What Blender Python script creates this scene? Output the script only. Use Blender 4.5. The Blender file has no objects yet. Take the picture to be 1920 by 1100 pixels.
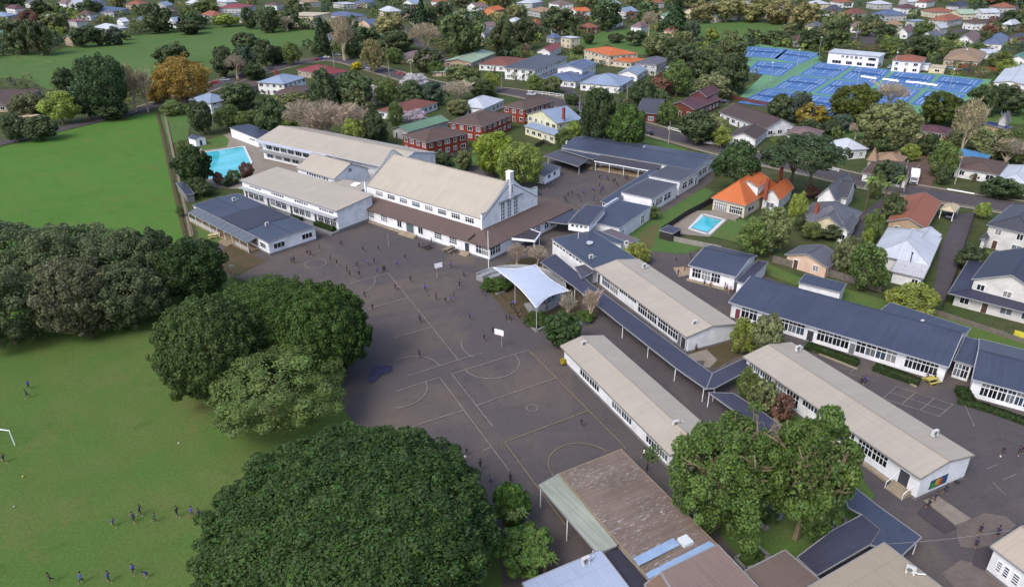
import bpy, bmesh, math, random
import numpy as np
from mathutils import Vector, Matrix
from mathutils.geometry import tessellate_polygon

# ------------------------------------------------------------------ camera, sky, sun, exposure
sc = bpy.context.scene
COL = sc.collection
IW, IH, FPX, HOR, CAMZ, ROLL = 1920, 1100, 1350.0, -130.0, 67.2, -0.0075
_p = math.atan((IH / 2 - HOR) / FPX)
_fw = Vector((0, math.cos(_p), -math.sin(_p))); _r0 = Vector((1, 0, 0)); _u0 = _r0.cross(_fw)
_r = math.cos(ROLL) * _r0 + math.sin(ROLL) * _u0
_u = -math.sin(ROLL) * _r0 + math.cos(ROLL) * _u0
cam = bpy.data.cameras.new('camera'); cam_o = bpy.data.objects.new('camera', cam); COL.objects.link(cam_o)
cam.sensor_fit = 'HORIZONTAL'; cam.sensor_width = 36; cam.lens = FPX / IW * 36
cam.clip_start = 1; cam.clip_end = 9000
_m = Matrix((_r, _u, -_fw)).transposed().to_4x4(); _m.translation = (0, 0, CAMZ); cam_o.matrix_world = _m
sc.camera = cam_o
SUN_EL, SUN_AZ = math.radians(48), math.radians(-140)      # azimuth from +Y towards +X
world = bpy.data.worlds.new('World'); sc.world = world; world.use_nodes = True
wn = world.node_tree.nodes; wl = world.node_tree.links
sky = wn.new('ShaderNodeTexSky'); sky.sky_type = 'NISHITA'; sky.sun_disc = False
sky.sun_elevation = SUN_EL; sky.sun_rotation = SUN_AZ; sky.air_density = 1.0; sky.dust_density = 4.0; sky.ozone_density = 1.0
wl.new(sky.outputs[0], wn['Background'].inputs['Color']); wn['Background'].inputs['Strength'].default_value = 0.15
sun = bpy.data.lights.new('sun', 'SUN'); sun.energy = .8; sun.angle = math.radians(20); sun.color = (1, .95, .87)
sun_o = bpy.data.objects.new('sun', sun); COL.objects.link(sun_o)
_sd = Vector((math.sin(SUN_AZ) * math.cos(SUN_EL), math.cos(SUN_AZ) * math.cos(SUN_EL), math.sin(SUN_EL)))
sun_o.rotation_euler = _sd.to_track_quat('Z', 'Y').to_euler()
sc.view_settings.view_transform = 'Standard'; sc.view_settings.look = 'None'
sc.view_settings.exposure = 1.04; sc.view_settings.gamma = 1; sc.view_settings.use_curve_mapping = False
rnd = random.Random(7)

# ------------------------------------------------------------------ helpers
def P(x, y, z=0.0):
    """point at height z that photograph position (x, y) shows"""
    d = _r * ((x - IW / 2) / FPX) + _u * ((IH / 2 - y) / FPX) + _fw
    t = (z - CAMZ) / d.z
    return Vector((d.x * t, d.y * t, z))
def pix(p):
    d = Vector(p) - Vector((0, 0, CAMZ)); z = d.dot(_fw)
    return IW / 2 + FPX * d.dot(_r) / z, IH / 2 - FPX * d.dot(_u) / z
def scale_at(x, y, z=0):
    return FPX / (P(x, y, z) - Vector((0, 0, CAMZ))).dot(_fw)      # pixels per metre

ALB = .62                       # base colours are darker than their daylight look in the picture
def lin(c, k=None):
    k = ALB if k is None else k
    return tuple(k * (v / 12.92 if v <= .04045 else ((v + .055) / 1.055) ** 2.4) for v in (c[0] / 255, c[1] / 255, c[2] / 255))
MATS = {}
class NT:
    def __init__(s, m):
        s.t = m.node_tree; s.n = s.t.nodes; s.l = s.t.links; s.b = s.n['Principled BSDF']
    def noise(s, scale, detail=4, rough=.55, vec=None, dist=0):
        k = s.n.new('ShaderNodeTexNoise'); k.inputs['Scale'].default_value = scale; k.inputs['Detail'].default_value = detail
        k.inputs['Roughness'].default_value = rough; k.inputs['Distortion'].default_value = dist
        if vec is not None: s.l.new(vec, k.inputs['Vector'])
        return k.outputs['Fac']
    def pos(s):
        return s.n.new('ShaderNodeNewGeometry').outputs['Position']
    def obj(s):
        return s.n.new('ShaderNodeTexCoord').outputs['Object']
    def uv(s):
        return s.n.new('ShaderNodeTexCoord').outputs['UV']
    def ramp(s, fac, stops):
        r = s.n.new('ShaderNodeValToRGB'); e = r.color_ramp.elements
        while len(e) < len(stops): e.new(.5)
        for k, (p, c) in zip(e, stops):
            k.position = p; k.color = (c, c, c, 1) if isinstance(c, (int, float)) else (*c[:3], 1)
        s.l.new(fac, r.inputs[0]); return r.outputs[0]
    def mix(s, fac, a, b, mode='MIX'):
        k = s.n.new('ShaderNodeMix'); k.data_type = 'RGBA'; k.blend_type = mode
        for i, v in ((0, fac), (6, a), (7, b)):
            if isinstance(v, bpy.types.NodeSocket): s.l.new(v, k.inputs[i])
            elif i == 0: k.inputs[0].default_value = v
            else: k.inputs[i].default_value = (*v[:3], 1) if not isinstance(v, (int, float)) else (v, v, v, 1)
        return k.outputs[2]
    def math(s, op, a, b=0.0):
        k = s.n.new('ShaderNodeMath'); k.operation = op
        for i, v in ((0, a), (1, b)):
            if isinstance(v, bpy.types.NodeSocket): s.l.new(v, k.inputs[i])
            else: k.inputs[i].default_value = v
        return k.outputs[0]
    def sep(s, vec):
        k = s.n.new('ShaderNodeSeparateXYZ'); s.l.new(vec, k.inputs[0]); return k.outputs
    def bump(s, h, strength=.4, dist=.05):
        k = s.n.new('ShaderNodeBump'); k.inputs['Strength'].default_value = strength; k.inputs['Distance'].default_value = dist
        s.l.new(h, k.inputs['Height']); s.l.new(k.outputs[0], s.b.inputs['Normal'])
    def color(s, sock):
        s.l.new(sock, s.b.inputs['Base Color'])
def newmat(name, rough=.8, spec=.3):
    m = bpy.data.materials.new(name); m.use_nodes = True; n = NT(m)
    n.b.inputs['Roughness'].default_value = rough; n.b.inputs['Specular IOR Level'].default_value = spec
    return m, n
def mat(name, rgb, rough=.75, var=.12, scale=.6, spec=.3, fine=0.0, k=None):
    """painted or plain surface: rgb in 0..255 sRGB, soft weathering from two noises"""
    if name in MATS: return MATS[name]
    m, n = newmat(name, rough, spec); c = lin(rgb, k)
    f = n.noise(scale, 5, .6, n.pos())
    col = n.mix(n.ramp(f, [(.3, 0), (.7, 1)]), [v * (1 - var) for v in c], [min(1, v * (1 + var)) for v in c])
    if fine:
        col = n.mix(fine, col, n.ramp(n.noise(9, 3, .7, n.pos()), [(.35, .35), (.65, 1)]), 'MULTIPLY')
    n.color(col); MATS[name] = m; return m
def boards(name, rgb, pitch=.25):
    """painted weatherboards: fine horizontal relief"""
    if name in MATS: return MATS[name]
    m, n = newmat(name, .6, .35); c = lin(rgb, .9)
    z = n.sep(n.pos())[2]
    saw = n.math('FRACT', n.math('DIVIDE', z, pitch))
    dirt = n.ramp(n.noise(.5, 5, .6, n.pos()), [(.35, .8), (.6, 1)])
    n.color(n.mix(1, n.mix(n.math('LESS_THAN', saw, .13), c, [v * .8 for v in c]), dirt, 'MULTIPLY'))
    n.bump(saw, .5, .03); MATS[name] = m; return m
def brick(name, rgb):
    if name in MATS: return MATS[name]
    m, n = newmat(name, .85, .2); c = lin(rgb, .85)
    f = n.noise(6, 3, .7, n.pos()); z = n.sep(n.pos())[2]
    saw = n.math('FRACT', n.math('DIVIDE', z, .3))
    n.color(n.mix(n.math('LESS_THAN', saw, .18), n.mix(f, [v * .7 for v in c], [v * 1.25 for v in c]), [v * .6 for v in c])); MATS[name] = m; return m
def roofing(name, rgb, pitch=.8, depth=.16, stain=.16, rough=.6, tiles=False, spec=.3, streak=None):
    """sheet or tile roof: u runs along the ridge and v down the slope, in metres"""
    if name in MATS: return MATS[name]
    m, n = newmat(name, rough, spec); c = lin(rgb); uv = n.uv(); s = n.sep(uv)
    big = n.ramp(n.noise(.16, 5, .6, n.pos()), [(.28, 1 - stain), (.72, 1 + stain * .6)])
    fu = n.math('FRACT', n.math('DIVIDE', s[0], pitch))
    groove = n.math('LESS_THAN', fu, .16)
    mp = n.n.new('ShaderNodeMapping'); mp.inputs['Scale'].default_value = (1.3, .07, 1); n.l.new(uv, mp.inputs[0])
    runs = n.ramp(n.noise(1.4, 5, .65, mp.outputs[0]), [(.3, 1 - stain), (.7, 1 + stain * .5)])
    col = n.mix(1, n.mix(1, c, big, 'MULTIPLY'), runs, 'MULTIPLY')
    if tiles:
        fv = n.math('FRACT', n.math('DIVIDE', s[1], .34))
        t = n.math('LESS_THAN', fv, .22)
        col = n.mix(n.math('MULTIPLY', t, .45), col, [v * .4 for v in c])
        col = n.mix(.35, col, n.mix(n.noise(4, 2, .7, n.pos()), [v * .5 for v in c], [min(1, v * 1.5) for v in c]))
        n.bump(fv, .5, .04)
    else:
        col = n.mix(n.math('MULTIPLY', groove, depth * 2), col, [v * .62 for v in c])
        lap = n.math('LESS_THAN', n.math('FRACT', n.math('DIVIDE', s[1], 4.3)), .016)
        col = n.mix(n.math('MULTIPLY', lap, .5), col, [v * .6 for v in c])
        spots = n.ramp(n.noise(.55, 6, .75, n.pos()), [(.56, 0), (.72, .28)])
        col = n.mix(spots, col, [v * .66 for v in c])
        n.bump(groove, .3, .03)
    if streak:
        mp2 = n.n.new('ShaderNodeMapping'); mp2.inputs['Scale'].default_value = (3.2, .7, 1); n.l.new(uv, mp2.inputs[0])
        a = n.ramp(n.noise(1.6, 4, .75, mp2.outputs[0]), [(.56, 0), (.6, 1)])
        b = n.ramp(n.noise(.16, 3, .6, uv), [(.45, 0), (.6, 1)])
        col = n.mix(n.math('MULTIPLY', n.math('MULTIPLY', a, b), .8), col, lin(streak))
    n.color(col); MATS[name] = m; return m
def glass(name='window glass', rgb=(38, 42, 52)):
    if name in MATS: return MATS[name]
    m, n = newmat(name, .12, .6); c = lin(rgb)
    n.color(n.mix(n.noise(.9, 2, .5, n.pos()), [v * .5 for v in c], [min(1, v * 1.7) for v in c])); MATS[name] = m; return m
def tint(name, rough=.6, spec=.3):
    """one paint for many copies, coloured by the object's own colour"""
    if name in MATS: return MATS[name]
    m, n = newmat(name, rough, spec); oi = n.n.new('ShaderNodeObjectInfo'); n.color(oi.outputs['Color']); MATS[name] = m; return m
def leafmat():
    if 'foliage' in MATS: return MATS['foliage']
    m, n = newmat('foliage', .62, .22); oi = n.n.new('ShaderNodeObjectInfo')
    at = n.n.new('ShaderNodeAttribute'); at.attribute_name = 'var'
    s = n.n.new('ShaderNodeSeparateColor'); n.l.new(at.outputs['Color'], s.inputs[0])
    hs = n.n.new('ShaderNodeHueSaturation'); n.l.new(oi.outputs['Color'], hs.inputs['Color'])
    n.l.new(n.math('ADD', n.math('MULTIPLY', s.outputs[0], .05), .475), hs.inputs['Hue'])
    n.l.new(n.math('ADD', n.math('MULTIPLY', s.outputs[1], 1.0), .5), hs.inputs['Value'])
    n.l.new(n.math('ADD', n.math('MULTIPLY', s.outputs[2], .4), .8), hs.inputs['Saturation'])
    n.color(hs.outputs[0])
    tr = n.n.new('ShaderNodeBsdfTranslucent'); n.l.new(hs.outputs[0], tr.inputs['Color'])
    mx = n.n.new('ShaderNodeMixShader'); mx.inputs[0].default_value = .36
    n.l.new(n.b.outputs[0], mx.inputs[1]); n.l.new(tr.outputs[0], mx.inputs[2])
    n.l.new(mx.outputs[0], n.n['Material Output'].inputs['Surface']); MATS['foliage'] = m; return m
def barkmat():
    if 'bark' in MATS: return MATS['bark']
    m, n = newmat('bark', .9, .1); oi = n.n.new('ShaderNodeObjectInfo')
    n.color(n.mix(1, oi.outputs['Color'], n.ramp(n.noise(3, 4, .7, n.pos()), [(.3, .55), (.7, 1.2)]), 'MULTIPLY')); MATS['bark'] = m; return m

class MB:
    """collects boxes, bars, tubes and sheets into one mesh"""
    def __init__(s): s.v = []; s.f = []; s.m = []; s.uv = {}
    def add(s, vs, fs, mi=0):
        o = len(s.v); s.v += [tuple(v) for v in vs]
        for f in fs: s.f.append([o + i for i in f]); s.m.append(mi)
    def box(s, x0, x1, y0, y1, z0, z1, mi=0):
        s.add([(x0, y0, z0), (x1, y0, z0), (x1, y1, z0), (x0, y1, z0), (x0, y0, z1), (x1, y0, z1), (x1, y1, z1), (x0, y1, z1)],
              [(3, 2, 1, 0), (4, 5, 6, 7), (0, 1, 5, 4), (1, 2, 6, 5), (2, 3, 7, 6), (3, 0, 4, 7)], mi)
    def bar(s, p, q, w, h, up=(0, 0, 1), mi=0):
        p = Vector(p); q = Vector(q); d = (q - p)
        if d.length < 1e-6: return
        d.normalize(); up = Vector(up); a = d.cross(up)
        if a.length < 1e-4: a = d.cross(Vector((1, 0, 0)))
        a.normalize(); b = a.cross(d).normalized(); a = a * w / 2; b = b * h / 2
        s.add([p - a - b, p + a - b, p + a + b, p - a + b, q - a - b, q + a - b, q + a + b, q - a + b],
              [(0, 1, 2, 3), (7, 6, 5, 4), (1, 0, 4, 5), (2, 1, 5, 6), (3, 2, 6, 7), (0, 3, 7, 4)], mi)
    def tube(s, p, q, r0, r1, n=8, mi=0, cap=True):
        p = Vector(p); q = Vector(q); d = (q - p).normalized()
        a = d.cross(Vector((0, 0, 1)))
        if a.length < 1e-3: a = d.cross(Vector((1, 0, 0)))
        a.normalize(); b = d.cross(a)
        vs = [p + (a * math.cos(t) + b * math.sin(t)) * r0 for t in [i * 2 * math.pi / n for i in range(n)]]
        vs += [q + (a * math.cos(t) + b * math.sin(t)) * r1 for t in [i * 2 * math.pi / n for i in range(n)]]
        fs = [(i, (i + 1) % n, n + (i + 1) % n, n + i) for i in range(n)]
        if cap: fs += [tuple(range(n - 1, -1, -1)), tuple(range(n, 2 * n))]
        s.add(vs, fs, mi)
    def prism(s, poly, axis, a0, a1, mi=0):
        """poly in the plane across axis ('x': (y,z), 'y': (x,z), 'z': (x,y)), pushed from a0 to a1"""
        n = len(poly)
        def mk(p, a): return {'x': (a, p[0], p[1]), 'y': (p[0], a, p[1]), 'z': (p[0], p[1], a)}[axis]
        vs = [mk(p, a0) for p in poly] + [mk(p, a1) for p in poly]
        fs = [tuple(range(n)), tuple(range(2 * n - 1, n - 1, -1))] + [(i, n + i, n + (i + 1) % n, (i + 1) % n) for i in range(n)]
        s.add(vs, fs, mi)
    def mesh(s, name, mats, fix=True):
        me = bpy.data.meshes.new(name); me.from_pydata(s.v, [], s.f)
        for m in (mats if isinstance(mats, (list, tuple)) else [mats]): me.materials.append(m)
        if any(s.m): me.polygons.foreach_set('material_index', s.m)
        if fix:
            bm = bmesh.new(); bm.from_mesh(me); bmesh.ops.recalc_face_normals(bm, faces=bm.faces); bm.to_mesh(me); bm.free()
        me.update(); return me

USED = set(); NOBJ = {}
def tag(o, label=None, cat=None, group=None, kind=None):
    for k, v in (('label', label), ('category', cat), ('group', group), ('kind', kind)):
        if v: o[k] = v
    if label and cat:
        if label in USED and not group: print('DUPLICATE LABEL', label)
        USED.add(label)
    return o
def mobj(name, me, M=None, parent=None, color=None):
    o = bpy.data.objects.new(name, me); COL.objects.link(o)
    M = Matrix() if M is None else M
    if parent is not None:
        o.parent = parent; o.matrix_basis = ROOT[parent.name].inverted() @ M
    else: o.matrix_basis = M
    ROOT[o.name] = M
    if color is not None: o.color = (*color[:3], 1)
    return o
ROOT = {}
def empty(name, M, label, cat, group=None):
    o = bpy.data.objects.new(name, None); COL.objects.link(o); o.empty_display_size = .5
    o.matrix_basis = M; ROOT[o.name] = M
    tag(o, label, cat, group); return o
def T(x, y=None, z=None, rz=0.0, s=None):
    p = Vector(x) if y is None else Vector((x, y, z))
    M = Matrix.Translation(p) @ Matrix.Rotation(rz, 4, 'Z')
    if s is not None: M = M @ Matrix.Diagonal((*(s if hasattr(s, '__len__') else (s, s, s)), 1))
    return M
def structure(name, me, M=None, parent=None):
    o = mobj(name, me, M, parent)
    if parent is None: o['kind'] = 'structure'
    return o

# landmarks for the labels of look-alikes: short phrase and where the photograph shows it
LM = []
def lm(phrase, x, y): LM.append((phrase, x, y))
def where(x, y, k=0):
    c = sorted(LM, key=lambda t: (t[1] - x) ** 2 + ((t[2] - y) * 1.4) ** 2)[k]
    dx, dy = x - c[1], y - c[2]
    if abs(dx) > abs(dy) * 1.3: r = 'right of' if dx > 0 else 'left of'
    else: r = 'in front of' if dy > 0 else 'behind'
    return r, c[0]
def autolabel(desc, x, y, group=None):
    q = [where(x, y, k) for k in range(9)]; opts = ['%s %s %s' % (desc, *q[0])]
    for a, b in ((0, 1), (0, 2), (1, 2), (0, 3), (1, 3), (0, 4), (2, 3), (1, 4), (0, 5), (0, 6), (0, 7), (1, 5)):
        opts.append('%s %s %s, %s %s' % (desc, *q[a], *q[b]))
    opts += ['%s %s %s' % (desc, *t) for t in q[1:]]
    ok = [o for o in opts if len(o.split()) <= 16]
    for o in ok:
        if o not in USED: return o
    return ok[0]
# ------------------------------------------------------------------ ground, roads, courts, water
def groundmat(name, a, b, c, s1=.03, s2=.35, fine=.25, rough=.95, bumpy=.4):
    if name in MATS: return MATS[name]
    m, n = newmat(name, rough, .1); p = n.pos()
    col = n.mix(n.ramp(n.noise(s1, 5, .6, p, .4), [(.35, 0), (.65, 1)]), lin(a), lin(b))
    col = n.mix(n.ramp(n.noise(s2, 6, .65, p), [(.42, 0), (.72, .85)]), col, lin(c))
    if 'turf' in name or 'lawn' in name:
        q = n.sep(p); band_ = n.math('SINE', n.math('MULTIPLY', n.math('ADD', n.math('MULTIPLY', q[0], .78), n.math('MULTIPLY', q[1], .63)), 1.05))
        col = n.mix(n.ramp(band_, [(.3, 0), (.7, .03)]), col, (.02, .035, .01))
        col = n.mix(n.ramp(n.noise(.09, 6, .72, p, .5), [(.54, 0), (.74, .7)]), col, lin((116, 114, 74)))
        col = n.mix(n.ramp(n.noise(.22, 5, .7, p), [(.55, 0), (.75, .45)]), col, lin((64, 94, 46)))
    f = n.noise(2.6, 6, .75, p)
    col = n.mix(fine, col, n.ramp(f, [(.25, .25), (.75, 1.6)]), 'MULTIPLY')
    n.color(col); n.bump(f, bumpy, .12); MATS[name] = m; return m
grass_near = groundmat('school lawn', (86, 114, 56), (102, 118, 68), (80, 118, 54), .035, .12, .45)
grass_field = groundmat('park turf', (80, 114, 62), (88, 120, 66), (96, 116, 66), .02, .1, .35)
grass_rough = groundmat('garden ground', (72, 92, 50), (92, 92, 66), (56, 72, 44), .05, .3, .5)
def asphaltmat():
    m, n = newmat('worn playground asphalt', .9, .12); p = n.pos()
    col = n.mix(n.ramp(n.noise(.016, 5, .6, p, .6), [(.38, 0), (.62, 1)]), lin((90, 87, 91)), lin((97, 92, 94)))
    col = n.mix(n.ramp(n.noise(.045, 6, .68, p, .8), [(.47, 0), (.68, .75)]), col, lin((120, 109, 99)))
    col = n.mix(n.ramp(n.noise(.3, 6, .7, p), [(.55, 0), (.75, .5)]), col, lin((70, 66, 72)))
    v = n.n.new('ShaderNodeTexVoronoi'); v.feature = 'DISTANCE_TO_EDGE'; v.inputs['Scale'].default_value = .085; n.l.new(p, v.inputs['Vector'])
    crack = n.math('MULTIPLY', n.math('LESS_THAN', v.outputs['Distance'], .012), n.ramp(n.noise(.05, 3, .6, p), [(.48, 0), (.66, .2)]))
    col = n.mix(crack, col, lin((58, 55, 58)))
    f = n.noise(2.6, 6, .75, p); col = n.mix(.3, col, n.ramp(f, [(.25, .3), (.75, 1.6)]), 'MULTIPLY')
    n.color(col); n.bump(f, .15, .1); MATS['worn playground asphalt'] = m; return m
asphalt = asphaltmat()
roadtar = groundmat('road tar seal', (86, 82, 90), (94, 90, 96), (84, 80, 84), .03, .3, .2, .9, .1)
concrete = groundmat('pale concrete', (150, 143, 134), (138, 131, 124), (160, 152, 142), .1, .5, .25, .9, .1)
dirt = groundmat('bare brown earth', (104, 88, 72), (92, 82, 64), (78, 84, 52), .1, .4, .4)
paintmat = mat('court line paint', (164, 154, 146), .8, .3, .8)
yellowpaint = mat('yellow court paint', (160, 142, 106), .8, .3, .8)
LEVEL = [0.0]; EXCL = []; ROADS = []
def sheet(name, pts, m, z=None, parent=None, world=False, kind=True):
    if z is None: LEVEL[0] += .004; z = LEVEL[0]
    EXCL.append(pts)
    w = [(Vector((p[0], p[1], z)) if world else P(p[0], p[1], 0)) for p in pts]
    w = [Vector((q.x, q.y, z)) for q in w]
    tris = tessellate_polygon([w])
    me = bpy.data.meshes.new(name); me.from_pydata([tuple(q) for q in w], [], [tuple(t) for t in tris]); me.materials.append(m)
    bm = bmesh.new(); bm.from_mesh(me)
    for f in bm.faces:
        f.normal_update()
        if f.normal.z < 0: f.normal_flip()
    bm.to_mesh(me); bm.free()
    o = mobj(name, me, None, parent)
    if parent is None and kind: o['kind'] = 'structure'
    return o
def strip_pts(line, w):
    """world-space outline of a band of width w along photograph points"""
    c = [P(*p) for p in line]; L = []; R = []
    for i, p in enumerate(c):
        d = (c[min(i + 1, len(c) - 1)] - c[max(i - 1, 0)]).normalized(); nrm = Vector((-d.y, d.x, 0)) * w / 2
        L.append(p + nrm); R.append(p - nrm)
    return L, R
def smooth(line, k=3):
    out = [Vector(p) for p in line]
    for _ in range(k):
        q = [out[0]]
        for a, b in zip(out, out[1:]): q += [a * .75 + b * .25, a * .25 + b * .75]
        out = q + [out[-1]]
    return [tuple(p) for p in out]
def band(name, line, w, m, z=None, parent=None, off=0.0):
    if z is None: LEVEL[0] += .004; z = LEVEL[0]
    L, R = strip_pts(line, w)
    if off:
        sh = [(l - r).normalized() * off for l, r in zip(L, R)]; L = [l + s for l, s in zip(L, sh)]; R = [r + s for r, s in zip(R, sh)]
    mb = MB(); n = len(L)
    mb.add([(p.x, p.y, z) for p in L] + [(p.x, p.y, z) for p in R], [(i, n + i, n + i + 1, i + 1) for i in range(n - 1)])
    return structure(name, mb.mesh(name, m), None, parent)

g = MB(); g.add([(-4000, -400, 0), (4000, -400, 0), (4000, 6000, 0), (-4000, 6000, 0)], [(0, 1, 2, 3)])
structure('ground', g.mesh('ground', grass_rough))
sheet('far_playing_field', [(-60, 117), (0, 107), (80, 96), (180, 80), (260, 66), (330, 54), (400, 48), (480, 51), (600, 58), (600, 80), (560, 88), (500, 98), (420, 125), (300, 140), (230, 155), (90, 168), (50, 148), (-60, 143)], grass_field)
sheet('playing_field', [(-700, 470), (-200, 322), (0, 277), (110, 248), (215, 224), (292, 211), (347, 445), (425, 515), (600, 640), (655, 770), (700, 835), (900, 960), (940, 1010), (960, 1300), (-900, 1300)], grass_near)
sheet('upper_field', [(-700, 470), (-200, 322), (0, 277), (110, 248), (215, 224), (292, 211), (347, 445), (400, 500), (300, 560), (100, 600), (-700, 640)], groundmat('upper turf', (80, 122, 53), (84, 130, 56), (96, 124, 62), .03, .12, .4))
sheet('park_lawn', [(1270, 42), (1330, 38), (1420, 38), (1500, 48), (1480, 62), (1400, 72), (1345, 78), (1300, 66)], grass_field)
sheet('school_grounds', [(352, 452), (420, 432), (520, 400), (620, 330), (640, 300), (1000, 320), (1050, 285), (1345, 300), (1335, 340), (1200, 430), (1215, 462), (1300, 470), (1400, 500), (1560, 580), (1840, 660), (2100, 725), (2300, 900), (2300, 1300), (955, 1300), (935, 1010), (790, 900), (690, 828), (640, 760), (590, 560), (430, 518), (395, 485)], asphalt)
playground = bpy.data.objects['school_grounds']
sheet('pool_surround', [(352, 300), (395, 262), (430, 250), (500, 262), (600, 300), (560, 330), (450, 355), (385, 350)], concrete)
sheet('poolside_lawn', [(372, 268), (420, 254), (430, 262), (425, 276), (380, 282)], grass_field)
sheet('lawn_strip', [(1180, 440), (1210, 418), (1262, 388), (1320, 352), (1338, 360), (1318, 380), (1262, 412), (1235, 442), (1318, 464), (1285, 476), (1205, 470)], grass_field)
sheet('worn_track', smooth([(1198, 440), (1222, 420), (1240, 420), (1230, 440), (1224, 468), (1206, 466), (1198, 440)], 2), groundmat('trodden grass', (104, 104, 70), (92, 104, 62), (112, 100, 78), .1, .4, .4))
sheet('grass_bank', [(1400, 500), (1440, 494), (1500, 520), (1580, 540), (1650, 560), (1760, 590), (1920, 640), (1920, 660), (1660, 600), (1560, 560)], grass_near)
sheet('verge', [(1200, 262), (1240, 266), (1290, 280), (1270, 292), (1200, 275)], grass_field)
sheet('prefab_lawn', [(367, 410), (395, 430), (425, 452), (395, 462), (372, 445)], grass_near)
sheet('earth_yard', [(425, 455), (470, 475), (500, 490), (440, 520), (405, 500)], dirt)
sheet('garden_bed', [(1360, 700), (1420, 680), (1500, 760), (1590, 860), (1640, 930), (1590, 1000), (1490, 1090), (1390, 1050), (1300, 940), (1330, 880), (1440, 800)], grass_near)
sheet('courtyard_earth', [(1290, 660), (1380, 625), (1420, 650), (1340, 690)], dirt)
sheet('sail_court', [(905, 508), (1000, 480), (1075, 535), (1100, 600), (1040, 640), (1000, 610), (950, 585), (915, 545)], dirt)
sheet('concrete_path', [(1731, 938), (1757, 929), (1840, 985), (1806, 996)], concrete)
sheet('concrete_apron', [(1790, 985), (1846, 962), (1886, 968), (1905, 985), (1850, 1030), (1800, 1025)], groundmat('worn concrete', (118, 110, 107), (106, 99, 99), (128, 119, 113), .1, .5, .3, .9, .1))
sheet('concrete_yard', [(1765, 1075), (1800, 1050), (1850, 1060), (1900, 1105), (1960, 1160), (1840, 1160)], MATS['worn concrete'])
sheet('entrance_paving', [(1290, 665), (1325, 655), (1345, 675), (1330, 690), (1318, 688), (1322, 676), (1296, 678)], concrete)
sheet('hopscotch_paving', [(1262, 502), (1290, 500), (1310, 512), (1272, 520)], mat('pale paving', (170, 150, 130), .9, .3, 2))
sheet('driveway', [(1596, 452), (1616, 400), (1652, 374), (1676, 380), (1640, 412), (1612, 456)], roadtar)
sheet('driveway', [(1745, 580), (1762, 470), (1790, 405), (1832, 395), (1812, 460), (1790, 520), (1775, 560)], roadtar)
sheet('parking_yard', [(1690, 350), (1712, 300), (1745, 285), (1760, 320), (1740, 360)], mat('brown drive', (104, 84, 76), .9, .2, .3))
sheet('tarmac_yard', [(1588, 60), (1612, 48), (1650, 55), (1655, 72), (1640, 84), (1600, 82)], roadtar)
sheet('car_park', [(300, 176), (352, 170), (380, 180), (350, 196), (302, 192)], roadtar)
sheet('back_lawn', [(1330, 425), (1372, 408), (1420, 420), (1420, 450), (1380, 455), (1320, 440)], grass_field)
sheet('hill_lawn', [(1062, 100), (1090, 72), (1150, 52), (1210, 50), (1260, 70), (1262, 98), (1200, 104), (1120, 100)], grass_field)
for k, pl in enumerate([[(1440, 222), (1490, 215), (1492, 240), (1445, 246)], [(1540, 235), (1605, 228), (1640, 250), (1600, 265)], [(1850, 210), (1920, 205), (1920, 235), (1840, 228)], [(840, 300), (900, 290), (910, 310), (850, 318)], [(300, 215), (360, 215), (352, 262), (318, 272)], [(1400, 160), (1450, 150), (1420, 185), (1385, 190)]]):
    sheet('lawn', pl, grass_field)
for pl in [[(1735, 945), (1795, 990), (1770, 1000), (1718, 962)], [(1830, 1030), (1860, 1022), (1852, 1072), (1822, 1060)]]:
    sheet('asphalt_patch', pl, groundmat('asphalt repair', (80, 76, 83), (84, 80, 86), (90, 84, 85), .05, .4, .3, .9, .1))
# roads with kerbs and footpaths
def road(line, w, name='road', path=True):
    ln = smooth(line); ROADS.append((ln, w)); band(name, ln, w, roadtar)
    if path:
        for s in (-1, 1):
            band('footpath', ln, 1.6, concrete, None, None, s * (w / 2 + 2.2))
            L, R = strip_pts(ln, w + .3); e = L if s > 0 else R; mb = MB()
            for a, b in zip(e, e[1:]): mb.bar((a.x, a.y, .06), (b.x, b.y, .06), .18, .12)
            structure('kerb', mb.mesh('kerb', concrete))
road([(-60, 284), (0, 269), (60, 256), (120, 241), (215, 219), (280, 203), (330, 188)], 6.5, path=False)
road([(280, 203), (330, 188), (400, 160), (480, 137), (560, 117), (630, 108), (700, 128), (780, 152), (850, 166), (930, 168), (1000, 180), (1090, 205), (1170, 228), (1240, 250), (1330, 275), (1430, 300), (1520, 318), (1620, 342), (1720, 360), (1800, 374), (1960, 398)], 9)
road([(930, 168), (880, 140), (800, 95), (760, 60), (740, 35)], 7, path=False)
road([(1700, 80), (1790, 62), (1850, 42), (1900, 20), (1950, -5)], 8, path=False)
road([(1085, 203), (1076, 185), (1060, 160), (1010, 130)], 6, path=False)
sheet('field_path', [(293, 212), (297, 211), (322, 320), (350, 442), (344, 447), (318, 330)], dirt)
sheet('gravel_strip', [(306, 211), (310, 213), (334, 318), (364, 442), (356, 446), (329, 320)], mat('brown gravel', (132, 122, 108), .95, .25, 1.5))

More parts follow.
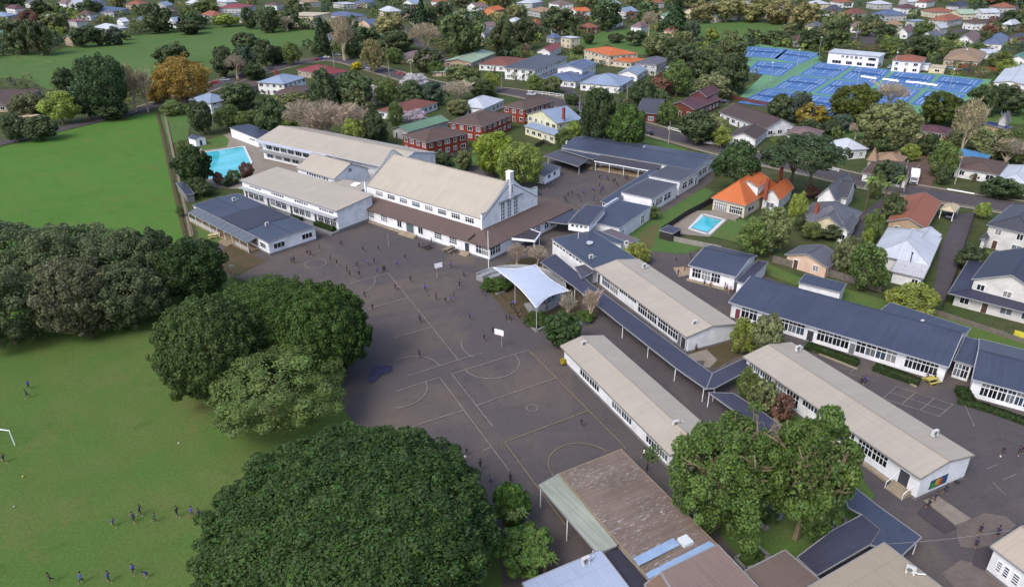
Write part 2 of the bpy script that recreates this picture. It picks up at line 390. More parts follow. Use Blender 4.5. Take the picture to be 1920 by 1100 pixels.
# court markings on the school asphalt
LZ = .14
def line_m(mb, a, b, w=.09):
    a = P(*a); b = P(*b); mb.bar((a.x, a.y, LZ), (b.x, b.y, LZ), w, .006)
def arc_m(mb, p0, p1, bulge, w=.09, n=18):
    """arc that starts at p0, ends at p1 and bulges to photograph point bulge"""
    a, b, c = P(*p0), P(*p1), P(*bulge)
    A = Matrix(((2 * (b.x - a.x), 2 * (b.y - a.y)), (2 * (c.x - a.x), 2 * (c.y - a.y))))
    r = Vector((b.x ** 2 + b.y ** 2 - a.x ** 2 - a.y ** 2, c.x ** 2 + c.y ** 2 - a.x ** 2 - a.y ** 2))
    o = A.inverted() @ r; R = (Vector((a.x, a.y)) - o).length
    t0, t1, t2 = [math.atan2(q.y - o.y, q.x - o.x) for q in (a, b, c)]
    def nrm(t): return (t - t0) % (2 * math.pi)
    s = nrm(t1) if nrm(t2) < nrm(t1) else nrm(t1) - 2 * math.pi
    pts = [(o.x + R * math.cos(t0 + s * i / n), o.y + R * math.sin(t0 + s * i / n), LZ) for i in range(n + 1)]
    for p, q in zip(pts, pts[1:]): mb.bar(p, q, w, .006)
def ring_m(mb, p, r, w=.08):
    c = P(*p); pts = [(c.x + r * math.cos(i * math.pi / 12), c.y + r * math.sin(i * math.pi / 12), LZ) for i in range(25)]
    for a, b in zip(pts, pts[1:]): mb.bar(a, b, w, .006)
LZ = LEVEL[0] + .012
mb = MB()
for a, b in [((847, 702.5), (991, 657.5)), ((847, 702.5), (924, 800)), ((894, 761), (1042, 710))]: line_m(mb, a, b)
arc_m(mb, (872, 694), (964, 665.5), (917, 711)); ring_m(mb, (998, 766), .9)
structure('court_markings', mb.mesh('court_markings', paintmat), None, playground)
mb = MB()
for a, b in [((991, 657.5), (1173, 840.5)), ((946, 830), (1103, 771)), ((946, 830), (1060, 985)), ((1173, 840.5), (1060, 890))]: line_m(mb, a, b)
arc_m(mb, (1137, 848), (1038, 893), (1078, 832))
structure('court_markings', mb.mesh('court_markings', yellowpaint), None, playground)
mb = MB()
for a, b in [((824.5, 708.5), (955, 884)), ((742, 735), (824.5, 708.5)), ((784, 797), (870.5, 770)), ((905, 846), (922, 839))]: line_m(mb, a, b)
arc_m(mb, (798, 717), (742, 766), (801, 732)); ring_m(mb, (810, 832), .8)
structure('court_markings', mb.mesh('court_markings', paintmat), None, playground)
mb = MB()
for a, b in [((728, 513), (859.5, 676)), ((640, 537), (728, 513)), ((690, 581), (764, 559.5)), ((738, 635), (809, 614)), ((765, 706), (859.5, 676)), ((859.5, 676), (905, 662))]: line_m(mb, a, b)
arc_m(mb, (701, 520), (660, 556), (703, 530)); arc_m(mb, (740, 678), (824, 687), (783, 669)); arc_m(mb, (866, 640), (888, 671), (868, 655))
ring_m(mb, (592, 495), 2.4)
structure('court_markings', mb.mesh('court_markings', paintmat), None, playground)
mb = MB()
for i in range(4):
    a = Vector((1655, 748)); ux = Vector((44, 14)); uy = Vector((32, -28)) * .8
    line_m(mb, a + ux * i * .8, a + ux * i * .8 + uy, .07)
line_m(mb, (1655, 748), (1761, 782), .07); line_m(mb, (1668, 737), (1774, 771), .07); line_m(mb, (1681, 726), (1787, 760), .07)
for a, b in [((1575, 690), (1600, 697)), ((1590, 702), (1640, 716)), ((1610, 686), (1592, 702)), ((1808, 760), (1826, 800))]: line_m(mb, a, b, .07)
structure('court_markings', mb.mesh('court_markings', paintmat), None, playground)
mb = MB()
for a, b in [((1850, 880), (1870, 872)), ((1880, 900), (1905, 890)), ((1860, 905), (1885, 930)), ((1110, 350), (1160, 330)), ((1065, 395), (1180, 352)), ((1050, 365), (1100, 345))]: line_m(mb, a, b, .06)
structure('court_markings', mb.mesh('court_markings', paintmat), None, playground)
# tree shadow painted as a blue-black patch beside the big trees
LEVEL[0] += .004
shade_mat, wnn = newmat('painted tree shade', .8, .15); wnn.color(wnn.mix(wnn.noise(.6, 4, .6, wnn.pos()), lin((56, 56, 98)), lin((80, 76, 96))))
sheet('shade_patch', smooth([(692, 702), (700, 690), (718, 684), (738, 688), (734, 698), (716, 702), (706, 712), (696, 722), (690, 712)], 2), shade_mat)
mb = MB()
for a, b in [((-40, 93), (100, 117)), ((45, 124), (95, 117)), ((305, 81), (345, 74)), ((345, 74), (375, 71))]: line_m(mb, a, b, .35)
structure('field_markings', mb.mesh('field_markings', mat('field line', (150, 176, 130), .9)), None, bpy.data.objects['far_playing_field'])

# school swimming pool
pc = [(383, 287), (457.5, 275.5), (472, 306), (448, 335), (388, 336)]
pw = [P(*p) for p in pc]
wm, nn = newmat('pool water', .08, .5); nn.color(nn.mix(nn.ramp(nn.noise(.12, 4, .6, nn.pos()), [(.35, 0), (.65, 1)]), lin((58, 186, 196)), lin((96, 208, 236)))); nn.bump(nn.noise(3, 3, .6, nn.pos()), .08, .05)
pool = sheet('swimming_pool_water', pc, wm, .22)
mb = MB(); white = mat('white concrete edge', (214, 220, 226), .7, .06)
for a, b in zip(pw, pw[1:] + pw[:1]): mb.bar((a.x, a.y, .14), (b.x, b.y, .14), .7, .3)
structure('pool_edge', mb.mesh('pool_edge', white), None, pool)

# tennis courts: one green slab, each blue court a part with its lines
tgreen = groundmat('green court surface', (108, 158, 124), (116, 164, 130), (104, 148, 118), .05, .3, .15, .85, .05)
tblue = groundmat('blue court surface', (76, 118, 180), (82, 124, 186), (92, 130, 184), .05, .3, .12, .8, .05)
tline = mat('white court line', (216, 226, 240), .8, .04)
O = P(1480, 118); UX = (P(1838, 152) - P(1562, 121)).normalized(); UY = Vector((-UX.y, UX.x, 0))
tennis = sheet('tennis_court_slab', [(1385, 185), (1432, 140), (1385, 122), (1398, 88), (1425, 84), (1538, 100), (1540, 118), (1860, 150), (1838, 178), (1790, 200), (1730, 212), (1640, 235), (1560, 212), (1470, 195), (1425, 196)], tgreen)
TENNIS = []
def court_quad(pts, z=.02):
    cx, cy = sum(p[0] for p in pts) / 4, sum(p[1] for p in pts) / 4; pts = [(cx + (p[0] - cx) * 1.13, cy + (p[1] - cy) * 1.1) for p in pts]
    s = sheet('tennis_court', pts, tblue, LEVEL[0] + .008, tennis); w = [P(*p) for p in pts]; mb = MB(); z = LEVEL[0] + .014
    def q(u, v): return (w[0] * (1 - u) * (1 - v) + w[1] * u * (1 - v) + w[2] * u * v + w[3] * (1 - u) * v)
    def ln(a, b):
        a, b = q(*a), q(*b); mb.bar((a.x, a.y, z), (b.x, b.y, z), .22, .006)
    for v in (.12, .22, .78, .88): ln((.1, v), (.9, v))
    for u in (.1, .9): ln((u, .12), (u, .88))
    for u in (.3, .7): ln((u, .22), (u, .78))
    ln((.3, .5), (.7, .5))
    o = mobj('court_line', mb.mesh('court_line', tline), None, s)
    mb = MB(); a, b = q(.5, .1), q(.5, .9)
    mb.bar((a.x, a.y, .55), (b.x, b.y, .55), .05, .85)
    for e in (a, b): mb.tube((e.x, e.y, 0), (e.x, e.y, 1.15), .06, .06, 6)
    mobj('net', mb.mesh('net', mat('dark net', (60, 96, 150), .9)), None, s)
# each list runs left-near, left-far, right-far, right-near
for pts in [[(1502, 141), (1536, 119), (1594, 125), (1563, 146)], [(1579, 148), (1608, 126), (1667, 133), (1640, 156)], [(1655, 158), (1684, 135), (1750, 143), (1730, 166)], [(1744, 167), (1768, 144), (1838, 152), (1812, 176)],
            [(1454, 166), (1490, 144), (1553, 150), (1518, 173)], [(1534, 175), (1568, 152), (1636, 158), (1606, 183)], [(1624, 186), (1652, 162), (1722, 170), (1694, 196)], [(1712, 196), (1740, 172), (1806, 180), (1776, 204)],
            [(1390, 193), (1440, 168), (1508, 177), (1466, 203)], [(1482, 205), (1524, 180), (1598, 188), (1556, 216)], [(1612, 218), (1640, 192), (1700, 199), (1676, 228)],
            [(1395, 106), (1408, 89), (1472, 94), (1455, 110)], [(1455, 111), (1476, 95), (1536, 102), (1500, 119)], [(1402, 136), (1424, 116), (1492, 121), (1462, 143)]]:
    court_quad(pts)
lm('the blue tennis courts', 1650, 160)
# ------------------------------------------------------------------ building kit
W_ = boards('white weatherboard', (224, 228, 236)); WP = mat('white paint', (222, 226, 234), .6, .05, k=.95)
BEIGE = roofing('beige sheet roof', (184, 177, 166), .75, .05, .08, .6)
NAVY = roofing('slate blue sheet roof', (72, 80, 102), .6, .12, .16, .45)
NAVY2 = roofing('dark slate sheet roof', (70, 72, 92), .6, .12, .2, .5)
CHAR = roofing('charcoal sheet roof', (84, 84, 98), .6, .12, .22, .55)
BROWN = roofing('brown tile roof', (104, 88, 84), .4, .1, .2, .8, True)
GL = glass(); FR = mat('window frame white', (214, 219, 226), .55, .04, k=.95)
WINC = {}
def winmesh(w, h, nx, nz, fr):
    k = (round(w, 2), round(h, 2), nx, nz, fr)
    if k in WINC: return WINC[k]
    f = MB(); t = fr
    f.box(0, w, -.09, 0, -t, 0); f.box(0, w, -.09, 0, h, h + t); f.box(-t, 0, -.09, 0, -t, h + t); f.box(w, w + t, -.09, 0, -t, h + t)
    for i in range(1, nx): f.box(w * i / nx - t * .4, w * i / nx + t * .4, -.08, 0, 0, h)
    zs = [h * j / nz for j in range(1, nz)] if nz != 2 else [h * .62]
    for z in zs: f.box(0, w, -.078, 0, z - t * .4, z + t * .4)
    p = MB(); p.box(.002, w - .002, -.03, .0, .002, h - .002)
    WINC[k] = (f, p); return WINC[k]
WM = {}
NW = [0]
def window(root, M, w, h, nx=1, nz=1, fr=.09, frame=None, pane=None):
    NW[0] += 1
    if pane is None: pane = (GL, GL, glass('glass with blinds', (104, 112, 122)), GL, glass('bluish glass', (62, 76, 96)), glass('deep dark glass', (24, 26, 32)), glass('curtained glass', (138, 138, 140)))[(NW[0] * 5 + NW[0] // 7) % 7]
    fb, pb = winmesh(w, h, nx, nz, fr); fm = frame or FR; pm = pane or GL
    k = (round(w, 2), round(h, 2), nx, nz, fr, fm.name, pm.name)
    if k not in WM: WM[k] = (fb.mesh('window', fm), pb.mesh('pane', pm))
    a = mobj('window', WM[k][0], M, root); mobj('pane', WM[k][1], M, a)
def door(root, M, w=1.0, h=2.1, col=(70, 74, 84)):
    k = ('door', w, h, col)
    if k not in WM:
        f = MB(); f.box(-.1, 0, -.1, 0, 0, h + .1); f.box(w, w + .1, -.1, 0, 0, h + .1); f.box(0, w, -.1, 0, h, h + .1)
        d = MB(); d.box(.003, w - .003, -.05, 0, .02, h - .003); d.box(w * .2, w * .8, -.065, -.05, h * .5, h * .9); d.box(w * .82, w * .9, -.1, -.05, .95, 1.05)
        WM[k] = (f.mesh('door_frame', FR), d.mesh('door', mat('door %d %d %d' % col, col, .5)))
    a = mobj('door', WM[k][1], M, root); mobj('door_frame', WM[k][0], M, a)
def frame_of(L, N, R, h, prim=None):
    N3 = P(*N, h); a = P(*L, h) - N3; a.z = 0
    if isinstance(R, (int, float)): ang = math.atan2(a.y, a.x) - math.pi / 2; wy = a.length; wx = float(R)
    elif isinstance(L, (int, float)): raise ValueError
    else:
        b = P(*R, h) - N3; b.z = 0
        if prim is None: prim = 'L' if a.length >= b.length else 'R'
        ang = math.atan2(a.y, a.x) - math.pi / 2 if prim == 'L' else math.atan2(b.y, b.x)
        X = Vector((math.cos(ang), math.sin(ang), 0)); Y = Vector((-X.y, X.x, 0)); wx = abs(b.dot(X)); wy = abs(a.dot(Y))
    return T(N3.x, N3.y, 0, ang), wx, wy
def roof_planes(kind, wx, wy, h, rise, ridge=.5, hipl=None):
    """planes as (polygon, ridge direction) over the eave rectangle"""
    if kind == 'gy':
        c = wx * ridge; z = h + rise
        return [([(0, 0, h), (c, 0, z), (c, wy, z), (0, wy, h)], 'y'), ([(c, 0, z), (wx, 0, h), (wx, wy, h), (c, wy, z)], 'y')]
    if kind == 'gx':
        c = wy * ridge; z = h + rise
        return [([(0, 0, h), (wx, 0, h), (wx, c, z), (0, c, z)], 'x'), ([(0, c, z), (wx, c, z), (wx, wy, h), (0, wy, h)], 'x')]
    if kind == 'hip':
        z = h + rise
        if wx >= wy:
            e = hipl if hipl else wy * .5; c = wy / 2; a, b = (e, c, z), (wx - e, c, z)
            return [([(0, 0, h), (wx, 0, h), b, a], 'x'), ([(wx, wy, h), (0, wy, h), a, b], 'x'), ([(0, wy, h), (0, 0, h), a], 'y'), ([(wx, 0, h), (wx, wy, h), b], 'y')]
        e = hipl if hipl else wx * .5; c = wx / 2; a, b = (c, e, z), (c, wy - e, z)
        return [([(0, wy, h), (0, 0, h), a, b], 'y'), ([(wx, 0, h), (wx, wy, h), b, a], 'y'), ([(0, 0, h), (wx, 0, h), a], 'x'), ([(wx, wy, h), (0, wy, h), b], 'x')]
    if kind == 'mx': return [([(0, 0, h), (wx, 0, h + rise), (wx, wy, h + rise), (0, wy, h)], 'y')]
    if kind == 'my': return [([(0, 0, h), (wx, 0, h), (wx, wy, h + rise), (0, wy, h + rise)], 'x')]
    return [([(0, 0, h), (wx, 0, h), (wx, wy, h), (0, wy, h)], 'y')]
def roof_mesh(planes, m, th=.14, caps=True):
    v, f, uv = [], [], []
    for poly, d in planes:
        o = len(v); n = len(poly); p0 = Vector(poly[0])
        nrm = (Vector(poly[1]) - p0).cross(Vector(poly[2]) - p0).normalized()
        if nrm.z < 0: nrm = -nrm; poly = list(reversed(poly))
        ax = Vector((1, 0, 0)) if d == 'x' else Vector((0, 1, 0)); dn = nrm.cross(ax)
        v += [tuple(p) for p in poly] + [(p[0], p[1], p[2] - th) for p in poly]
        fs = [tuple(range(n)), tuple(range(2 * n - 1, n - 1, -1))] + [(i, n + i, n + (i + 1) % n, (i + 1) % n) for i in range(n)]
        for q in fs:
            f.append([o + i for i in q]); uv += [(Vector(v[o + i]).dot(ax), Vector(v[o + i]).dot(dn)) for i in q]
    me = bpy.data.meshes.new('roof'); me.from_pydata(v, [], f); me.materials.append(m)
    l = me.uv_layers.new(name='UVMap')
    for i, q in enumerate(uv): l.data[i].uv = q
    me.update(); return me
def outline(planes):
    cnt = {}
    for poly, d in planes:
        for a, b in zip(poly, poly[1:] + poly[:1]):
            k = frozenset((tuple(round(x, 3) for x in a), tuple(round(x, 3) for x in b))); cnt[k] = cnt.get(k, 0) + 1
    return [tuple(k) for k, c in cnt.items() if c == 1 and len(k) == 2], [tuple(k) for k, c in cnt.items() if c > 1 and len(k) == 2]
def zroof(planes, x, y):
    best = None
    for poly, d in planes:
        p0, p1, p2 = map(Vector, poly[:3]); n = (p1 - p0).cross(p2 - p0)
        if abs(n.z) < 1e-6: continue
        z = p0.z - (n.x * (x - p0.x) + n.y * (y - p0.y)) / n.z
        best = z if best is None else min(best, z)
    return best
def volume(root, fr, h, roof='gy', rise=1.0, ov=.4, wall=None, rmat=None, wins=(), ridge=.5, hipl=None, fascia=None, z0=0.0, plinth=None, walls=True, capm=None, th=.14):
    M, wx, wy = fr; wall = wall or W_; rmat = rmat or BEIGE
    ovs = ov if hasattr(ov, '__len__') else (ov,) * 4          # left, right(near), far x, far y sides: x0, y0, x1, y1
    pl = roof_planes(roof, wx, wy, h, rise, ridge, hipl)
    x0, y0, x1, y1 = ovs[0], ovs[1], wx - ovs[2], wy - ovs[3]
    if walls:
        mb = MB(); ring = [(x0, y0), (x1, y0), (x1, y1), (x0, y1)]
        if roof == 'gy': ring = [(x0, y0), (wx * ridge, y0), (x1, y0), (x1, y1), (wx * ridge, y1), (x0, y1)]
        if roof == 'gx': ring = [(x0, y0), (x1, y0), (x1, wy * ridge), (x1, y1), (x0, y1), (x0, wy * ridge)]
        n = len(ring); top = [(x, y, zroof(pl, x, y) - th - .01) for x, y in ring]; bot = [(x, y, z0) for x, y in ring]
        mb.add(bot + top, [(i, (i + 1) % n, n + (i + 1) % n, n + i) for i in range(n)] + [tuple(range(n, 2 * n))])
        mobj('wall', mb.mesh('wall', wall), M, root)
        if plinth:
            mb = MB(); e = .04; mb.box(x0 - e, x1 + e, y0 - e, y1 + e, 0, plinth[0]); mobj('plinth', mb.mesh('plinth', plinth[1]), M, root)
    ro = mobj('roof', roof_mesh(pl, rmat, th), M, root)
    edge, seam = outline(pl)
    mb = MB()
    for a, b in edge:
        mb.bar((a[0], a[1], a[2] - .09), (b[0], b[1], b[2] - .09), .12, .2)
    mobj('gutter', mb.mesh('gutter', fascia or mat('fascia grey', (150, 152, 158), .6, .1)), M, ro)
    if seam:
        mb = MB()
        for a, b in seam: mb.bar((a[0], a[1], a[2] + .02), (b[0], b[1], b[2] + .02), .32, .07)
        mobj('ridge_cap', mb.mesh('ridge_cap', capm or rmat), M, ro)
    for w in wins:
        face, s0, s1, za, zb = w[:5]; nx = w[5] if len(w) > 5 else 1; nz = w[6] if len(w) > 6 else 1
        lenL, lenR = y1 - y0, x1 - x0
        if face == 'L':   wm = M @ T(x0, y0 + s1 * lenL, za, -math.pi / 2); ww = (s1 - s0) * lenL
        elif face == 'R': wm = M @ T(x0 + s0 * lenR, y0, za); ww = (s1 - s0) * lenR
        elif face == 'F': wm = M @ T(x1, y0 + s0 * lenL, za, math.pi / 2); ww = (s1 - s0) * lenL
        else:             wm = M @ T(x0 + s1 * lenR, y1, za, math.pi); ww = (s1 - s0) * lenR
        if len(w) > 7 and w[7] == 'door': door(root, wm, round(ww, 2), zb - za, w[8] if len(w) > 8 else (70, 74, 84))
        else: window(root, wm, ww, zb - za, nx, nz, w[8] if len(w) > 8 else .09, None, w[9] if len(w) > 9 else None)
    return pl
def autowin(fr, h, faces='LR', storeys=None, ov=.4, seed=1, door_=True):
    M, wx, wy = fr; r = random.Random(seed); out = []; storeys = storeys or (2 if h > 4.4 else 1)
    for f in faces:
        ln = (wy if f in 'LF' else wx) - 2 * ov; n = max(1, int(ln / 3.3))
        for s in range(storeys):
            zb = .9 + s * 2.7
            for i in range(n):
                c = (i + .5) / n; ww = min(r.choice((1.2, 1.5, 1.9)), ln * .8 / n) / ln / 2
                if s == 0 and door_ and i == n // 2 and f == 'L' and n > 1: out.append((f, c - .5 / ln, c + .5 / ln, .05, 2.1, 1, 1, 'door', (92, 70, 62)))
                else: out.append((f, c - ww, c + ww, zb, min(zb + 1.3, h - .45 if s == storeys - 1 else 9), 2, 1))
    return out
HB = []
def building(name, label, cat, L, N, R, h, lmk=None, group=None, prim=None, **k):
    fr = frame_of(L, N, R, h, prim); root = empty(name, fr[0], label, cat, group)
    if k.get('wins') == 'auto': k['wins'] = autowin(fr, h, ov=(k.get('ov', .4) if not hasattr(k.get('ov', .4), '__len__') else .4), seed=int(N[0]))
    volume(root, fr, h, **k)
    fw_, wx_, wy_ = fr; cs = [pix(fw_ @ Vector(v)) for v in ((0, 0, 0), (wx_, 0, 0), (0, wy_, 0), (0, 0, h), (wx_, 0, h), (0, wy_, h), (wx_ / 2, wy_ / 2, h + k.get('rise', 1)))]
    HB.append((min(c[0] for c in cs), min(c[1] for c in cs), max(c[0] for c in cs), max(c[1] for c in cs)))
    if lmk: lm(lmk, (L[0] + (R[0] if hasattr(R, '__len__') else N[0])) / 2, N[1])
    return root, fr
def extra(root, L, N, R, h, prim=None, **k):
    fr = frame_of(L, N, R, h, prim)
    if k.get('wins') == 'auto': k['wins'] = autowin(fr, h, seed=int(N[0]), door_=False)
    volume(root, fr, h, **k); return fr
def slab(root, pts, h, m, name='roof', th=.16, post=None, dz=None, uvdir=None):
    """roof sheet over photograph points, each at height h (or h plus its own rise), with posts"""
    w = [P(p[0], p[1], h + (dz[i] if dz else 0)) for i, p in enumerate(pts)]
    c = sum(((q - w[0]) for q in w), Vector()) / len(w)
    d = (w[1] - w[0]); d.z = 0; d.normalize(); e = Vector((-d.y, d.x, 0))
    v = [tuple(q) for q in w] + [(q.x, q.y, q.z - th) for q in w]; n = len(w)
    tr = tessellate_polygon([[Vector((q.x, q.y, 0)) for q in w]])
    f = [tuple(t) for t in tr] + [tuple(n + i for i in reversed(t)) for t in tr] + [(i, n + i, n + (i + 1) % n, (i + 1) % n) for i in range(n)]
    me = bpy.data.meshes.new(name); me.from_pydata(v, [], f); me.materials.append(m)
    l = me.uv_layers.new(name='UVMap')
    for lp in me.loops:
        q = Vector(v[lp.vertex_index]); l.data[lp.index].uv = (q.dot(d), q.dot(e))
    bm = bmesh.new(); bm.from_mesh(me); bmesh.ops.recalc_face_normals(bm, faces=bm.faces); bm.to_mesh(me); bm.free()
    o = mobj(name, me, None, root)
    mb = MB()
    for a, b in zip(w, w[1:] + w[:1]): mb.bar((a.x, a.y, a.z - .08), (b.x, b.y, b.z - .08), .12, .22)
    mobj('gutter', mb.mesh('gutter', mat('fascia grey', (150, 152, 158), .6, .1)), None, o)
    for p in post or []:
        q = P(p[0], p[1], h); mb = MB(); mb.tube((q.x, q.y, 0), (q.x, q.y, h - .2), .07, .07, 6); mobj('post', mb.mesh('post', FR), None, root)
    return o
def rep(face, n, a, b, za, zb, nx=1, nz=1, fill=.86, **k):
    st = (b - a) / n
    return [(face, a + i * st + st * (1 - fill) / 2, a + (i + 1) * st - st * (1 - fill) / 2, za, zb, nx, nz) for i in range(n)]
# ------------------------------------------------------------------ vegetation kit
def leaves_mesh(pts, size, r, name='crown', aspect=1.0, lobe_var=None):
    """pts: (position, outward normal[, brightness]) -> one leaf blade of two folded triangles each"""
    n = len(pts); rs = np.random.RandomState(r.randrange(1 << 30))
    p = np.array([tuple(q[0]) for q in pts], dtype=np.float32); nr = np.array([tuple(q[1]) for q in pts], dtype=np.float32)
    return leaves_np(p, nr, size, rs, None, name, aspect)
def leaves_np(p, nr, size, rs, lob=None, name='crown', aspect=1.0, jitter=.75):
    n = len(p); nr = nr / (np.linalg.norm(nr, axis=1, keepdims=True) + 1e-6)
    nr = nr + rs.normal(0, jitter * .6, (n, 3)); nr /= np.linalg.norm(nr, axis=1, keepdims=True) + 1e-6
    t = rs.normal(0, 1, (n, 3)); a = np.cross(nr, t); a /= np.linalg.norm(a, axis=1, keepdims=True) + 1e-6; b = np.cross(nr, a)
    s = (size * np.exp(rs.normal(-.06, .26, (n, 1)))) / 2
    v = np.empty((n, 4, 3), np.float32)
    v[:, 0] = p - a * s * 1.25; v[:, 1] = p + b * s * aspect + nr * s * .25; v[:, 2] = p + a * s * 1.25; v[:, 3] = p - b * s * aspect + nr * s * .25
    v = v.reshape(-1, 3)
    me = bpy.data.meshes.new(name); me.vertices.add(4 * n); me.vertices.foreach_set('co', v.ravel())
    me.loops.add(4 * n); me.loops.foreach_set('vertex_index', np.arange(4 * n, dtype=np.int32))
    me.polygons.add(n); me.polygons.foreach_set('loop_start', np.arange(0, 4 * n, 4, dtype=np.int32)); me.polygons.foreach_set('loop_total', np.full(n, 4, np.int32))
    c = np.empty((n, 4), np.float32); lv = rs.uniform(0, 1, n) if lob is None else lob
    c[:, 0] = rs.uniform(0, 1, n); c[:, 1] = np.clip(.5 * lv + .5 * rs.uniform(0, 1, n), 0, 1); c[:, 2] = rs.uniform(0, 1, n); c[:, 3] = 1
    at = me.attributes.new('var', 'FLOAT_COLOR', 'FACE'); at.data.foreach_set('color', c.ravel())
    me.materials.append(leafmat()); me.update(); return me
def crown_mesh(seed, nl, lobes, leaf, spread=.72, lr=(.24, .42), flat=1.0, bottom=-.55, top_only=False, lump=1.0, jitter=.75, shell=0.0, rough=.1):
    """crown of unit radius: leaf blades over many small lobes that sit in an uneven ellipsoid"""
    rs = np.random.RandomState(seed); C = []; R = []
    while len(C) < lobes:
        d = rs.normal(0, 1, 3); d /= np.linalg.norm(d)
        if d[2] < bottom: continue
        k = rs.uniform(.55, 1.0) if rs.rand() < .35 else rs.uniform(.85, 1.02)
        C.append(d * spread * k * (1 + rough * rs.normal())); R.append(rs.uniform(*lr))
    C = np.array(C); R = np.array(R); w = R ** 2 / (R ** 2).sum(); idx = rs.choice(lobes, nl, p=w)
    d = rs.normal(0, 1, (nl, 3)); d /= np.linalg.norm(d, axis=1, keepdims=True)
    out = C[idx] / (np.linalg.norm(C[idx], axis=1, keepdims=True) + 1e-6)
    d = d + out * .55 * lump; d /= np.linalg.norm(d, axis=1, keepdims=True)
    rad = R[idx] * np.where(rs.rand(nl) < .75, rs.uniform(.85, 1.04, nl), rs.uniform(.3, .9, nl))
    p = C[idx] + d * rad[:, None]; p[:, 2] *= flat
    lv = rs.uniform(0, 1, lobes)[idx]
    if shell:
        k = int(nl * shell); e = rs.normal(0, 1, (k, 3)); e /= np.linalg.norm(e, axis=1, keepdims=True); e[:, 2] = np.where(e[:, 2] < bottom, -e[:, 2], e[:, 2])
        bu = .045 * np.sin(e[:, 0] * 17 + 2 * np.sin(e[:, 1] * 11)) * np.sin(e[:, 1] * 15 + e[:, 2] * 9); p[:k] = e * (spread * (.97 + bu) * rs.uniform(.95, 1.02, k))[:, None]; p[:k, 2] *= flat; d[:k] = e
    return leaves_np(p.astype(np.float32), d.astype(np.float32), leaf, rs, lv, 'crown', 1.0, jitter)
def twig_tree(seed, levels=5, spread=.55, trunk=.28, up=.35, bush=False):
    """bare branching tree of unit height about the origin: tapered three-sided limbs"""
    r = random.Random(seed); V = []; F = []
    def seg(p, q, a, b, n=4):
        d = (q - p).normalized(); x = d.cross(Vector((.3, .2, 1)));
        if x.length < 1e-3: x = Vector((1, 0, 0))
        x.normalize(); y = d.cross(x); o = len(V)
        for c, ra in ((p, a), (q, b)):
            for i in range(n): t = i * 2 * math.pi / n; V.append(c + (x * math.cos(t) + y * math.sin(t)) * ra)
        for i in range(n): F.append((o + i, o + (i + 1) % n, o + n + (i + 1) % n, o + n + i))
    def grow(p, d, L, ra, lv):
        q = p + d * L * .5 + Vector((r.gauss(0, .03), r.gauss(0, .03), 0)) * L; seg(p, q, ra, ra * .8, 5 if lv > 3 else 3)
        e = q + (d + Vector((r.gauss(0, .15), r.gauss(0, .15), .05))).normalized() * L * .5; seg(q, e, ra * .8, ra * .62, 5 if lv > 3 else 3)
        if lv <= 0: return
        for k in range(r.choice((2, 3, 3)) if lv < levels else 4):
            nd = (d + Vector((r.gauss(0, spread), r.gauss(0, spread), abs(r.gauss(up * .4, .2))))).normalized()
            grow(e if k < 2 else q, nd, L * r.uniform(.62, .85), ra * .66, lv - 1)
    grow(Vector((0, 0, 0)), Vector((0, 0, 1)), trunk, .038, levels)
    zmax = max(v.z for v in V); rad = sorted(math.hypot(v.x, v.y) for v in V)[int(len(V) * .97)]
    me = bpy.data.meshes.new('branches'); me.from_pydata([(v.x / rad, v.y / rad, v.z / zmax) for v in V], [], F); me.materials.append(barkmat()); me.update(); return me
def trunk_mesh(seed, limbs=5, r0=.06, fork=.45):
    """tapered trunk of unit height with limbs that reach into the crown"""
    r = random.Random(seed); mb = MB(); p = Vector((0, 0, 0)); ra = r0
    for k in range(3):
        q = p + Vector((r.gauss(0, .02), r.gauss(0, .02), fork / 3)); mb.tube(p, q, ra * (1.35 if k == 0 else 1), ra * .88, 8, cap=False); p = q; ra *= .88
    for k in range(limbs):
        a = k * 2 * math.pi / limbs + r.random(); d = Vector((math.cos(a) * .75, math.sin(a) * .75, r.uniform(.6, 1.1))); q = p + d * .22; mb.tube(p, q, ra * .6, ra * .42, 6, cap=False)
        e = q + Vector((d.x * .5, d.y * .5, d.z * 1.1)) * .25; mb.tube(q, e, ra * .42, ra * .2, 5, cap=False)
    mb.tube(p, p + Vector((0, 0, .3)), ra * .7, ra * .3, 6, cap=False)
    return mb.mesh('trunk', barkmat(), False)
CROWNS = {'bush': [crown_mesh(10 + i, 6000, 110, .1, .8, (.12, .26), bottom=-.95, jitter=.9) for i in range(6)],
          'fine': [crown_mesh(30 + i, 6500, 80, .075, .76, (.14, .3), bottom=-.95, jitter=1.1) for i in range(5)],
          'far': [crown_mesh(50 + i, 2000, 40, .15, .76, (.16, .34), bottom=-.95, jitter=.9) for i in range(6)],
          'airy': [crown_mesh(70 + i, 2400, 60, .065, .78, (.14, .28), bottom=-.8, jitter=1.1) for i in range(3)],
          'twig': [], 'cone': [], 'flat': [crown_mesh(95 + i, 6000, 120, .085, .84, (.1, .2), flat=.85, bottom=-.3) for i in range(2)]}
for i in range(3):
    rs = np.random.RandomState(120 + i); n = 3000; z = rs.uniform(-1, 1, n); a = rs.uniform(0, 2 * np.pi, n); ly = np.floor(z * 9)
    rad = (1 - z) / 2 * (.78 + .3 * np.sin(a * 5 + ly * 2.1)) * rs.uniform(.7, 1.05, n) + .04
    p = np.stack([rad * np.cos(a), rad * np.sin(a), z], 1).astype(np.float32); CROWNS['cone'].append(leaves_np(p, (p * [1, 1, .2] + [0, 0, .3]).astype(np.float32), .13, rs, None))
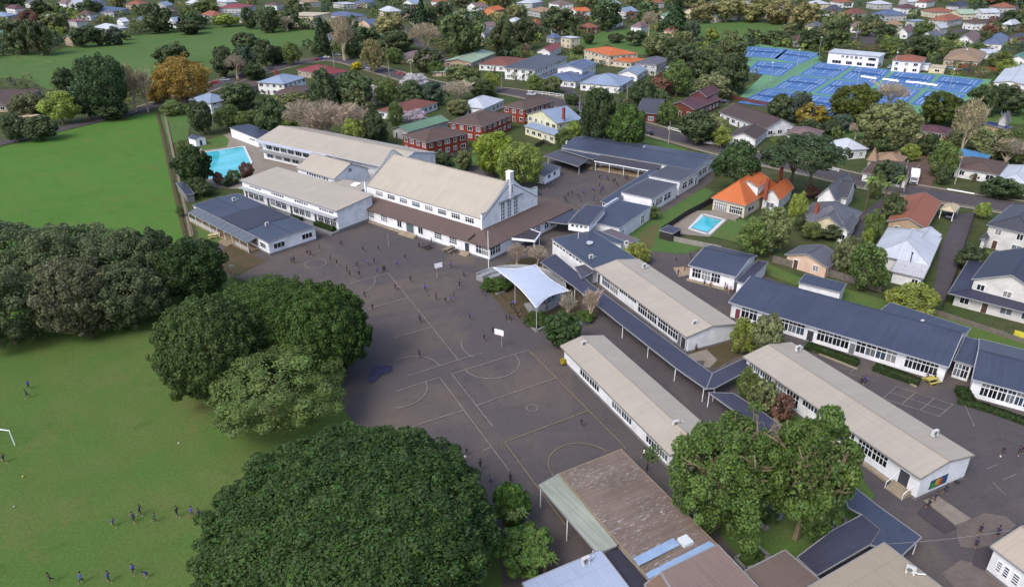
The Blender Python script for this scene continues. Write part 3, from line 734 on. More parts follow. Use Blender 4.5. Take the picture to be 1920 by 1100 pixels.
for i in range(3):
    rs = np.random.RandomState(140 + i); n = 2800; d = rs.normal(0, 1, (n, 3)); d /= np.linalg.norm(d, axis=1, keepdims=True); p = (d * rs.uniform(.45, 1.0, (n, 1))).astype(np.float32); p[:, 2] = np.abs(p[:, 2]) * 1.2 - .3
    CROWNS['twig'].append(leaves_np(p, np.cross(d, rs.normal(0, 1, (n, 3))).astype(np.float32), .2, rs, None, 'twigs', .09, .3))
TWIGS = [twig_tree(200 + i) for i in range(4)]; TWIGS_T = [twig_tree(210 + i, 5, .3, .34, .6) for i in range(2)]
TRUNKS = [trunk_mesh(300 + i) for i in range(5)]
COLS = {'d': (74, 88, 60), 'b': (74, 92, 76), 'g': (92, 110, 64), 'l': (124, 138, 70), 'y': (122, 122, 84), 'q': (126, 116, 58), 'o': (140, 116, 58), 'w': (140, 122, 108), 'p': (186, 180, 184), 'c': (54, 74, 50), 'v': (104, 112, 76), 'Y': (170, 160, 44), 'r': (110, 84, 74), 't': (72, 96, 52), 'f': (92, 104, 72)}
NAMES = {'d': 'dark green bushy tree', 'b': 'blue-green dense tree', 'g': 'mid green leafy tree', 'l': 'bright yellow-green tree', 'y': 'olive thinly leafed tree', 'q': 'golden olive tree', 'o': 'orange autumn tree', 'w': 'bare grey-brown tree', 'p': 'white blossoming tree', 'c': 'dark conical conifer', 'v': 'greyish olive shrubby tree', 'Y': 'yellow flowering bush', 'r': 'reddish brown shrub', 't': 'tall bare-limbed tree', 'f': 'feathery tall tree'}
def jitter(c, a=.12, r=rnd):
    k = 1 + r.uniform(-a, a); return tuple(max(0, min(1, v * k * (1 + r.uniform(-a * .5, a * .5)))) for v in lin(c, 1.1))
NTREE = [0]
def place_crown(x0, y0, x1, y1, gap):
    """centre, radius and half height of a crown that fills the photograph box"""
    xc, yc = (x0 + x1) / 2, (y0 + y1) / 2; zc = 3.0; d = 0
    for _ in range(8):
        s = scale_at(xc, yc, zc); c = P(xc, yc, zc); dist = math.hypot(c.x, c.y); ph = math.atan2(CAMZ - zc, dist)
        a = (x1 - x0) / 2 / s; e = (y1 - y0) / 2 / s; b2 = e * e - (a * math.sin(ph)) ** 2
        b = math.sqrt(b2) / math.cos(ph) if b2 > 0 else 0
        b = max(b, a * .5); zc = b * (1 + gap)
    return P(xc, yc, zc), a, b
def tree(x0, y0, x1, y1, kind='d', label=None, col=None, group=None, name=None, gap=.1, crown=None):
    NTREE[0] += 1; i = NTREE[0]; x1 = max(x1, x0 + 6)
    if kind in 'w': gap = .0
    c, a, b = place_crown(x0, y0, x1, y1, gap); base = Vector((c.x, c.y, 0)); H = c.z + b
    xm, ym = (x0 + x1) / 2, (y0 + y1) / 2
    small = H < 3.2
    desc = NAMES[kind] if not small or kind in 'Yr' else NAMES[kind].replace('tree', 'shrub').replace('conifer', 'conifer shrub').replace('shrubby shrub', 'shrub')
    label = label or autolabel(desc, xm, ym)
    root = empty(name or ('shrub' if small else 'tree'), T(base), label, 'shrub' if small else 'tree', group or ('garden shrubs' if small else {'w': 'bare trees'}.get(kind, 'leafy trees around the houses')))
    k = rnd.uniform(0, 6.28); col = jitter(col or COLS[kind])
    if kind in 'wt':
        me = (TWIGS_T if kind == 't' or b > a * 1.4 else TWIGS)[i % (2 if kind == 't' or b > a * 1.4 else 4)]
        M = T(base, rz=k, s=(a, a, H)); mobj('branches', me, M, root, jitter((158, 146, 130), .12))
        mobj('twigs', CROWNS['twig' if kind == 'w' else 'airy'][i % 3], T(c.x, c.y, H * .62, k, (a * .9, a * .9, H * .36)), root, jitter((148, 138, 124) if kind == 'w' else (138, 130, 104), .12)); return root
    far = ym < 75 or (x1 - x0) < 16
    pool = CROWNS[crown] if crown else CROWNS['cone'] if kind == 'c' else CROWNS['far'] if far else CROWNS['airy'] + CROWNS['fine'][:1] if kind in 'yf' else CROWNS['fine'] if kind in 'glop' else CROWNS['bush']
    mobj('trunk', TRUNKS[i % 5], T(base, rz=k, s=(H * .55, H * .55, c.z + b * .3)), root, jitter((96, 84, 72), .2))
    mobj('crown', pool[i % len(pool)], T(c, rz=k) @ Matrix.Rotation(rnd.uniform(-.22, .22), 4, 'X') @ Matrix.Diagonal((a * rnd.uniform(.92, 1.1), a * rnd.uniform(.85, 1.05), b * rnd.uniform(.95, 1.08), 1)), root, col)
    if kind in 'yf': mobj('branches', TWIGS[i % 4], T(base, rz=k, s=(a * .9, a * .9, H * .95)), root, jitter((132, 120, 98), .15))
    return root

def mixedmat():
    if 'mixed foliage' in MATS: return MATS['mixed foliage']
    m, n = newmat('mixed foliage', .65, .2); at = n.n.new('ShaderNodeAttribute'); at.attribute_name = 'tone'; n.color(at.outputs['Color'])
    tr = n.n.new('ShaderNodeBsdfTranslucent'); n.l.new(at.outputs['Color'], tr.inputs['Color']); mx = n.n.new('ShaderNodeMixShader'); mx.inputs[0].default_value = .36
    n.l.new(n.b.outputs[0], mx.inputs[1]); n.l.new(tr.outputs[0], mx.inputs[2]); n.l.new(mx.outputs[0], n.n['Material Output'].inputs['Surface']); MATS['mixed foliage'] = m; return m
def forest_mesh(items, seed=5):
    """many far crowns in one mesh: items are (centre, radius, half height, colour)"""
    rs = np.random.RandomState(seed); PV = []; NV = []; CV = []; SV = []
    for c, a, b, col in items:
        n = int(np.clip(200 * a / 4, 120, 280)); L = 16; d = rs.normal(0, 1, (L, 3)); d /= np.linalg.norm(d, axis=1, keepdims=True); C = d * .72; R = rs.uniform(.2, .36, L); i = rs.randint(0, L, n)
        e = rs.normal(0, 1, (n, 3)) + d[i] * .8; e /= np.linalg.norm(e, axis=1, keepdims=True); p = C[i] + e * (R[i] * rs.uniform(.7, 1.05, n))[:, None]
        k = (.6 + .5 * rs.rand(L)[i] + .35 * rs.rand(n))[:, None] * np.array(lin(col, 1.08)) * rs.uniform(.85, 1.15)
        PV.append(p * [a, a, b] + np.array(c)); NV.append(e); CV.append(k); SV.append(np.full(n, a * .25))
    p = np.concatenate(PV).astype(np.float32); nr = np.concatenate(NV).astype(np.float32)
    sz = np.concatenate(SV)[:, None]; n = len(p); nr = nr + rs.normal(0, .5, (n, 3)); nr /= np.linalg.norm(nr, axis=1, keepdims=True); t = rs.normal(0, 1, (n, 3)); a = np.cross(nr, t); a /= np.linalg.norm(a, axis=1, keepdims=True); b = np.cross(nr, a); s = sz * rs.uniform(.6, 1.25, (n, 1)) / 2
    v = np.stack([p - a * s * 1.25, p + b * s, p + a * s * 1.25, p - b * s], 1).reshape(-1, 3).astype(np.float32)
    me = bpy.data.meshes.new('far_trees'); me.vertices.add(4 * n); me.vertices.foreach_set('co', v.ravel()); me.loops.add(4 * n); me.loops.foreach_set('vertex_index', np.arange(4 * n, dtype=np.int32)); me.polygons.add(n); me.polygons.foreach_set('loop_start', np.arange(0, 4 * n, 4, dtype=np.int32)); me.polygons.foreach_set('loop_total', np.full(n, 4, np.int32))
    col = np.ones((n, 4), np.float32); col[:, :3] = np.concatenate(CV); at = me.attributes.new('tone', 'FLOAT_COLOR', 'FACE'); at.data.foreach_set('color', col.ravel()); me.materials.append(mixedmat()); me.update(); return me
# ------------------------------------------------------------------ the school
LG = mat('light gutter', (172, 177, 186), .6, .08)
grey_pl = mat('grey plinth', (128, 130, 134), .9, .15); wood = mat('weathered wood', (150, 132, 108), .9, .2, 2); stepc = mat('step concrete', (166, 154, 134), .9, .15, 1)
BRT = roofing('brown metal tile roof', (108, 92, 88), .38, .1, .18, .75, True)
HF = T(-6.606, 156.728, 0, math.radians(51.09)); HX, HY = 20.7, 41.0
hall = empty('assembly_hall', HF, 'tall white assembly hall with big beige gable roof and brown lower roof', 'hall'); lm('the tall white assembly hall', 850, 400)
volume(hall, (HF, HX, HY), 7.5, 'gy', 6.2, (.05, .45, .05, .45), W_, BEIGE,
       [w for i in range(8) for w in [('L', .06 + i * .112, .06 + i * .112 + .066, 5.75, 6.95, 4, 2)]])
def gable_wall(y, t, left_drop=0):
    prof = [(-.35, 4.9), (-.35, 8.7), (1.5, 8.7), (2.3, 9.1), (6.2, 11.6), (9.4, 14.2), (9.8, 14.6), (10.9, 14.6), (11.3, 14.2), (14.5, 11.7), (18.4, 10.0), (19.2, 9.8), (21.05, 9.8), (21.05, 4.9)]
    mb = MB(); mb.prism(prof, 'y', y, y + t); o = mobj('gable_parapet', mb.mesh('gable_parapet', W_), HF, hall)
    mb = MB()
    for a, b in zip(prof[1:-1], prof[2:-1]): mb.bar((a[0], y + t / 2, a[1] + .06), (b[0], y + t / 2, b[1] + .06), t + .16, .12)
    mobj('coping', mb.mesh('coping', mat('coping grey', (142, 146, 152), .7, .1)), HF, o)
gable_wall(0, .42); gable_wall(HY - .42, .42)
mb = MB(); mb.box(9.7, 11, -.35, .95, 9.5, 16.2); mb.box(9.6, 11.1, -.45, 1.05, 16.2, 16.45); ch = mobj('chimney', mb.mesh('chimney', W_), HF, hall)
window(hall, HF @ T(10.0, -.36, 11.2), .7, 2.1, 1, 5, .08, WP)
for i in range(3): window(hall, HF @ T(6.4 + i * 2.5, -.003, 5.3), 1.5, 4.3, 2, 5, .1, FR, glass('pale old glass', (128, 140, 150)))
mb = MB(); mb.box(5.6, 14.6, -.5, -.003, 9.75, 9.95); mobj('window_hood', mb.mesh('window_hood', grey_pl), HF, hall)
# lower rooms wrap the hall on two sides
mb = MB(); mb.add([(x, y, z) for z in (.0, 3.45) for x, y in ((-4.45, -5.6), (22, -5.6), (22, .02), (-.02, .02), (-.02, 38), (-4.45, 38))],
                  [(i, (i + 1) % 6, 6 + (i + 1) % 6, 6 + i) for i in range(6)] + [(6, 7, 8, 9), (6, 9, 10, 11)])
mobj('wall', mb.mesh('wall', W_), HF, hall)
def hall_roof(polys):
    mobj('lower_roof', roof_mesh(polys, BRT, .14), HF, hall)
hall_roof([([(-4.9, 0, 3.5), (-.02, 0, 5.1), (-.02, 38.6, 5.1), (-4.9, 38.6, 3.5)], 'y'), ([(-4.9, -6.05, 3.5), (-.02, 0, 5.1), (-4.9, 0, 3.5)], 'y'),
           ([(-4.9, -6.05, 3.5), (28.2, -6.05, 3.5), (28.2, -.02, 5.1), (-.02, -.02, 5.1)], 'x')])
mb = MB(); pts = [(-4.9, 38.6), (-4.9, -6.05), (28.2, -6.05)]
for a, b in zip(pts, pts[1:]): mb.bar((*a, 3.4), (*b, 3.4), .14, .26)
mobj('gutter', mb.mesh('gutter', mat('brown gutter', (112, 96, 92), .6, .1)), HF, hall)
mb = MB(); mb.bar((-5.0, -.3, 3.62), (-5.0, -6, 3.62), .1, .1); mb.bar((-2.6, .4, 4.6), (-5, .4, 3.9), .25, .5); mobj('roof_upstand', mb.mesh('roof_upstand', MATS['brown gutter']), HF, hall)
def HL(y0, y1, za, zb, nx, nz): window(hall, HF @ T(-4.453, y1, za, -math.pi / 2), y1 - y0, zb - za, nx, nz, .09)
for y0, nx in ((33.2, 4), (28.2, 4), (9.3, 4), (4.4, 4)): HL(y0, y0 + 2.3, 1.5, 3.0, nx, 3)
for y0 in (23.0, 15.6): HL(y0, y0 + 1.5, 1.3, 3.0, 2, 1)
door(hall, HF @ T(-4.453, 21.3, .75, -math.pi / 2), 2.6, 2.4, (96, 112, 116)); door(hall, HF @ T(-4.453, 1.8, .6, -math.pi / 2), 1.3, 2.2, (58, 70, 84))
HL(-5.3, -3.3, 1.2, 3.1, 3, 2); HL(-3.2, -1.6, 1.2, 3.1, 2, 2)
for x0, x1, nx in ((-4.2, -2.5, 2), (-2.3, -.6, 3)): window(hall, HF @ T(x0, -5.603, 1.2), x1 - x0, 1.9, nx, 2, .09)
for x0 in (13, 16.5, 19): window(hall, HF @ T(x0, -5.603, 1.3), 1.6, 1.5, 2, 2, .09)
mb = MB(); mb.box(-4.52, 22.02, -5.68, .1, 0, .45); mb.box(-4.52, -.1, -5.66, 38.05, 0, .452); mobj('plinth', mb.mesh('plinth', grey_pl), HF, hall)
for y0, y1 in ((17.6, 23), (.2, 2.6), (38.3, 42.5)):
    mb = MB()
    for k in range(4): mb.box(-4.53 - .35 * (k + 1), -4.53 - .35 * k, y0, y1, 0, .72 - .17 * k)
    mobj('entrance_steps', mb.mesh('entrance_steps', stepc), HF, hall)
mb = MB(); mb.box(-5.1, -4.53, 23.1, 37.8, 0, .3); mobj('ramp', mb.mesh('ramp', stepc), HF, hall)
mb = MB(); mb.box(-3.9, -.1, 38.1, 42, 0, 3.2); mobj('porch', mb.mesh('porch', W_), HF, hall)
mb = MB(); mb.box(-3.93, -3.9, 39.2, 40.5, .7, 2.8); mobj('porch_opening', mb.mesh('porch_opening', GL), HF, hall)
# entrance canopy at the hall corner
mb = MB(); mb.prism([(3.0, -6.1), (5.2, -11.2), (9.8, -9.4), (10.2, -6.1)], 'z', 3.0, 3.35); cn = mobj('entrance_canopy', mb.mesh('entrance_canopy', mat('dark membrane', (66, 62, 72), .8, .2)), HF, hall)
mb = MB(); q = [(3.0, -6.1), (5.2, -11.2), (9.8, -9.4), (10.2, -6.1)]
for a, b in zip(q, q[1:]): mb.bar((*a, 3.2), (*b, 3.2), .16, .5)
mobj('canopy_edge', mb.mesh('canopy_edge', WP), HF, cn)
for p in ((5.3, -10.9), (9.6, -9.2)):
    mb = MB(); mb.tube((*p, 0), (*p, 3), .09, .09, 8); mobj('post', mb.mesh('post', FR), HF, hall)

# low dark prefab by the field
pf, fr = building('prefab_classroom', 'white prefab classroom with slate blue roof and glazed veranda beside the field path', 'classroom', (361, 384.5), (502, 454.5), (578, 420), 3.4, 'the blue-roofed prefab classroom', roof='gy', rise=.35, ov=.15, wall=W_, rmat=NAVY, plinth=(.5, grey_pl),
    wins=[('R', .1, .32, 1.3, 2.5, 3, 1, 'w', .07), ('R', .7, .92, 1.3, 2.5, 3, 1, 'w', .07), ('L', .04, .1, 1.3, 2.5, 3, 1, 'w', .07), ('L', .14, .2, 1.0, 2.5, 2), ('L', .22, .28, 1.0, 2.5, 2), ('L', .3, .34, .5, 2.5, 1, 1, 'door'), ('L', .4, .47, 1.0, 2.5, 2), ('L', .52, .59, 1.0, 2.5, 2), ('L', .64, .71, 1., 2.5, 2), ('L', .76, .83, 1., 2.5, 2), ('L', .88, .95, 1., 2.5, 2)])
M, wx, wy = fr
mb = MB(); mb.add([(.25, wy * .28, 3.5), (wx / 2, wy * .28, 3.83), (wx / 2, wy * .62, 3.83), (.25, wy * .62, 3.5), (wx - .3, wy * .28, 3.5), (wx - .3, wy * .62, 3.5)], [(0, 1, 2, 3), (1, 4, 5, 2)]); mobj('roof_panel', mb.mesh('roof_panel', NAVY2), M, pf)
mb = MB(); mb.add([(-2.6, wy * .13, 2.7), (.0, wy * .13, 3.3), (.0, wy * .93, 3.3), (-2.6, wy * .93, 2.7)], [(0, 1, 2, 3)]); vr = mobj('veranda_roof', mb.mesh('veranda_roof', roofing('clear corrugated veranda', (118, 126, 138), .5, .12, .2, .35)), M, pf)
mb = MB()
for k in range(13):
    y = wy * (.13 + .8 * k / 12); mb.bar((-2.6, y, 2.74), (0, y, 3.34), .08, .08)
mb.bar((-2.6, wy * .13, 2.66), (-2.6, wy * .93, 2.66), .1, .18); mobj('rafter', mb.mesh('rafter', mat('grey rafter', (146, 150, 158), .7)), M, vr)
for k in range(9):
    mb = MB(); y = wy * (.13 + .8 * k / 8); mb.box(-2.62, -2.5, y - .05, y + .05, 0, 2.66); mobj('post', mb.mesh('post', FR), M, pf)
mb = MB(); mb.box(-2.6, -.01, wy * .13, wy * .93, 0, .45); mobj('deck', mb.mesh('deck', wood), M, pf)
mb = MB(); mb.box(-2.56, -2.52, wy * .5, wy * .93, .45, 1.45); mb.box(-2.56, -2.52, wy * .13, wy * .3, .45, 1.45); mobj('railing', mb.mesh('railing', mat('pale lattice', (182, 184, 186), .8, .1, 2)), M, pf)
mb = MB(); mb.box(-4.2, -2.62, wy * .33, wy * .45, 0, .22); mb.box(-3.6, -2.62, wy * .33, wy * .45, .22, .4); mobj('entrance_steps', mb.mesh('entrance_steps', wood), M, pf)

# two long beige blocks and the hipped block behind
cb, fr = building('classroom_block', 'long white classroom block with beige roof and hedge beds under its windows', 'classroom', (449, 338), (630, 396), (697, 370), 6.0, 'the hedged beige-roofed block', roof='mx', rise=.9, ov=(.5, .4, .3, .3), wall=W_, rmat=BEIGE, plinth=(.9, grey_pl),
    wins=[w for g in range(4) for w in rep('L', 6, .03 + g * .25, .17 + g * .25, 4.7, 5.25, 1, 1, .8)] + [w for g in range(4) for w in [('L', .02 + g * .25, .07 + g * .25, 1.5, 3.5, 3, 2), ('L', .08 + g * .25, .13 + g * .25, 1.5, 3.5, 3, 2), ('L', .14 + g * .25, .19 + g * .25, 1.5, 3.5, 3, 2)]] + [('L', .205 + g * .25, .228 + g * .25, .9, 3.1, 1, 1, 'door') for g in range(4)])
M, wx, wy = fr; mb = MB(); mb.box(-.9, .5, .4, wy - .3, 4.0, 4.2); mobj('sun_hood', mb.mesh('sun_hood', mat('pale grey hood', (176, 184, 192), .6, .08)), M, cb)
mb = MB(); mb.box(-1.9, .46, .4, wy - .3, 0, .5); mobj('terrace', mb.mesh('terrace', grey_pl), M, cb)
BF = fr
c2, fr = building('classroom_block', 'long beige-roofed block with glazed balcony facing the swimming pool', 'classroom', (481, 262), (735, 316.7), 20.0, 6.6, 'the pool balcony block', roof='gy', rise=2.6, ov=(1.6, .3, .4, .4), wall=W_, rmat=BEIGE, fascia=mat('pale blue fascia', (196, 204, 226), .6, .05),
    wins=[w for i in range(9) for w in [('L', .44 + i * .06, .44 + i * .06 + .045, 3.6, 5.6, 3, 2)]] + rep('L', 8, .42, .98, .8, 2.4, 2, 1, .7))
M, wx, wy = fr; mb = MB(); mb.box(-.4, 1.6, wy * .5, wy * .98, 2.7, 2.95); bl = mobj('balcony', mb.mesh('balcony', grey_pl), M, c2)
mb = MB(); mb.box(.2 - .6, .26 - .6, wy * .5, wy * .98, 2.95, 3.9); mobj('railing', mb.mesh('railing', mat('grey rail mesh', (150, 152, 156), .8, .2, 3)), M, bl)
mb = MB(); mb.box(-.5, 1.55, wy * .45, wy - .3, 5.85, 6.4); mobj('balcony_fascia', mb.mesh('balcony_fascia', MATS['pale blue fascia']), M, c2)
building('classroom_block', 'short beige gabled block between the hedged block and the pool balcony block', 'classroom', (555, 315), (626, 336), 12.8, 6.0, 'the short beige gabled block', roof='gy', rise=3.0, ov=.3, wall=W_, rmat=BEIGE,
    wins=rep('L', 9, .15, .75, 4.9, 5.6, 1, 1, .7) + [('R', .42, .52, 6.6, 7.6, 1, 3)])
fl, fr = building('link_building', 'low flat beige roofed link joining the hedged block to the hall', 'link', (598, 352), (668, 362), (694, 343), 5.2, roof='flat', ov=.2, wall=W_, rmat=BEIGE)
M, wx, wy = fr; mb = MB(); mb.box(wx * .55, wx * .8, wy * .25, wy * .42, 5.2, 5.5); mobj('skylight', mb.mesh('skylight', WP), M, fl)
for lab, L, N, R, h in [('white pool pump hut with small grey gable roof', (352, 258), (366, 262), (380, 256), 2.6)]:
    building('pump_hut', lab, 'hut', L, N, R, h, 'the white pool hut', roof='gy', rise=.8, ov=.15, wall=WP, rmat=NAVY, wins=[('R', .35, .6, .1, 2.0, 1, 1, 'door')])
building('changing_shed', 'long white changing shed with dark blue roof behind the pool', 'shed', (430, 241), (482, 260), (506, 248), 3.2, 'the poolside changing shed', roof='my', rise=.4, ov=.3, wall=WP, rmat=NAVY, wins=[('L', .1, .3, 1.8, 2.3, 3), ('R', .2, .4, .1, 2.2, 1, 1, 'door'), ('R', .6, .8, .1, 2.2, 1, 1, 'door')])
building('pool_shelter', 'low dark blue shelter roof beside the path and pool trees', 'shelter', (330, 345), (348, 366), (362, 360), 2.3, None, roof='my', rise=.3, ov=.2, wall=grey_pl, rmat=NAVY)

# dark-roofed wings around the upper courtyard
uw, fr = building('classroom_wing', 'long slate-roofed white wing with veranda behind the upper courtyard', 'classroom', (1052, 276), (1306, 319), (1343, 292), 4.1, 'the upper courtyard wing', roof='gy', rise=1.3, ov=.3, wall=W_, rmat=NAVY,
    wins=[('R', .1, .3, 1.2, 2.9, 2, 2), ('R', .33, .52, 1.2, 2.9, 2, 2), ('R', .6, .75, 1.2, 2.9, 2, 2)] + rep('L', 12, .22, .8, 1.1, 2.6, 3, 2, .85))
M, wx, wy = fr; mb = MB(); mb.add([(-4.6, wy * .24, 3.0), (-.02, wy * .24, 3.75), (-.02, wy * .68, 3.75), (-4.6, wy * .68, 3.0)], [(0, 1, 2, 3)]); mobj('veranda_roof', mb.mesh('veranda_roof', CHAR), M, uw)
mb = MB(); mb.box(-4.7, -4.55, wy * .24, wy * .68, 2.8, 3.02); mobj('veranda_gutter', mb.mesh('veranda_gutter', FR), M, uw)
for k in range(5): mb = MB(); mb.tube((-4.5, wy * (.25 + .105 * k), 0), (-4.5, wy * (.25 + .105 * k), 2.9), .09, .09, 6); mobj('post', mb.mesh('post', FR), M, uw)
mb = MB(); mb.box(-4.0, -.0, wy * .25, wy * .67, 0, .5); mobj('deck', mb.mesh('deck', wood), M, uw)
for k in range(3):
    mb = MB(); y = wy * (.3 + k * .12); mb.box(-3.9, -3.4, y, y + 3.6, .8, .9); mb.box(-3.7, -3.6, y + .2, y + .4, .5, .8); mb.box(-3.7, -3.6, y + 3.2, y + 3.4, .5, .8); mobj('bench', mb.mesh('bench', wood), M, uw)
for nm, L, N, R, h, ws, ph in [('flat charcoal-roofed classroom stepping down beside the lawn, nearest the road', (1218, 328), (1275, 341), (1313, 319), 4.1, [('R', .15, .38, 1.2, 3.0, 2, 2), ('R', .45, .68, 1.2, 3.0, 2, 2), ('R', .8, .88, .3, 2.6, 1, 1, 'door')], 'the upper stepped classroom'),
                           ('flat charcoal-roofed classroom in the middle of the three stepped ones', (1163, 361), (1223, 373), (1271, 345), 4.0, [('R', .03, .1, .3, 2.6, 1, 1, 'door'), ('R', .15, .42, 1.2, 3.0, 2, 2), ('R', .48, .75, 1.2, 3.0, 2, 2)], 'the middle stepped classroom'),
                           ('flat slate-roofed classroom with a long roof lantern above the lawn strip', (1098, 413), (1162, 428), (1222, 387), 3.6, [('R', .05, .14, .9, 2.3, 2, 2), ('R', .68, .78, .7, 2.6, 2, 2)], 'the lantern-roofed classroom')]:
    r_, fr = building('stepped_classroom', nm, 'classroom', L, N, R, h, ph, roof='flat', ov=.15, wall=W_, rmat=CHAR if 'charcoal' in nm else NAVY, wins=ws, fascia=LG)
M, wx, wy = fr
LFR = frame_of((1069, 413), (1105, 423), (1136, 388), 5.4)
volume(r_, LFR, 5.4, 'flat', 0, .12, WP, NAVY2, rep('L', 4, .05, .9, 4.5, 5.1, 1, 1, .6) + rep('R', 9, .2, .98, 4.5, 5.1, 1, 1, .6), z0=3.5)
mb = MB(); mb.box(wx * .46, wx, wy + .1, wy + .7, 3.0, 4.1); mobj('parapet', mb.mesh('parapet', mat('pale blue parapet', (196, 208, 228), .6, .05)), M, r_)
cw = empty('covered_walkway', T(P(1126, 377)), 'narrow slate blue walkway roof along the edge of the upper courtyard', 'walkway')
slab(cw, [(1126, 377), (1144, 384), (1234, 322), (1222, 316)], 3.1, NAVY, post=[(1130, 377), (1160, 357), (1196, 336), (1222, 318)])
sh = empty('shelter', T(P(1084, 312)), 'dark shelter roof on posts at the left of the upper courtyard', 'shelter'); lm('the dark courtyard shelter', 1070, 300)
slab(sh, [(1020, 292), (1058, 278), (1116, 290), (1084, 312)], 3.0, CHAR, post=[(1028, 294), (1086, 309), (1112, 291), (1108, 294)])
slab(sh, [(1052, 281), (1078, 276), (1128, 292), (1112, 299)], 3.5, NAVY)
building('toilet_block', 'small white toilet block with dark roof left of the upper courtyard', 'block', (1004, 318), (1022, 329), (1052, 313), 2.8, 'the small toilet block', roof='my', rise=.5, ov=.2, wall=WP, rmat=CHAR, wins=[('R', .2, .35, 1.2, 2.2, 1), ('R', .55, .7, 1.2, 2.2, 1)])
mb = MB(); st = P(1108, 318)
rt = empty('ramp', T(st, rz=math.radians(52)), 'timber ramp with handrails rising to the courtyard veranda', 'ramp')
mb = MB(); mb.add([(0, 0, .05), (11, 0, .55), (11, 1.6, .55), (0, 1.6, .05), (0, 0, 0), (11, 0, 0), (11, 1.6, 0), (0, 1.6, 0)], [(0, 1, 2, 3), (4, 5, 1, 0), (6, 7, 3, 2), (5, 6, 2, 1), (7, 4, 0, 3)]); mobj('ramp_deck', mb.mesh('ramp_deck', wood), ROOT[rt.name], rt)
for y in (0, 1.6):
    mb = MB(); mb.bar((0, y, 1), (11, y, 1.5), .08, .1); mb.bar((0, y, .6), (11, y, 1.1), .06, .08)
    for k in range(6): mb.bar((k * 2.2, y, .05), (k * 2.2, y, 1.0 + .1 * k), .08, .08, (1, 0, 0))
    mobj('handrail', mb.mesh('handrail', wood), ROOT[rt.name], rt)

# middle blocks
cn_, fr = building('admin_block', 'slate-roofed white block with round roof vent in the middle of the school', 'block', (1034, 449), (1112, 503), (1188, 481), 3.6, 'the slate-roofed middle block', roof='my', rise=.25, ov=.2, wall=W_, rmat=NAVY, wins=rep('L', 9, .25, .98, 2.7, 3.25, 1, 1, .8))
M, wx, wy = fr
mb = MB(); mb.tube((wx * .55, wy * .62, 3.6), (wx * .55, wy * .62, 4.0), .35, .35, 10); mb.tube((wx * .55, wy * .62, 4.0), (wx * .55, wy * .62, 4.3), .75, .75, 16); mobj('roof_vent', mb.mesh('roof_vent', mat('galvanised vent', (196, 206, 218), .4, .05)), M, cn_)
mb = MB(); mb.tube((wx * .5, wy * .85, 3.6), (wx * .5, wy * .85, 6.2), .05, .04, 6); mb.bar((wx * .42, wy * .85, 6), (wx * .58, wy * .85, 6), .04, .04); mobj('antenna', mb.mesh('antenna', FR), M, cn_)
extra(cn_, (1090, 440), (1165, 458), (1192, 449), 3.5, roof='flat', ov=.1, rmat=NAVY)
extra(cn_, (1128, 434), (1180, 456), (1194, 448), 3.58, roof='flat', ov=.1, rmat=roofing('faded purple roof', (108, 100, 112), .6, .1, .15))
extra(cn_, (1028, 408), (1064, 420), (1085, 393), 3.3, roof='flat', ov=.3, rmat=NAVY2, walls=False)
def panel(root, M, w, h, cols, name='mural'):
    """painted board: coloured fields on one backing"""
    mb = MB(); mb.box(0, w, -.05, 0, 0, h); b = mobj(name, mb.mesh(name, mat('%s backing %s' % (name, cols[0]), cols[0], .7, .1)), M, root)
    for i, (x0, x1, y0, y1, c) in enumerate(cols[1]):
        mb = MB(); mb.box(x0 * w, x1 * w, -.06 - .003 * i, -.051, y0 * h, y1 * h); mobj('painted_field', mb.mesh('painted_field', mat('paint %d %d %d' % c, c, .7, .1)), M, b)
panel(cn_, M @ T(.2 - .003, wy * .3, .7, -math.pi / 2), 1.2, 1.2, ((226, 228, 230), [(.15, .85, .3, .9, (176, 60, 54)), (.3, .7, .15, .3, (206, 150, 60))]))

def long_block(label, L, N, R, h, ph, wins, **k):
    return building('classroom_block', label, 'classroom', L, N, R, h, ph, roof='gy', rise=.95, ov=(.75, .25, .3, .25), wall=W_, rmat=BEIGE, plinth=(.45, grey_pl), wins=wins, fascia=mat('tan gutter', (150, 146, 140), .6, .1), **k)
b1, fr = long_block('long beige-roofed classroom block beside the slate walkway, behind the playground', (1113, 503), (1287, 632), (1375, 601), 3.6, 'the walkway classroom block',
    [w for a, n, nx in ((.09, 2, 4), (.3, 2, 4)) for w in rep('L', n, a, a + .2, 1.0, 2.9, nx, 2, .94)] + rep('L', 2, .52, .72, 2.2, 2.9, 4, 1, .9) + rep('L', 2, .73, .93, 1.0, 2.9, 4, 2, .94) + [('L', .02, .06, .4, 2.6, 1, 1, 'door'), ('L', .955, .985, .4, 2.6, 1, 1, 'door')])
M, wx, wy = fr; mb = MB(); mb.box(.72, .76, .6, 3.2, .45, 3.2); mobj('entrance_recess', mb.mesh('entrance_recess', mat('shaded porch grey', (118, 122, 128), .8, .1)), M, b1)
b2, fr = long_block('long beige-roofed classroom block bordering the right side of the netball court', (1050, 648), (1256, 853), 8.6, 3.4, 'the courtside classroom block',
    rep('L', 2, .03, .2, 1.0, 2.8, 4, 2, .94) + rep('L', 1, .22, .3, 2.2, 2.8, 4, 1, .9) + rep('L', 2, .32, .5, 1.0, 2.8, 4, 2, .94) + rep('L', 1, .52, .6, 2.2, 2.8, 4, 1, .9) + rep('L', 2, .62, .82, 1.0, 2.8, 4, 2, .94) + rep('L', 1, .84, .9, 2.2, 2.8, 3, 1, .9) + rep('L', 1, .92, .97, 2.2, 2.8, 2, 1, .9))
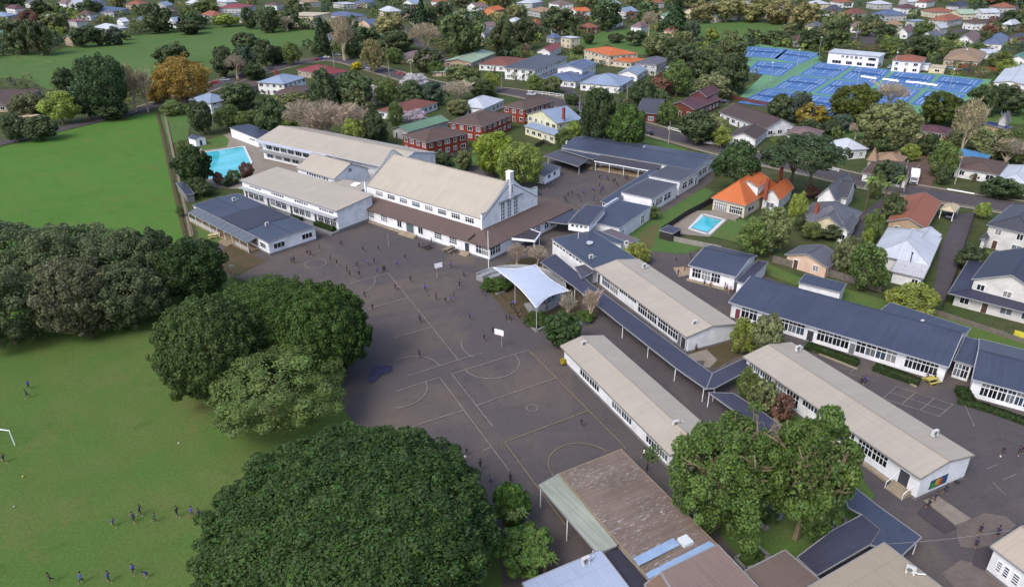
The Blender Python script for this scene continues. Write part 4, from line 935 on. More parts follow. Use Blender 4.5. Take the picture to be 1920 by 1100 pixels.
b3, fr = long_block('long beige-roofed classroom block with a bright mural on its near end', (1393, 668), (1726, 897), (1820, 848), 4.1, 'the mural classroom block',
    rep('L', 2, .15, .3, 1.6, 3.3, 4, 2, .94) + rep('L', 2, .32, .46, 1.0, 3.3, 4, 2, .94) + rep('L', 2, .48, .62, 2.4, 3.3, 4, 1, .94) + rep('L', 2, .64, .8, 1.0, 3.3, 4, 2, .94) + rep('L', 2, .82, .98, 2.4, 3.3, 5, 1, .94) + [('L', .045, .09, .9, 3.1, 1, 1, 'door', (74, 78, 86))])
M, wx, wy = fr
panel(b3, M @ T(wx * .28, .25 - .003, .9), 3.4, 1.5, ((44, 96, 104), [(.05, .3, .1, .6, (70, 150, 70)), (.3, .5, .25, .9, (206, 168, 60)), (.5, .68, .1, .85, (196, 92, 52)), (.68, .95, .3, .95, (46, 80, 140))]))
for k in range(5):
    mb = MB(); mb.box(.73 - .32 * (k + 1), .73 - .32 * k, 1.0, 3.6, 0, .9 - .17 * k); mobj('step', mb.mesh('step', stepc), M, b3)
for y in (1.0, 3.6):
    mb = MB(); mb.bar((.7, y, 1.8), (-.9, y, 1.0), .07, .07); mb.bar((-.87, y, 0), (-.87, y, 1.0), .07, .07, (1, 0, 0)); mobj('handrail', mb.mesh('handrail', FR), M, b3)
mb = MB(); mb.box(.15, .73, 4.2, wy * .55, 0, .4); mobj('footing', mb.mesh('footing', stepc), M, b3)

cl, fr = building('classroom_block', 'long slate-blue roofed classroom block with ranks of windows and two hedges', 'classroom', (1366, 566), (1779, 688), (1800, 634), 3.5, 'the long blue-roofed block', roof='gy', rise=1.7, ridge=.9, ov=(.9, .3, .3, .4), wall=W_, rmat=NAVY, fascia=LG,
    wins=[w for a, b, n in ((.03, .165, 4), (.2, .38, 4), (.41, .56, 4), (.62, .78, 4), (.86, .945, 2)) for w in rep('L', n, a, b, 2.35, 3.05, 2, 1, .9) + rep('L', n, a, b, .8, 2.2, 2, 1, .9)] + [('L', .575, .605, .1, 2.2, 1, 1, 'door'), ('L', .38, .405, .1, 2.2, 1, 1, 'door', (120, 126, 134)), ('L', .95, .975, .1, 2.2, 1, 1, 'door', (130, 70, 84))])
extra(cl, (1497, 529), (1577, 548), (1584, 530), 3.3, roof='flat', ov=.2, rmat=NAVY)
extra(cl, (1642, 588), (1797, 640), (1843, 622), 3.9, prim='L', roof='flat', ov=.2, rmat=NAVY)
extra(cl, (1789, 674), (1826, 686), (1846, 640), 3.3, roof='flat', ov=.3, rmat=NAVY, wins=[('L', .1, .5, .5, 2.8, 2, 2), ('L', .55, .95, .5, 2.8, 2, 2)])
c3, fr = building('classroom_block', 'blue-roofed classroom block running out of the right edge behind a low hedge', 'classroom', (1822, 710), (2010, 760), 15.0, 3.6, 'the right-hand blue-roofed block', roof='gy', rise=1.6, ov=(.8, .3, .3, .3), wall=W_, rmat=NAVY, fascia=LG, wins=rep('L', 9, .05, .9, 2.4, 3.1, 2, 1, .86) + rep('L', 9, .05, .9, .8, 2.25, 2, 1, .86))
sb, fr = building('small_classroom', 'small white classroom with overhanging slate blue roof above the paved yard', 'classroom', (1293, 494), (1380, 519), (1420, 479), 3.7, 'the small blue-roofed classroom', roof='gy', rise=1.2, ridge=.62, ov=(.7, .4, .3, .3), wall=W_, rmat=NAVY, fascia=LG, wins=rep('L', 3, .3, .95, 1.0, 2.9, 3, 2, .88))
extra(sb, (1380, 526), (1400, 532), (1441, 492), 3.0, prim='R', roof='flat', ov=.3, rmat=NAVY2)
M, wx, wy = fr; mb = MB(); mb.box(.0, .69, .4, wy, 0, .35); mobj('seat_ledge', mb.mesh('seat_ledge', stepc), M, sb)

# covered walkways
w1 = empty('covered_walkway', T(P(1168, 611)), 'long slate walkway roof running down between the two beige classroom blocks', 'walkway'); lm('the long slate walkway', 1220, 640)
slab(w1, [(1013, 491), (1041, 476), (1117, 539), (1200, 600), (1282, 661), (1336, 700), (1324, 729), (1267, 689), (1168, 611), (1076, 537)], 2.7, NAVY2, post=[(1018, 492), (1078, 537), (1168, 610), (1216, 646), (1267, 688), (1320, 726)])
slab(w1, [(1324, 728), (1336, 699), (1398, 670), (1416, 687), (1340, 727)], 2.72, NAVY2, post=[(1340, 725), (1412, 687)])
slab(w1, [(1328, 735), (1376, 737), (1424, 768), (1478, 806), (1440, 822), (1380, 772)], 2.6, NAVY2, post=[(1330, 737), (1382, 770), (1436, 818)])
slab(w1, [(1078, 500), (1104, 494), (1116, 508), (1090, 522)], 3.0, CHAR)
w2 = empty('covered_walkway', T(P(1722, 1006)), 'dark blue angled canopy with leaf litter beside the tan roof at the bottom', 'walkway'); lm('the blue angled canopy', 1620, 1010)
slab(w2, [(1580, 905), (1596, 908), (1650, 950), (1728, 1006), (1692, 1040), (1632, 1020), (1650, 992), (1616, 964), (1590, 950)], 2.8, NAVY, post=[(1722, 1006), (1694, 1038)], dz=[0, 0, 0, 0, 0, .25, .35, .25, .1])
slab(w2, [(1616, 964), (1650, 992), (1632, 1020), (1532, 1078), (1494, 1044), (1560, 994)], 2.8, NAVY2, dz=[.25, .35, .25, 0, 0, .1])

# foreground roofs
RUST = roofing('flaking brown roof', (130, 116, 108), .45, .06, .26, .8, False, .2, (186, 184, 192))
fg, fr = building('workshop', 'brown workshop with paint flaking off its sheet roof beside the netball court', 'building', (1049, 887), (1226, 1095), (1352, 1032), 4.2, 'the flaking brown roof', roof='mx', rise=.35, ov=.25, wall=mat('tan wall', (148, 134, 118), .8, .15), rmat=RUST, wins=[('L', .5, .62, .8, 2.4, 2), ('L', .75, .85, .8, 2.4, 2)], fascia=mat('rusty gutter', (150, 136, 112), .7, .2, 2))
M, wx, wy = fr
SKY1 = mat('pale blue clear sheet', (150, 178, 214), .3, .1, .8)
for nm, p in (('clear_sheet', [(1187, 1046), (1262, 1008), (1275, 1021), (1198, 1060)]), ('clear_sheet', [(1210, 1075), (1329, 1014), (1341, 1021), (1216, 1085)])):
    w = [P(a, b, 4.52) for a, b in p]; mb = MB(); mb.add([(q.x, q.y, 4.56) for q in w] + [(q.x, q.y, 4.5) for q in w], [(0, 1, 2, 3), (7, 6, 5, 4), (0, 4, 5, 1), (1, 5, 6, 2), (2, 6, 7, 3), (3, 7, 4, 0)]); mobj(nm, mb.mesh(nm, SKY1), None, fg)
q = P(1285, 1014, 4.6); mb = MB(); mb.box(-.65, .65, -.65, .65, -.2, .25); mobj('skylight', mb.mesh('skylight', mat('white dome', (220, 230, 240), .4, .05)), T(q, rz=math.radians(27)), fg)
slab(fg, [(1010, 909), (1049, 887), (1157, 1021), (1120, 1036)], 3.6, roofing('mossy clear sheeting', (164, 172, 160), .6, .14, .25, .5), name='veranda_roof', post=[(1014, 910), (1064, 972), (1112, 1030)], dz=[0, .3, .3, 0])
lb = empty('shed_building', T(P(1126, 1046)), 'pale blue metal roof with vent in the bottom foreground', 'building'); lm('the pale blue metal roof', 1080, 1070)
PALEB = roofing('pale blue metal roof', (176, 190, 218), .55, .1, .08, .45)
slab(lb, [(979, 1092), (1126, 1030), (1186, 1108), (1215, 1150), (1060, 1230)], 3.7, PALEB)
mb = MB(); 
w = [P(a, b, 3.7) for a, b in ((987, 1096), (1124, 1038), (1206, 1148), (1062, 1222))]; mb.prism([(q.x, q.y) for q in w], 'z', 0, 3.4); mobj('wall', mb.mesh('wall', W_), None, lb)
sv = empty('flat_roof_lobby', T(P(1158, 1040)), 'narrow dark flat roof between the pale blue roof and the flaking brown roof', 'building')
slab(sv, [(1132, 1036), (1158, 1023), (1214, 1086), (1236, 1130), (1200, 1150)], 3.3, mat('dark felt', (56, 56, 72), .9, .15))
b5 = empty('shed_building', T(P(1345, 1032)), 'mauve-brown ribbed roof at the bottom centre of the photograph', 'building'); lm('the mauve ribbed roof', 1320, 1070)
MAUVE = roofing('mauve ribbed roof', (142, 124, 120), .5, .2, .1, .7)
slab(b5, [(1240, 1071), (1346, 1020), (1420, 1098), (1470, 1150), (1330, 1220)], 4.7, MAUVE); slab(b5, [(1208, 1095), (1238, 1073), (1328, 1220), (1290, 1220)], 4.6, roofing('tan ribbed slope', (134, 112, 96), .5, .2, .1, .7), dz=[-.5, 0, 0, -.5])
b6 = empty('shed_building', T(P(1472, 1040)), 'small brown hipped roof beside the square planter', 'building'); lm('the small brown hipped roof', 1470, 1065)
slab(b6, [(1396, 1069), (1472, 1030), (1536, 1084), (1600, 1150), (1480, 1200)], 4.2, roofing('brown ribbed roof', (118, 104, 98), .5, .22, .12, .7))
b7 = empty('shed_building', T(P(1657, 1026)), 'tan ribbed roof with heat pump at the bottom of the photograph', 'building'); lm('the tan ribbed roof', 1640, 1070)
slab(b7, [(1512, 1101), (1658, 1016), (1768, 1101), (1860, 1180), (1640, 1300)], 4.6, roofing('tan ribbed roof', (168, 158, 142), .45, .16, .08, .7))
for r_, pts in ((b5, [(1250, 1080), (1345, 1032), (1460, 1150), (1330, 1210)]), (b6, [(1400, 1076), (1472, 1040), (1590, 1150), (1480, 1190)]), (b7, [(1516, 1108), (1657, 1026), (1850, 1180), (1640, 1290)])):
    mb = MB(); w = [P(a, b, 4.2) for a, b in pts]; mb.prism([(q.x, q.y) for q in w], 'z', 0, 3.9); mobj('wall', mb.mesh('wall', W_), None, r_)
building('classroom_block', 'cream-roofed white building cut off by the bottom right corner', 'building', (1857, 1023), (2010, 1140), 9.0, 3.9, 'the corner building', roof='gy', rise=1.4, ov=(.4, .3, .3, .3), wall=W_, rmat=roofing('cream sheet roof', (186, 176, 162), .6, .08, .1), plinth=(.4, grey_pl), wins=[('L', .84, .9, 1.2, 2.6, 1, 4), ('L', .74, .8, 1.2, 2.6, 1, 4), ('L', .6, .68, 1.2, 2.6, 1, 4)])

# white hedge-side, planters
def hedge(label, pts, w, h, ph=None):
    c = [P(*p) for p in pts]; root = empty('hedge', T(P(*pts[0])), label, 'hedge'); v = []; r = random.Random(int(pts[0][0]))
    for a, b in zip(c, c[1:]):
        L = (b - a).length; d = (b - a).normalized(); n = Vector((-d.y, d.x, 0))
        for k in range(int(L * 260 * (w + h) / 2)):
            f = r.random(); sx = r.uniform(-1, 1); sz = r.random()
            if r.random() < .5: sx = math.copysign(1, sx) * r.uniform(.85, 1.05)
            else: sz = r.uniform(.85, 1.06)
            v.append((a + (b - a) * f + n * sx * w / 2 + Vector((0, 0, sz * h)), n * sx + Vector((0, 0, sz))))
    mobj('foliage', leaves_mesh(v, .2, r), None, root, lin((62, 84, 44)))
    mb = MB()
    for a, b in zip(c, c[1:]): mb.bar((a.x, a.y, h * .4), (b.x, b.y, h * .4), w * .8, h * .75)
    mobj('inner_branches', mb.mesh('inner_branches', mat('hedge core', (44, 54, 34), .9, .2, 2)), None, root)
    if ph: lm(ph, *pts[0])
# ------------------------------------------------------------------ hedges and planted edges of the school
hedge('clipped hedge under the left windows of the long blue-roofed block', [(1511, 652), (1608, 686)], 1.5, 1.1, 'the left clipped hedge')
hedge('clipped hedge under the right windows of the long blue-roofed block', [(1638, 692), (1722, 722)], 1.5, 1.1, 'the right clipped hedge')
hedge('low hedge below the windows at the right edge', [(1795, 752), (1850, 768), (1930, 796)], 1.6, .7)
hedge('upright hedge beside the red door at the right', [(1800, 735), (1815, 760)], 1.8, 1.3)
for k, (a, b, ph) in enumerate([((462, 378), (497, 389), 'first hedge from the pool under the hedged block'), ((507, 392), (516, 395), 'short second hedge from the pool under the hedged block'), ((549, 407), (568, 413), 'third hedge from the pool under the hedged block'), ((594, 419), (630, 431), 'nearest hedge to the hall steps under the hedged block')]): hedge(ph, [(a[0] - 2, a[1] + 6), (b[0] - 2, b[1] + 6)], 1.3, 1.5)
for k, (a, b, lab) in enumerate([((1560, 664), (1605, 681), 'white concrete kerb in front of the left clipped hedge'), ((1638, 688), (1716, 714), 'white concrete kerb in front of the right clipped hedge')]):
    p, q = P(a[0] - 40 * (k == 0), a[1] - 6 + 3 * k), P(b[0] + 2, b[1] + 12)
    mb = MB(); mb.bar((0, 0, .15), tuple(Vector((q.x, q.y, .15)) - Vector((p.x, p.y, 0))), .25, .3); tag(mobj('garden_kerb', mb.mesh('garden_kerb', stepc), T(p.x, p.y, 0)), lab, 'kerb')

# ------------------------------------------------------------------ houses of the suburb
RC = {'orange': (204, 114, 66), 'terra': (154, 98, 80), 'tan': (158, 134, 112), 'grey': (104, 106, 118), 'pblue': (148, 166, 196), 'blue': (96, 112, 148), 'white': (202, 210, 224), 'red': (146, 62, 66), 'brown': (100, 83, 78), 'dbrown': (84, 72, 72), 'navy': (60, 62, 84), 'green': (112, 148, 122), 'pgreen': (166, 190, 170), 'maroon': (98, 68, 78), 'char': (78, 80, 92), 'rbrown': (130, 84, 76), 'sky': (88, 146, 204), 'cream': (206, 190, 160), 'teal': (70, 140, 120), 'mauve': (128, 108, 112)}
WC = {'white': (214, 217, 222), 'cream': (196, 187, 164), 'brick': (126, 58, 46), 'tan': (164, 146, 122), 'grey': (170, 172, 176), 'yellow': (202, 204, 176), 'pale': (194, 195, 196), 'dred': (96, 48, 44), 'brown': (120, 94, 76), 'pink': (206, 178, 160), 'orange': (196, 120, 70)}
RCN = {'pblue': 'pale blue', 'dbrown': 'dark brown', 'navy': 'navy', 'pgreen': 'pale green', 'char': 'charcoal', 'rbrown': 'red-brown', 'terra': 'terracotta', 'sky': 'bright blue'}
TILED = {'orange', 'terra', 'tan', 'brown', 'dbrown', 'rbrown', 'maroon', 'mauve'}
def rmat(k): return roofing('house roof ' + k, RC[k], .5 if k in TILED else .7, .12, .18, .75 if k in TILED else .5, k in TILED)
def wmat(k): return brick('house brick ' + k, WC[k]) if k in ('brick',) else boards('house wall ' + k, WC[k])
def house(lab, ph, L, N, R, h, roof, rise, rc, wc, chim=None, cat='house', name='house', prim=None, ridge=.5, ov=.45, hipl=None, wins='auto'):
    return building(name, lab, cat, L, N, R, h, ph, prim=prim, roof=roof, rise=rise, rmat=rmat(rc), wall=wmat(wc), wins=wins, ridge=ridge, ov=ov, hipl=hipl)
def chimney(root, p, zt, h, c=(150, 78, 60), w=.8):
    q = P(*p, zt); mb = MB(); mb.box(-w / 2, w / 2, -w / 2, w / 2, zt - h, zt); mb.box(-w / 2 - .08, w / 2 + .08, -w / 2 - .08, w / 2 + .08, zt, zt + .12); mb.tube((0, 0, zt + .12), (0, 0, zt + .5), .14, .12, 6)
    mobj('chimney', mb.mesh('chimney', mat('chimney %d %d %d' % c, c, .9, .25, 3)), T(q.x, q.y, 0, math.radians(52)), root)

oh, fr = house('cream bungalow with vivid orange tiled roof and dormer beside the small pool', 'the orange-tiled bungalow', (1339, 368), (1399, 386), (1462, 348), 3.6, 'hip', 4.6, 'orange', 'cream', wins=[('L', .06, .46, .7, 2.6, 6, 2), ('L', .54, .95, .5, 2.8, 6, 2), ('R', .1, .3, 1, 2.3, 2)])
extra(oh, (1428, 369), (1463, 376), (1489, 352), 3.4, roof='gx', rise=2.6, rmat=rmat('orange'), wall=wmat('white'), wins='auto')
extra(oh, (1388, 338), (1424, 352), (1444, 335), 6.6, roof='gx', rise=1.4, rmat=rmat('orange'), wall=wmat('white'), z0=3.5)
chimney(oh, (1440, 337), 8.6, 5.5); chimney(oh, (1466, 315), 8.4, 5)
fr2 = frame_of((1416, 346), (1427, 349), (1434, 343), 6.6); volume(oh, fr2, 6.6, 'gx', .5, .1, WP, rmat('orange'), [('L', .1, .9, 5.2, 6.4, 3, 1)], z0=4.6)
M, wx, wy = fr; mb = MB(); mb.box(-3, .4, 1, wy - 1, 0, .5); mobj('terrace', mb.mesh('terrace', concrete), M, oh)
gv, fr = house('grey hipped villa with cream front gable below the orange-tiled bungalow', 'the grey villa', (1507, 398), (1592, 428), (1617, 396), 3.2, 'hip', 3.2, 'grey', 'cream')
extra(gv, (1526, 412), (1578, 427), (1600, 402), 3.3, roof='gx', rise=2.2, rmat=rmat('grey'), wall=wmat('cream'), wins=[('L', .3, .7, .9, 2.1, 3)]); chimney(gv, (1533, 384), 6.6, 3)
extra(gv, (1572, 428), (1592, 436), (1610, 412), 3.0, roof='gx', rise=1.2, rmat=rmat('grey'), wall=wmat('white'), wins=[('L', .2, .8, .8, 2.0, 2)])
h1, fr = house('grey gabled house with steep white-framed gables by the road', 'the steep grey gabled house', (1530, 370), (1568, 378), (1603, 348), 3.6, 'gx', 3.4, 'grey', 'white')
extra(h1, (1566, 366), (1590, 372), (1606, 352), 3.6, roof='gy', rise=3.0, rmat=rmat('char'), wall=wmat('white'))
house('long house with plain terracotta gable roof facing the driveway', 'the terracotta gabled house', (1663, 414), (1737, 429), (1766, 379), 3.0, 'gx', 1.9, 'terra', 'tan')
cp, fr = building('carport', 'small cream hipped carport on posts behind the terracotta gabled house', 'carport', (1764, 391), (1791, 398), (1802, 386), 2.5, 'the cream carport', roof='hip', rise=1.0, rmat=rmat('cream'), walls=False)
M, wx, wy = fr
for x, y in ((.3, .3), (wx - .3, .3), (.3, wy - .3), (wx - .3, wy - .3)):
    mb = MB(); mb.box(x - .08, x + .08, y - .08, y + .08, 0, 2.4); mobj('post', mb.mesh('post', FR), M, cp)
wh, fr = house('white metal-roofed cottage with rusty lean-to below the terracotta gabled house', 'the white metal-roofed cottage', (1636, 472), (1743, 498), (1766, 445), 3.2, 'hip', 2.6, 'white', 'white')
extra(wh, (1700, 452), (1748, 462), (1766, 440), 3.4, roof='gx', rise=1.4, rmat=rmat('white'), wall=wmat('white'))
extra(wh, (1668, 512), (1732, 522), (1744, 499), 2.7, roof='mx', rise=.6, rmat=roofing('rusting white sheet', (204, 206, 214), .7, .1, .1, .6, False, .3, (140, 66, 48)), wall=wmat('white'), wins=[('L', .1, .3, .9, 1.9, 2)])
q = P(1710, 478, 5.2); mb = MB(); mb.tube((0, 0, -1.4), (0, 0, .4), .12, .12, 8); mb.tube((0, 0, .4), (0, 0, .6), .22, .2, 8); mobj('flue', mb.mesh('flue', mat('black flue', (44, 44, 48), .6)), T(q), wh)
nh, fr = house('large two-storey house with navy tiled roof at the right edge', 'the large navy-roofed house', (1780, 545), (1965, 596), (1990, 520), 2.8, 'hip', 1.6, 'navy', 'pale', ov=1.2)
extra(nh, (1822, 523), (1960, 558), 18, 5.6, roof='gx', rise=2.8, rmat=rmat('navy'), wall=wmat('pale'), wins=[('L', .82, .93, 3.6, 4.8, 2), ('L', .42, .54, 3.6, 4.8, 2), ('L', .45, .75, .3, 2.2, 4)])
M, wx, wy = fr
g8, fr = house('two-storey pale house with dark grey hipped roof above the navy-roofed house', 'the two-storey grey hipped house', (1846, 424), (1940, 442), (1985, 400), 5.5, 'hip', 2.2, 'char', 'pale')
extra(g8, (1838, 446), (1850, 450), (1870, 432), 2.6, roof='hip', rise=.8, rmat=rmat('char'), wall=wmat('pale'))
house('low grey-roofed house with cream gable behind the long blue-roofed block', 'the low grey-roofed house', (1471, 477), (1552, 502), (1571, 480), 2.7, 'gx', 1.7, 'grey', 'pink')
h10, fr = house('white house with brown roof and garage across the road', 'the brown-roofed garage house', (1620, 318), (1701, 337), (1724, 308), 2.8, 'hip', 1.4, 'brown', 'white')
extra(h10, (1636, 297), (1690, 306), (1702, 294), 3.4, roof='hip', rise=1.8, rmat=rmat('tan'), wall=wmat('tan'), wins='auto')
house('long low brown gabled house above the brown-roofed garage house', 'the long low brown house', (1660, 275), (1712, 284), (1722, 271), 3.0, 'gy', 1.2, 'brown', 'tan')
house('white house with brown hipped roof right of the parking yard', 'the right brown hipped house', (1789, 314), (1874, 328), (1892, 305), 2.9, 'hip', 1.6, 'brown', 'white')
building('shed', 'long shed under a bright blue tarpaulin roof', 'shed', (1792, 292), (1850, 301), (1858, 290), 3.0, 'the blue tarpaulin shed', roof='my', rise=.6, rmat=rmat('sky'), wall=wmat('tan'), ov=.2)
house('white house with white metal roof cut by the right edge near the road', 'the white house by the right edge', (1869, 336), (1930, 348), (1950, 318), 3.2, 'hip', 1.6, 'white', 'white')
house('low house with maroon hipped roof below the tennis courts', 'the maroon-roofed house', (1722, 241), (1776, 252), (1787, 241), 2.8, 'hip', 1.5, 'maroon', 'tan')
house('grey hipped cottage behind the wide dark tree', 'the grey hipped cottage', (1476, 247), (1530, 259), (1546, 245), 3.0, 'hip', 2.0, 'mauve', 'white')
house('cottage with bright white hipped roof right of the wide dark tree', 'the bright white hipped cottage', (1551, 266), (1587, 282), (1610, 271), 3.2, 'hip', 2.2, 'white', 'white')
h17, fr = house('big brown gabled house with white gable wall above the wide dark tree', 'the big brown gabled house', (1348, 210), (1436, 242), (1458, 224), 3.2, 'gy', 3.0, 'dbrown', 'white')
extra(h17, (1374, 250), (1418, 262), (1440, 244), 3.0, roof='gx', rise=1.8, rmat=rmat('dbrown'), wall=wmat('white'), wins='auto')
h18, fr = house('dark red barn-like house with two skylights beside the bend', 'the dark red barn house', (1204, 200), (1232, 214), (1256, 192), 3.6, 'gy', 3.4, 'char', 'dred')
h19, fr = house('dark red gabled house below the green bank', 'the dark red gabled house', (1272, 190), (1302, 206), (1352, 186), 3.6, 'gx', 2.4, 'maroon', 'dred')
extra(h19, (1298, 176), (1325, 182), (1350, 170), 5.6, roof='gx', rise=2.2, rmat=rmat('maroon'), wall=wmat('dred'), wins='auto')
house('grey two-storey hipped house at the foot of the grass bank', 'the grey two-storey house', (1201, 114), (1232, 122), (1259, 111), 5.6, 'hip', 2.0, 'grey', 'grey')
house('small white flat-roofed annex beside the grey two-storey house', None, (1250, 125), (1272, 129), (1286, 122), 3.0, 'flat', 0, 'white', 'white')
house('villa with broad pale blue hipped roof and bay front', 'the pale blue hipped villa', (1098, 150), (1163, 162), (1190, 147), 3.4, 'hip', 3.4, 'pblue', 'white')
h22, fr = house('white house with stacked blue-grey gable roofs', 'the stacked blue-roofed house', (1032, 141), (1080, 153), (1118, 137), 3.2, 'hip', 2.0, 'blue', 'white')
extra(h22, (1057, 122), (1092, 131), (1119, 118), 6.2, roof='gx', rise=1.6, rmat=rmat('blue'), wall=wmat('white'), wins='auto')
house('pale house with bluish roof behind the pale blue hipped villa', None, (1166, 133), (1196, 141), (1214, 130), 3.2, 'gx', 2.0, 'pblue', 'white')
h23, fr = house('large cream two-storey house with salmon orange hipped roof', 'the salmon-roofed house', (1094, 93), (1142, 105), (1180, 96), 5.6, 'hip', 2.2, 'orange', 'cream')
extra(h23, (1132, 112), (1184, 118), (1198, 109), 3.0, roof='hip', rise=1.0, rmat=rmat('orange'), wall=wmat('cream'), wins='auto')
house('long modern house with flat black roofs and big windows', 'the flat black-roofed house', (955, 122), (1004, 131), (1066, 106), 5.8, 'flat', 0, 'char', 'white', ov=.8)
house('white house with red gable roof above the flat black-roofed house', 'the red gabled house', (1016, 92), (1032, 98), (1054, 87), 3.6, 'gx', 2.2, 'red', 'white')
house('white house with red-brown hipped roof left of the flat black-roofed house', 'the red-brown hipped house', (905, 117), (958, 124), (990, 110), 3.2, 'hip', 2.0, 'rbrown', 'white')
h27, fr = house('long house with pale green roof above the street', 'the pale green-roofed house', (832, 115), (884, 118), (930, 99), 3.0, 'gx', 1.6, 'pgreen', 'tan')
house('low pale green garage roof by the street', None, (816, 131), (848, 136), (863, 128), 2.4, 'flat', 0, 'pgreen', 'tan', cat='garage', name='garage')
house('villa with brown hipped roof and orange chimney pots behind the street trees', 'the brown street villa', (752, 103), (800, 110), (830, 98), 3.2, 'hip', 2.2, 'mauve', 'cream')
for lab, ph, L, N, R in [('red brick flats with brown hipped roof directly behind the hall', 'the front red brick flats', (729, 258), (800, 268), (878, 250)), ('red brick flats in the middle of the row with brown hipped roof', 'the middle red brick flats', (838, 230), (905, 238), (962, 214)), ('red brick flats nearest the street with brown hipped roof', 'the far red brick flats', (930, 202), (985, 206), (1042, 188))]:
    r_, fr = house(lab, ph, L, N, R, 5.6, 'hip', 2.0, 'brown', 'brick')
house('house with dull green hipped roof behind the front red brick flats', 'the dull green-roofed house', (727, 243), (765, 248), (842, 226), 3.2, 'gx', 1.6, 'green', 'grey')
house('cottage with shining white hipped roof above the red brick flats', 'the shining white cottage', (862, 195), (908, 204), (946, 187), 3.3, 'hip', 2.6, 'white', 'white')
h32, fr = house('house with red-brown hipped roof among trees behind the hall', 'the red-brown hipped bungalow', (706, 207), (758, 214), (822, 192), 3.0, 'hip', 2.2, 'rbrown', 'white')
cr, fr = house('pale yellow two-storey house with pale blue gables beside the flats', 'the pale yellow gabled house', (986, 214), (1044, 232), (1075, 218), 5.6, 'gx', 3.2, 'pblue', 'yellow')
extra(cr, (982, 236), (1040, 254), (1048, 248), 3.2, prim='L', roof='mx', rise=.8, rmat=rmat('pblue'), wall=wmat('yellow'), wins='auto'); chimney(cr, (1057, 203), 10.5, 4)
house('house with crimson hipped roof by the street', 'the crimson-roofed house', (556, 131), (608, 141), (637, 130), 3.2, 'hip', 2.4, 'red', 'tan')
h34, fr = house('tall white house with pale blue hipped roof near the street', 'the tall pale blue-roofed house', (500, 149), (532, 158), (575, 145), 5.4, 'hip', 2.6, 'pblue', 'white'); chimney(h34, (517, 132), 8.8, 3, (170, 62, 60))
house('brown hipped garage house in front of the tall pale blue-roofed house', None, (527, 168), (562, 176), (587, 162), 3.0, 'hip', 1.4, 'brown', 'brown')
house('white villa on posts with pale blue roof beside the car park', 'the white posted villa', (353, 187), (394, 194), (434, 184), 4.6, 'hip', 2.4, 'pblue', 'white')
house('brown hipped house right of the car park trees', 'the brown car park house', (432, 158), (468, 166), (494, 153), 3.0, 'hip', 1.6, 'brown', 'tan')
house('large brown hipped house at the left edge above the road', 'the brown house by the left edge', (-55, 187), (12, 197), (78, 168), 3.0, 'hip', 2.6, 'brown', 'tan')
house('low tan flat-roofed shed in the left hedge', None, (3, 217), (40, 223), (67, 214), 2.4, 'flat', 0, 'cream', 'tan', cat='shed', name='shed')
# tennis club
tc, fr = building('tennis_clubhouse', 'long white two-storey tennis clubhouse with curved pale roof', 'clubhouse', (1552, 98), (1650, 107), 10, 6.2, 'the white tennis clubhouse', roof='mx', rise=.8, ov=.5, wall=W_, rmat=rmat('white'), wins=rep('L', 5, .3, .75, 4.0, 5.2, 2, 1, .6) + [('L', .05, .2, 3.8, 5.2, 1), ('L', .05, .22, 1., 2.4, 3), ('L', .3, .4, .8, 2.4, 2), ('L', .5, .62, .8, 2.4, 3), ('L', .72, .9, .8, 2.4, 3)])
t2, fr = house('square white club pavilion with orange hipped roof and glazed veranda', 'the orange-roofed pavilion', (1677, 109), (1729, 117), (1738, 108), 5.8, 'hip', 1.8, 'terra', 'white')
building('shed', 'small cream shed beside the orange-roofed pavilion', 'shed', (1744, 124), (1772, 128), (1776, 123), 3.0, None, roof='flat', ov=.1, wall=wmat('cream'), rmat=rmat('cream'), wins=[('L', .3, .6, .9, 2.0, 2)])
building('shed', 'small white shed against the orange-roofed pavilion', 'shed', (1731, 120), (1743, 122), (1746, 119), 3.0, None, roof='flat', ov=.1, wall=WP, rmat=rmat('white'))
house('tan hipped house behind the tennis court fence', 'the tan hipped house', (1772, 107), (1838, 116), (1850, 98), 3.4, 'hip', 3.0, 'tan', 'tan')
house('low white flat-roofed house right of the tan hipped house', None, (1832, 97), (1868, 102), (1877, 94), 3.2, 'flat', 0, 'white', 'white')
house('white house with teal roof at the right edge by the courts', 'the teal-roofed house', (1896, 108), (1925, 113), (1945, 102), 3.2, 'gx', 2.0, 'teal', 'white')
house('wide white metal roofed hall at the right end of the tennis courts', 'the white hall by the courts', (1866, 150), (1925, 160), (1945, 128), 4.0, 'gx', 1.2, 'white', 'white')
house('white gabled house behind the tarmac yard', 'the white gabled yard house', (1686, 58), (1703, 63), (1716, 55), 3.6, 'gx', 3.2, 'mauve', 'white')
house('white gabled house with dark roof right of the tan hipped house', 'the dark-roofed white gable', (1797, 72), (1826, 79), (1842, 68), 3.6, 'gx', 3.6, 'mauve', 'white')
house('pale house with blue hipped roof near the right edge', 'the blue hipped house', (1848, 76), (1880, 84), (1893, 70), 3.4, 'hip', 3.2, 'blue', 'white')
building('solar_shed', 'low roof covered with dark blue solar panels in a back yard', 'shed', (1842, 234), (1886, 242), (1890, 236), 2.0, None, roof='my', rise=.5, rmat=roofing('solar panel', (52, 60, 104), 1.0, .2, .1, .2), wall=wmat('tan'))
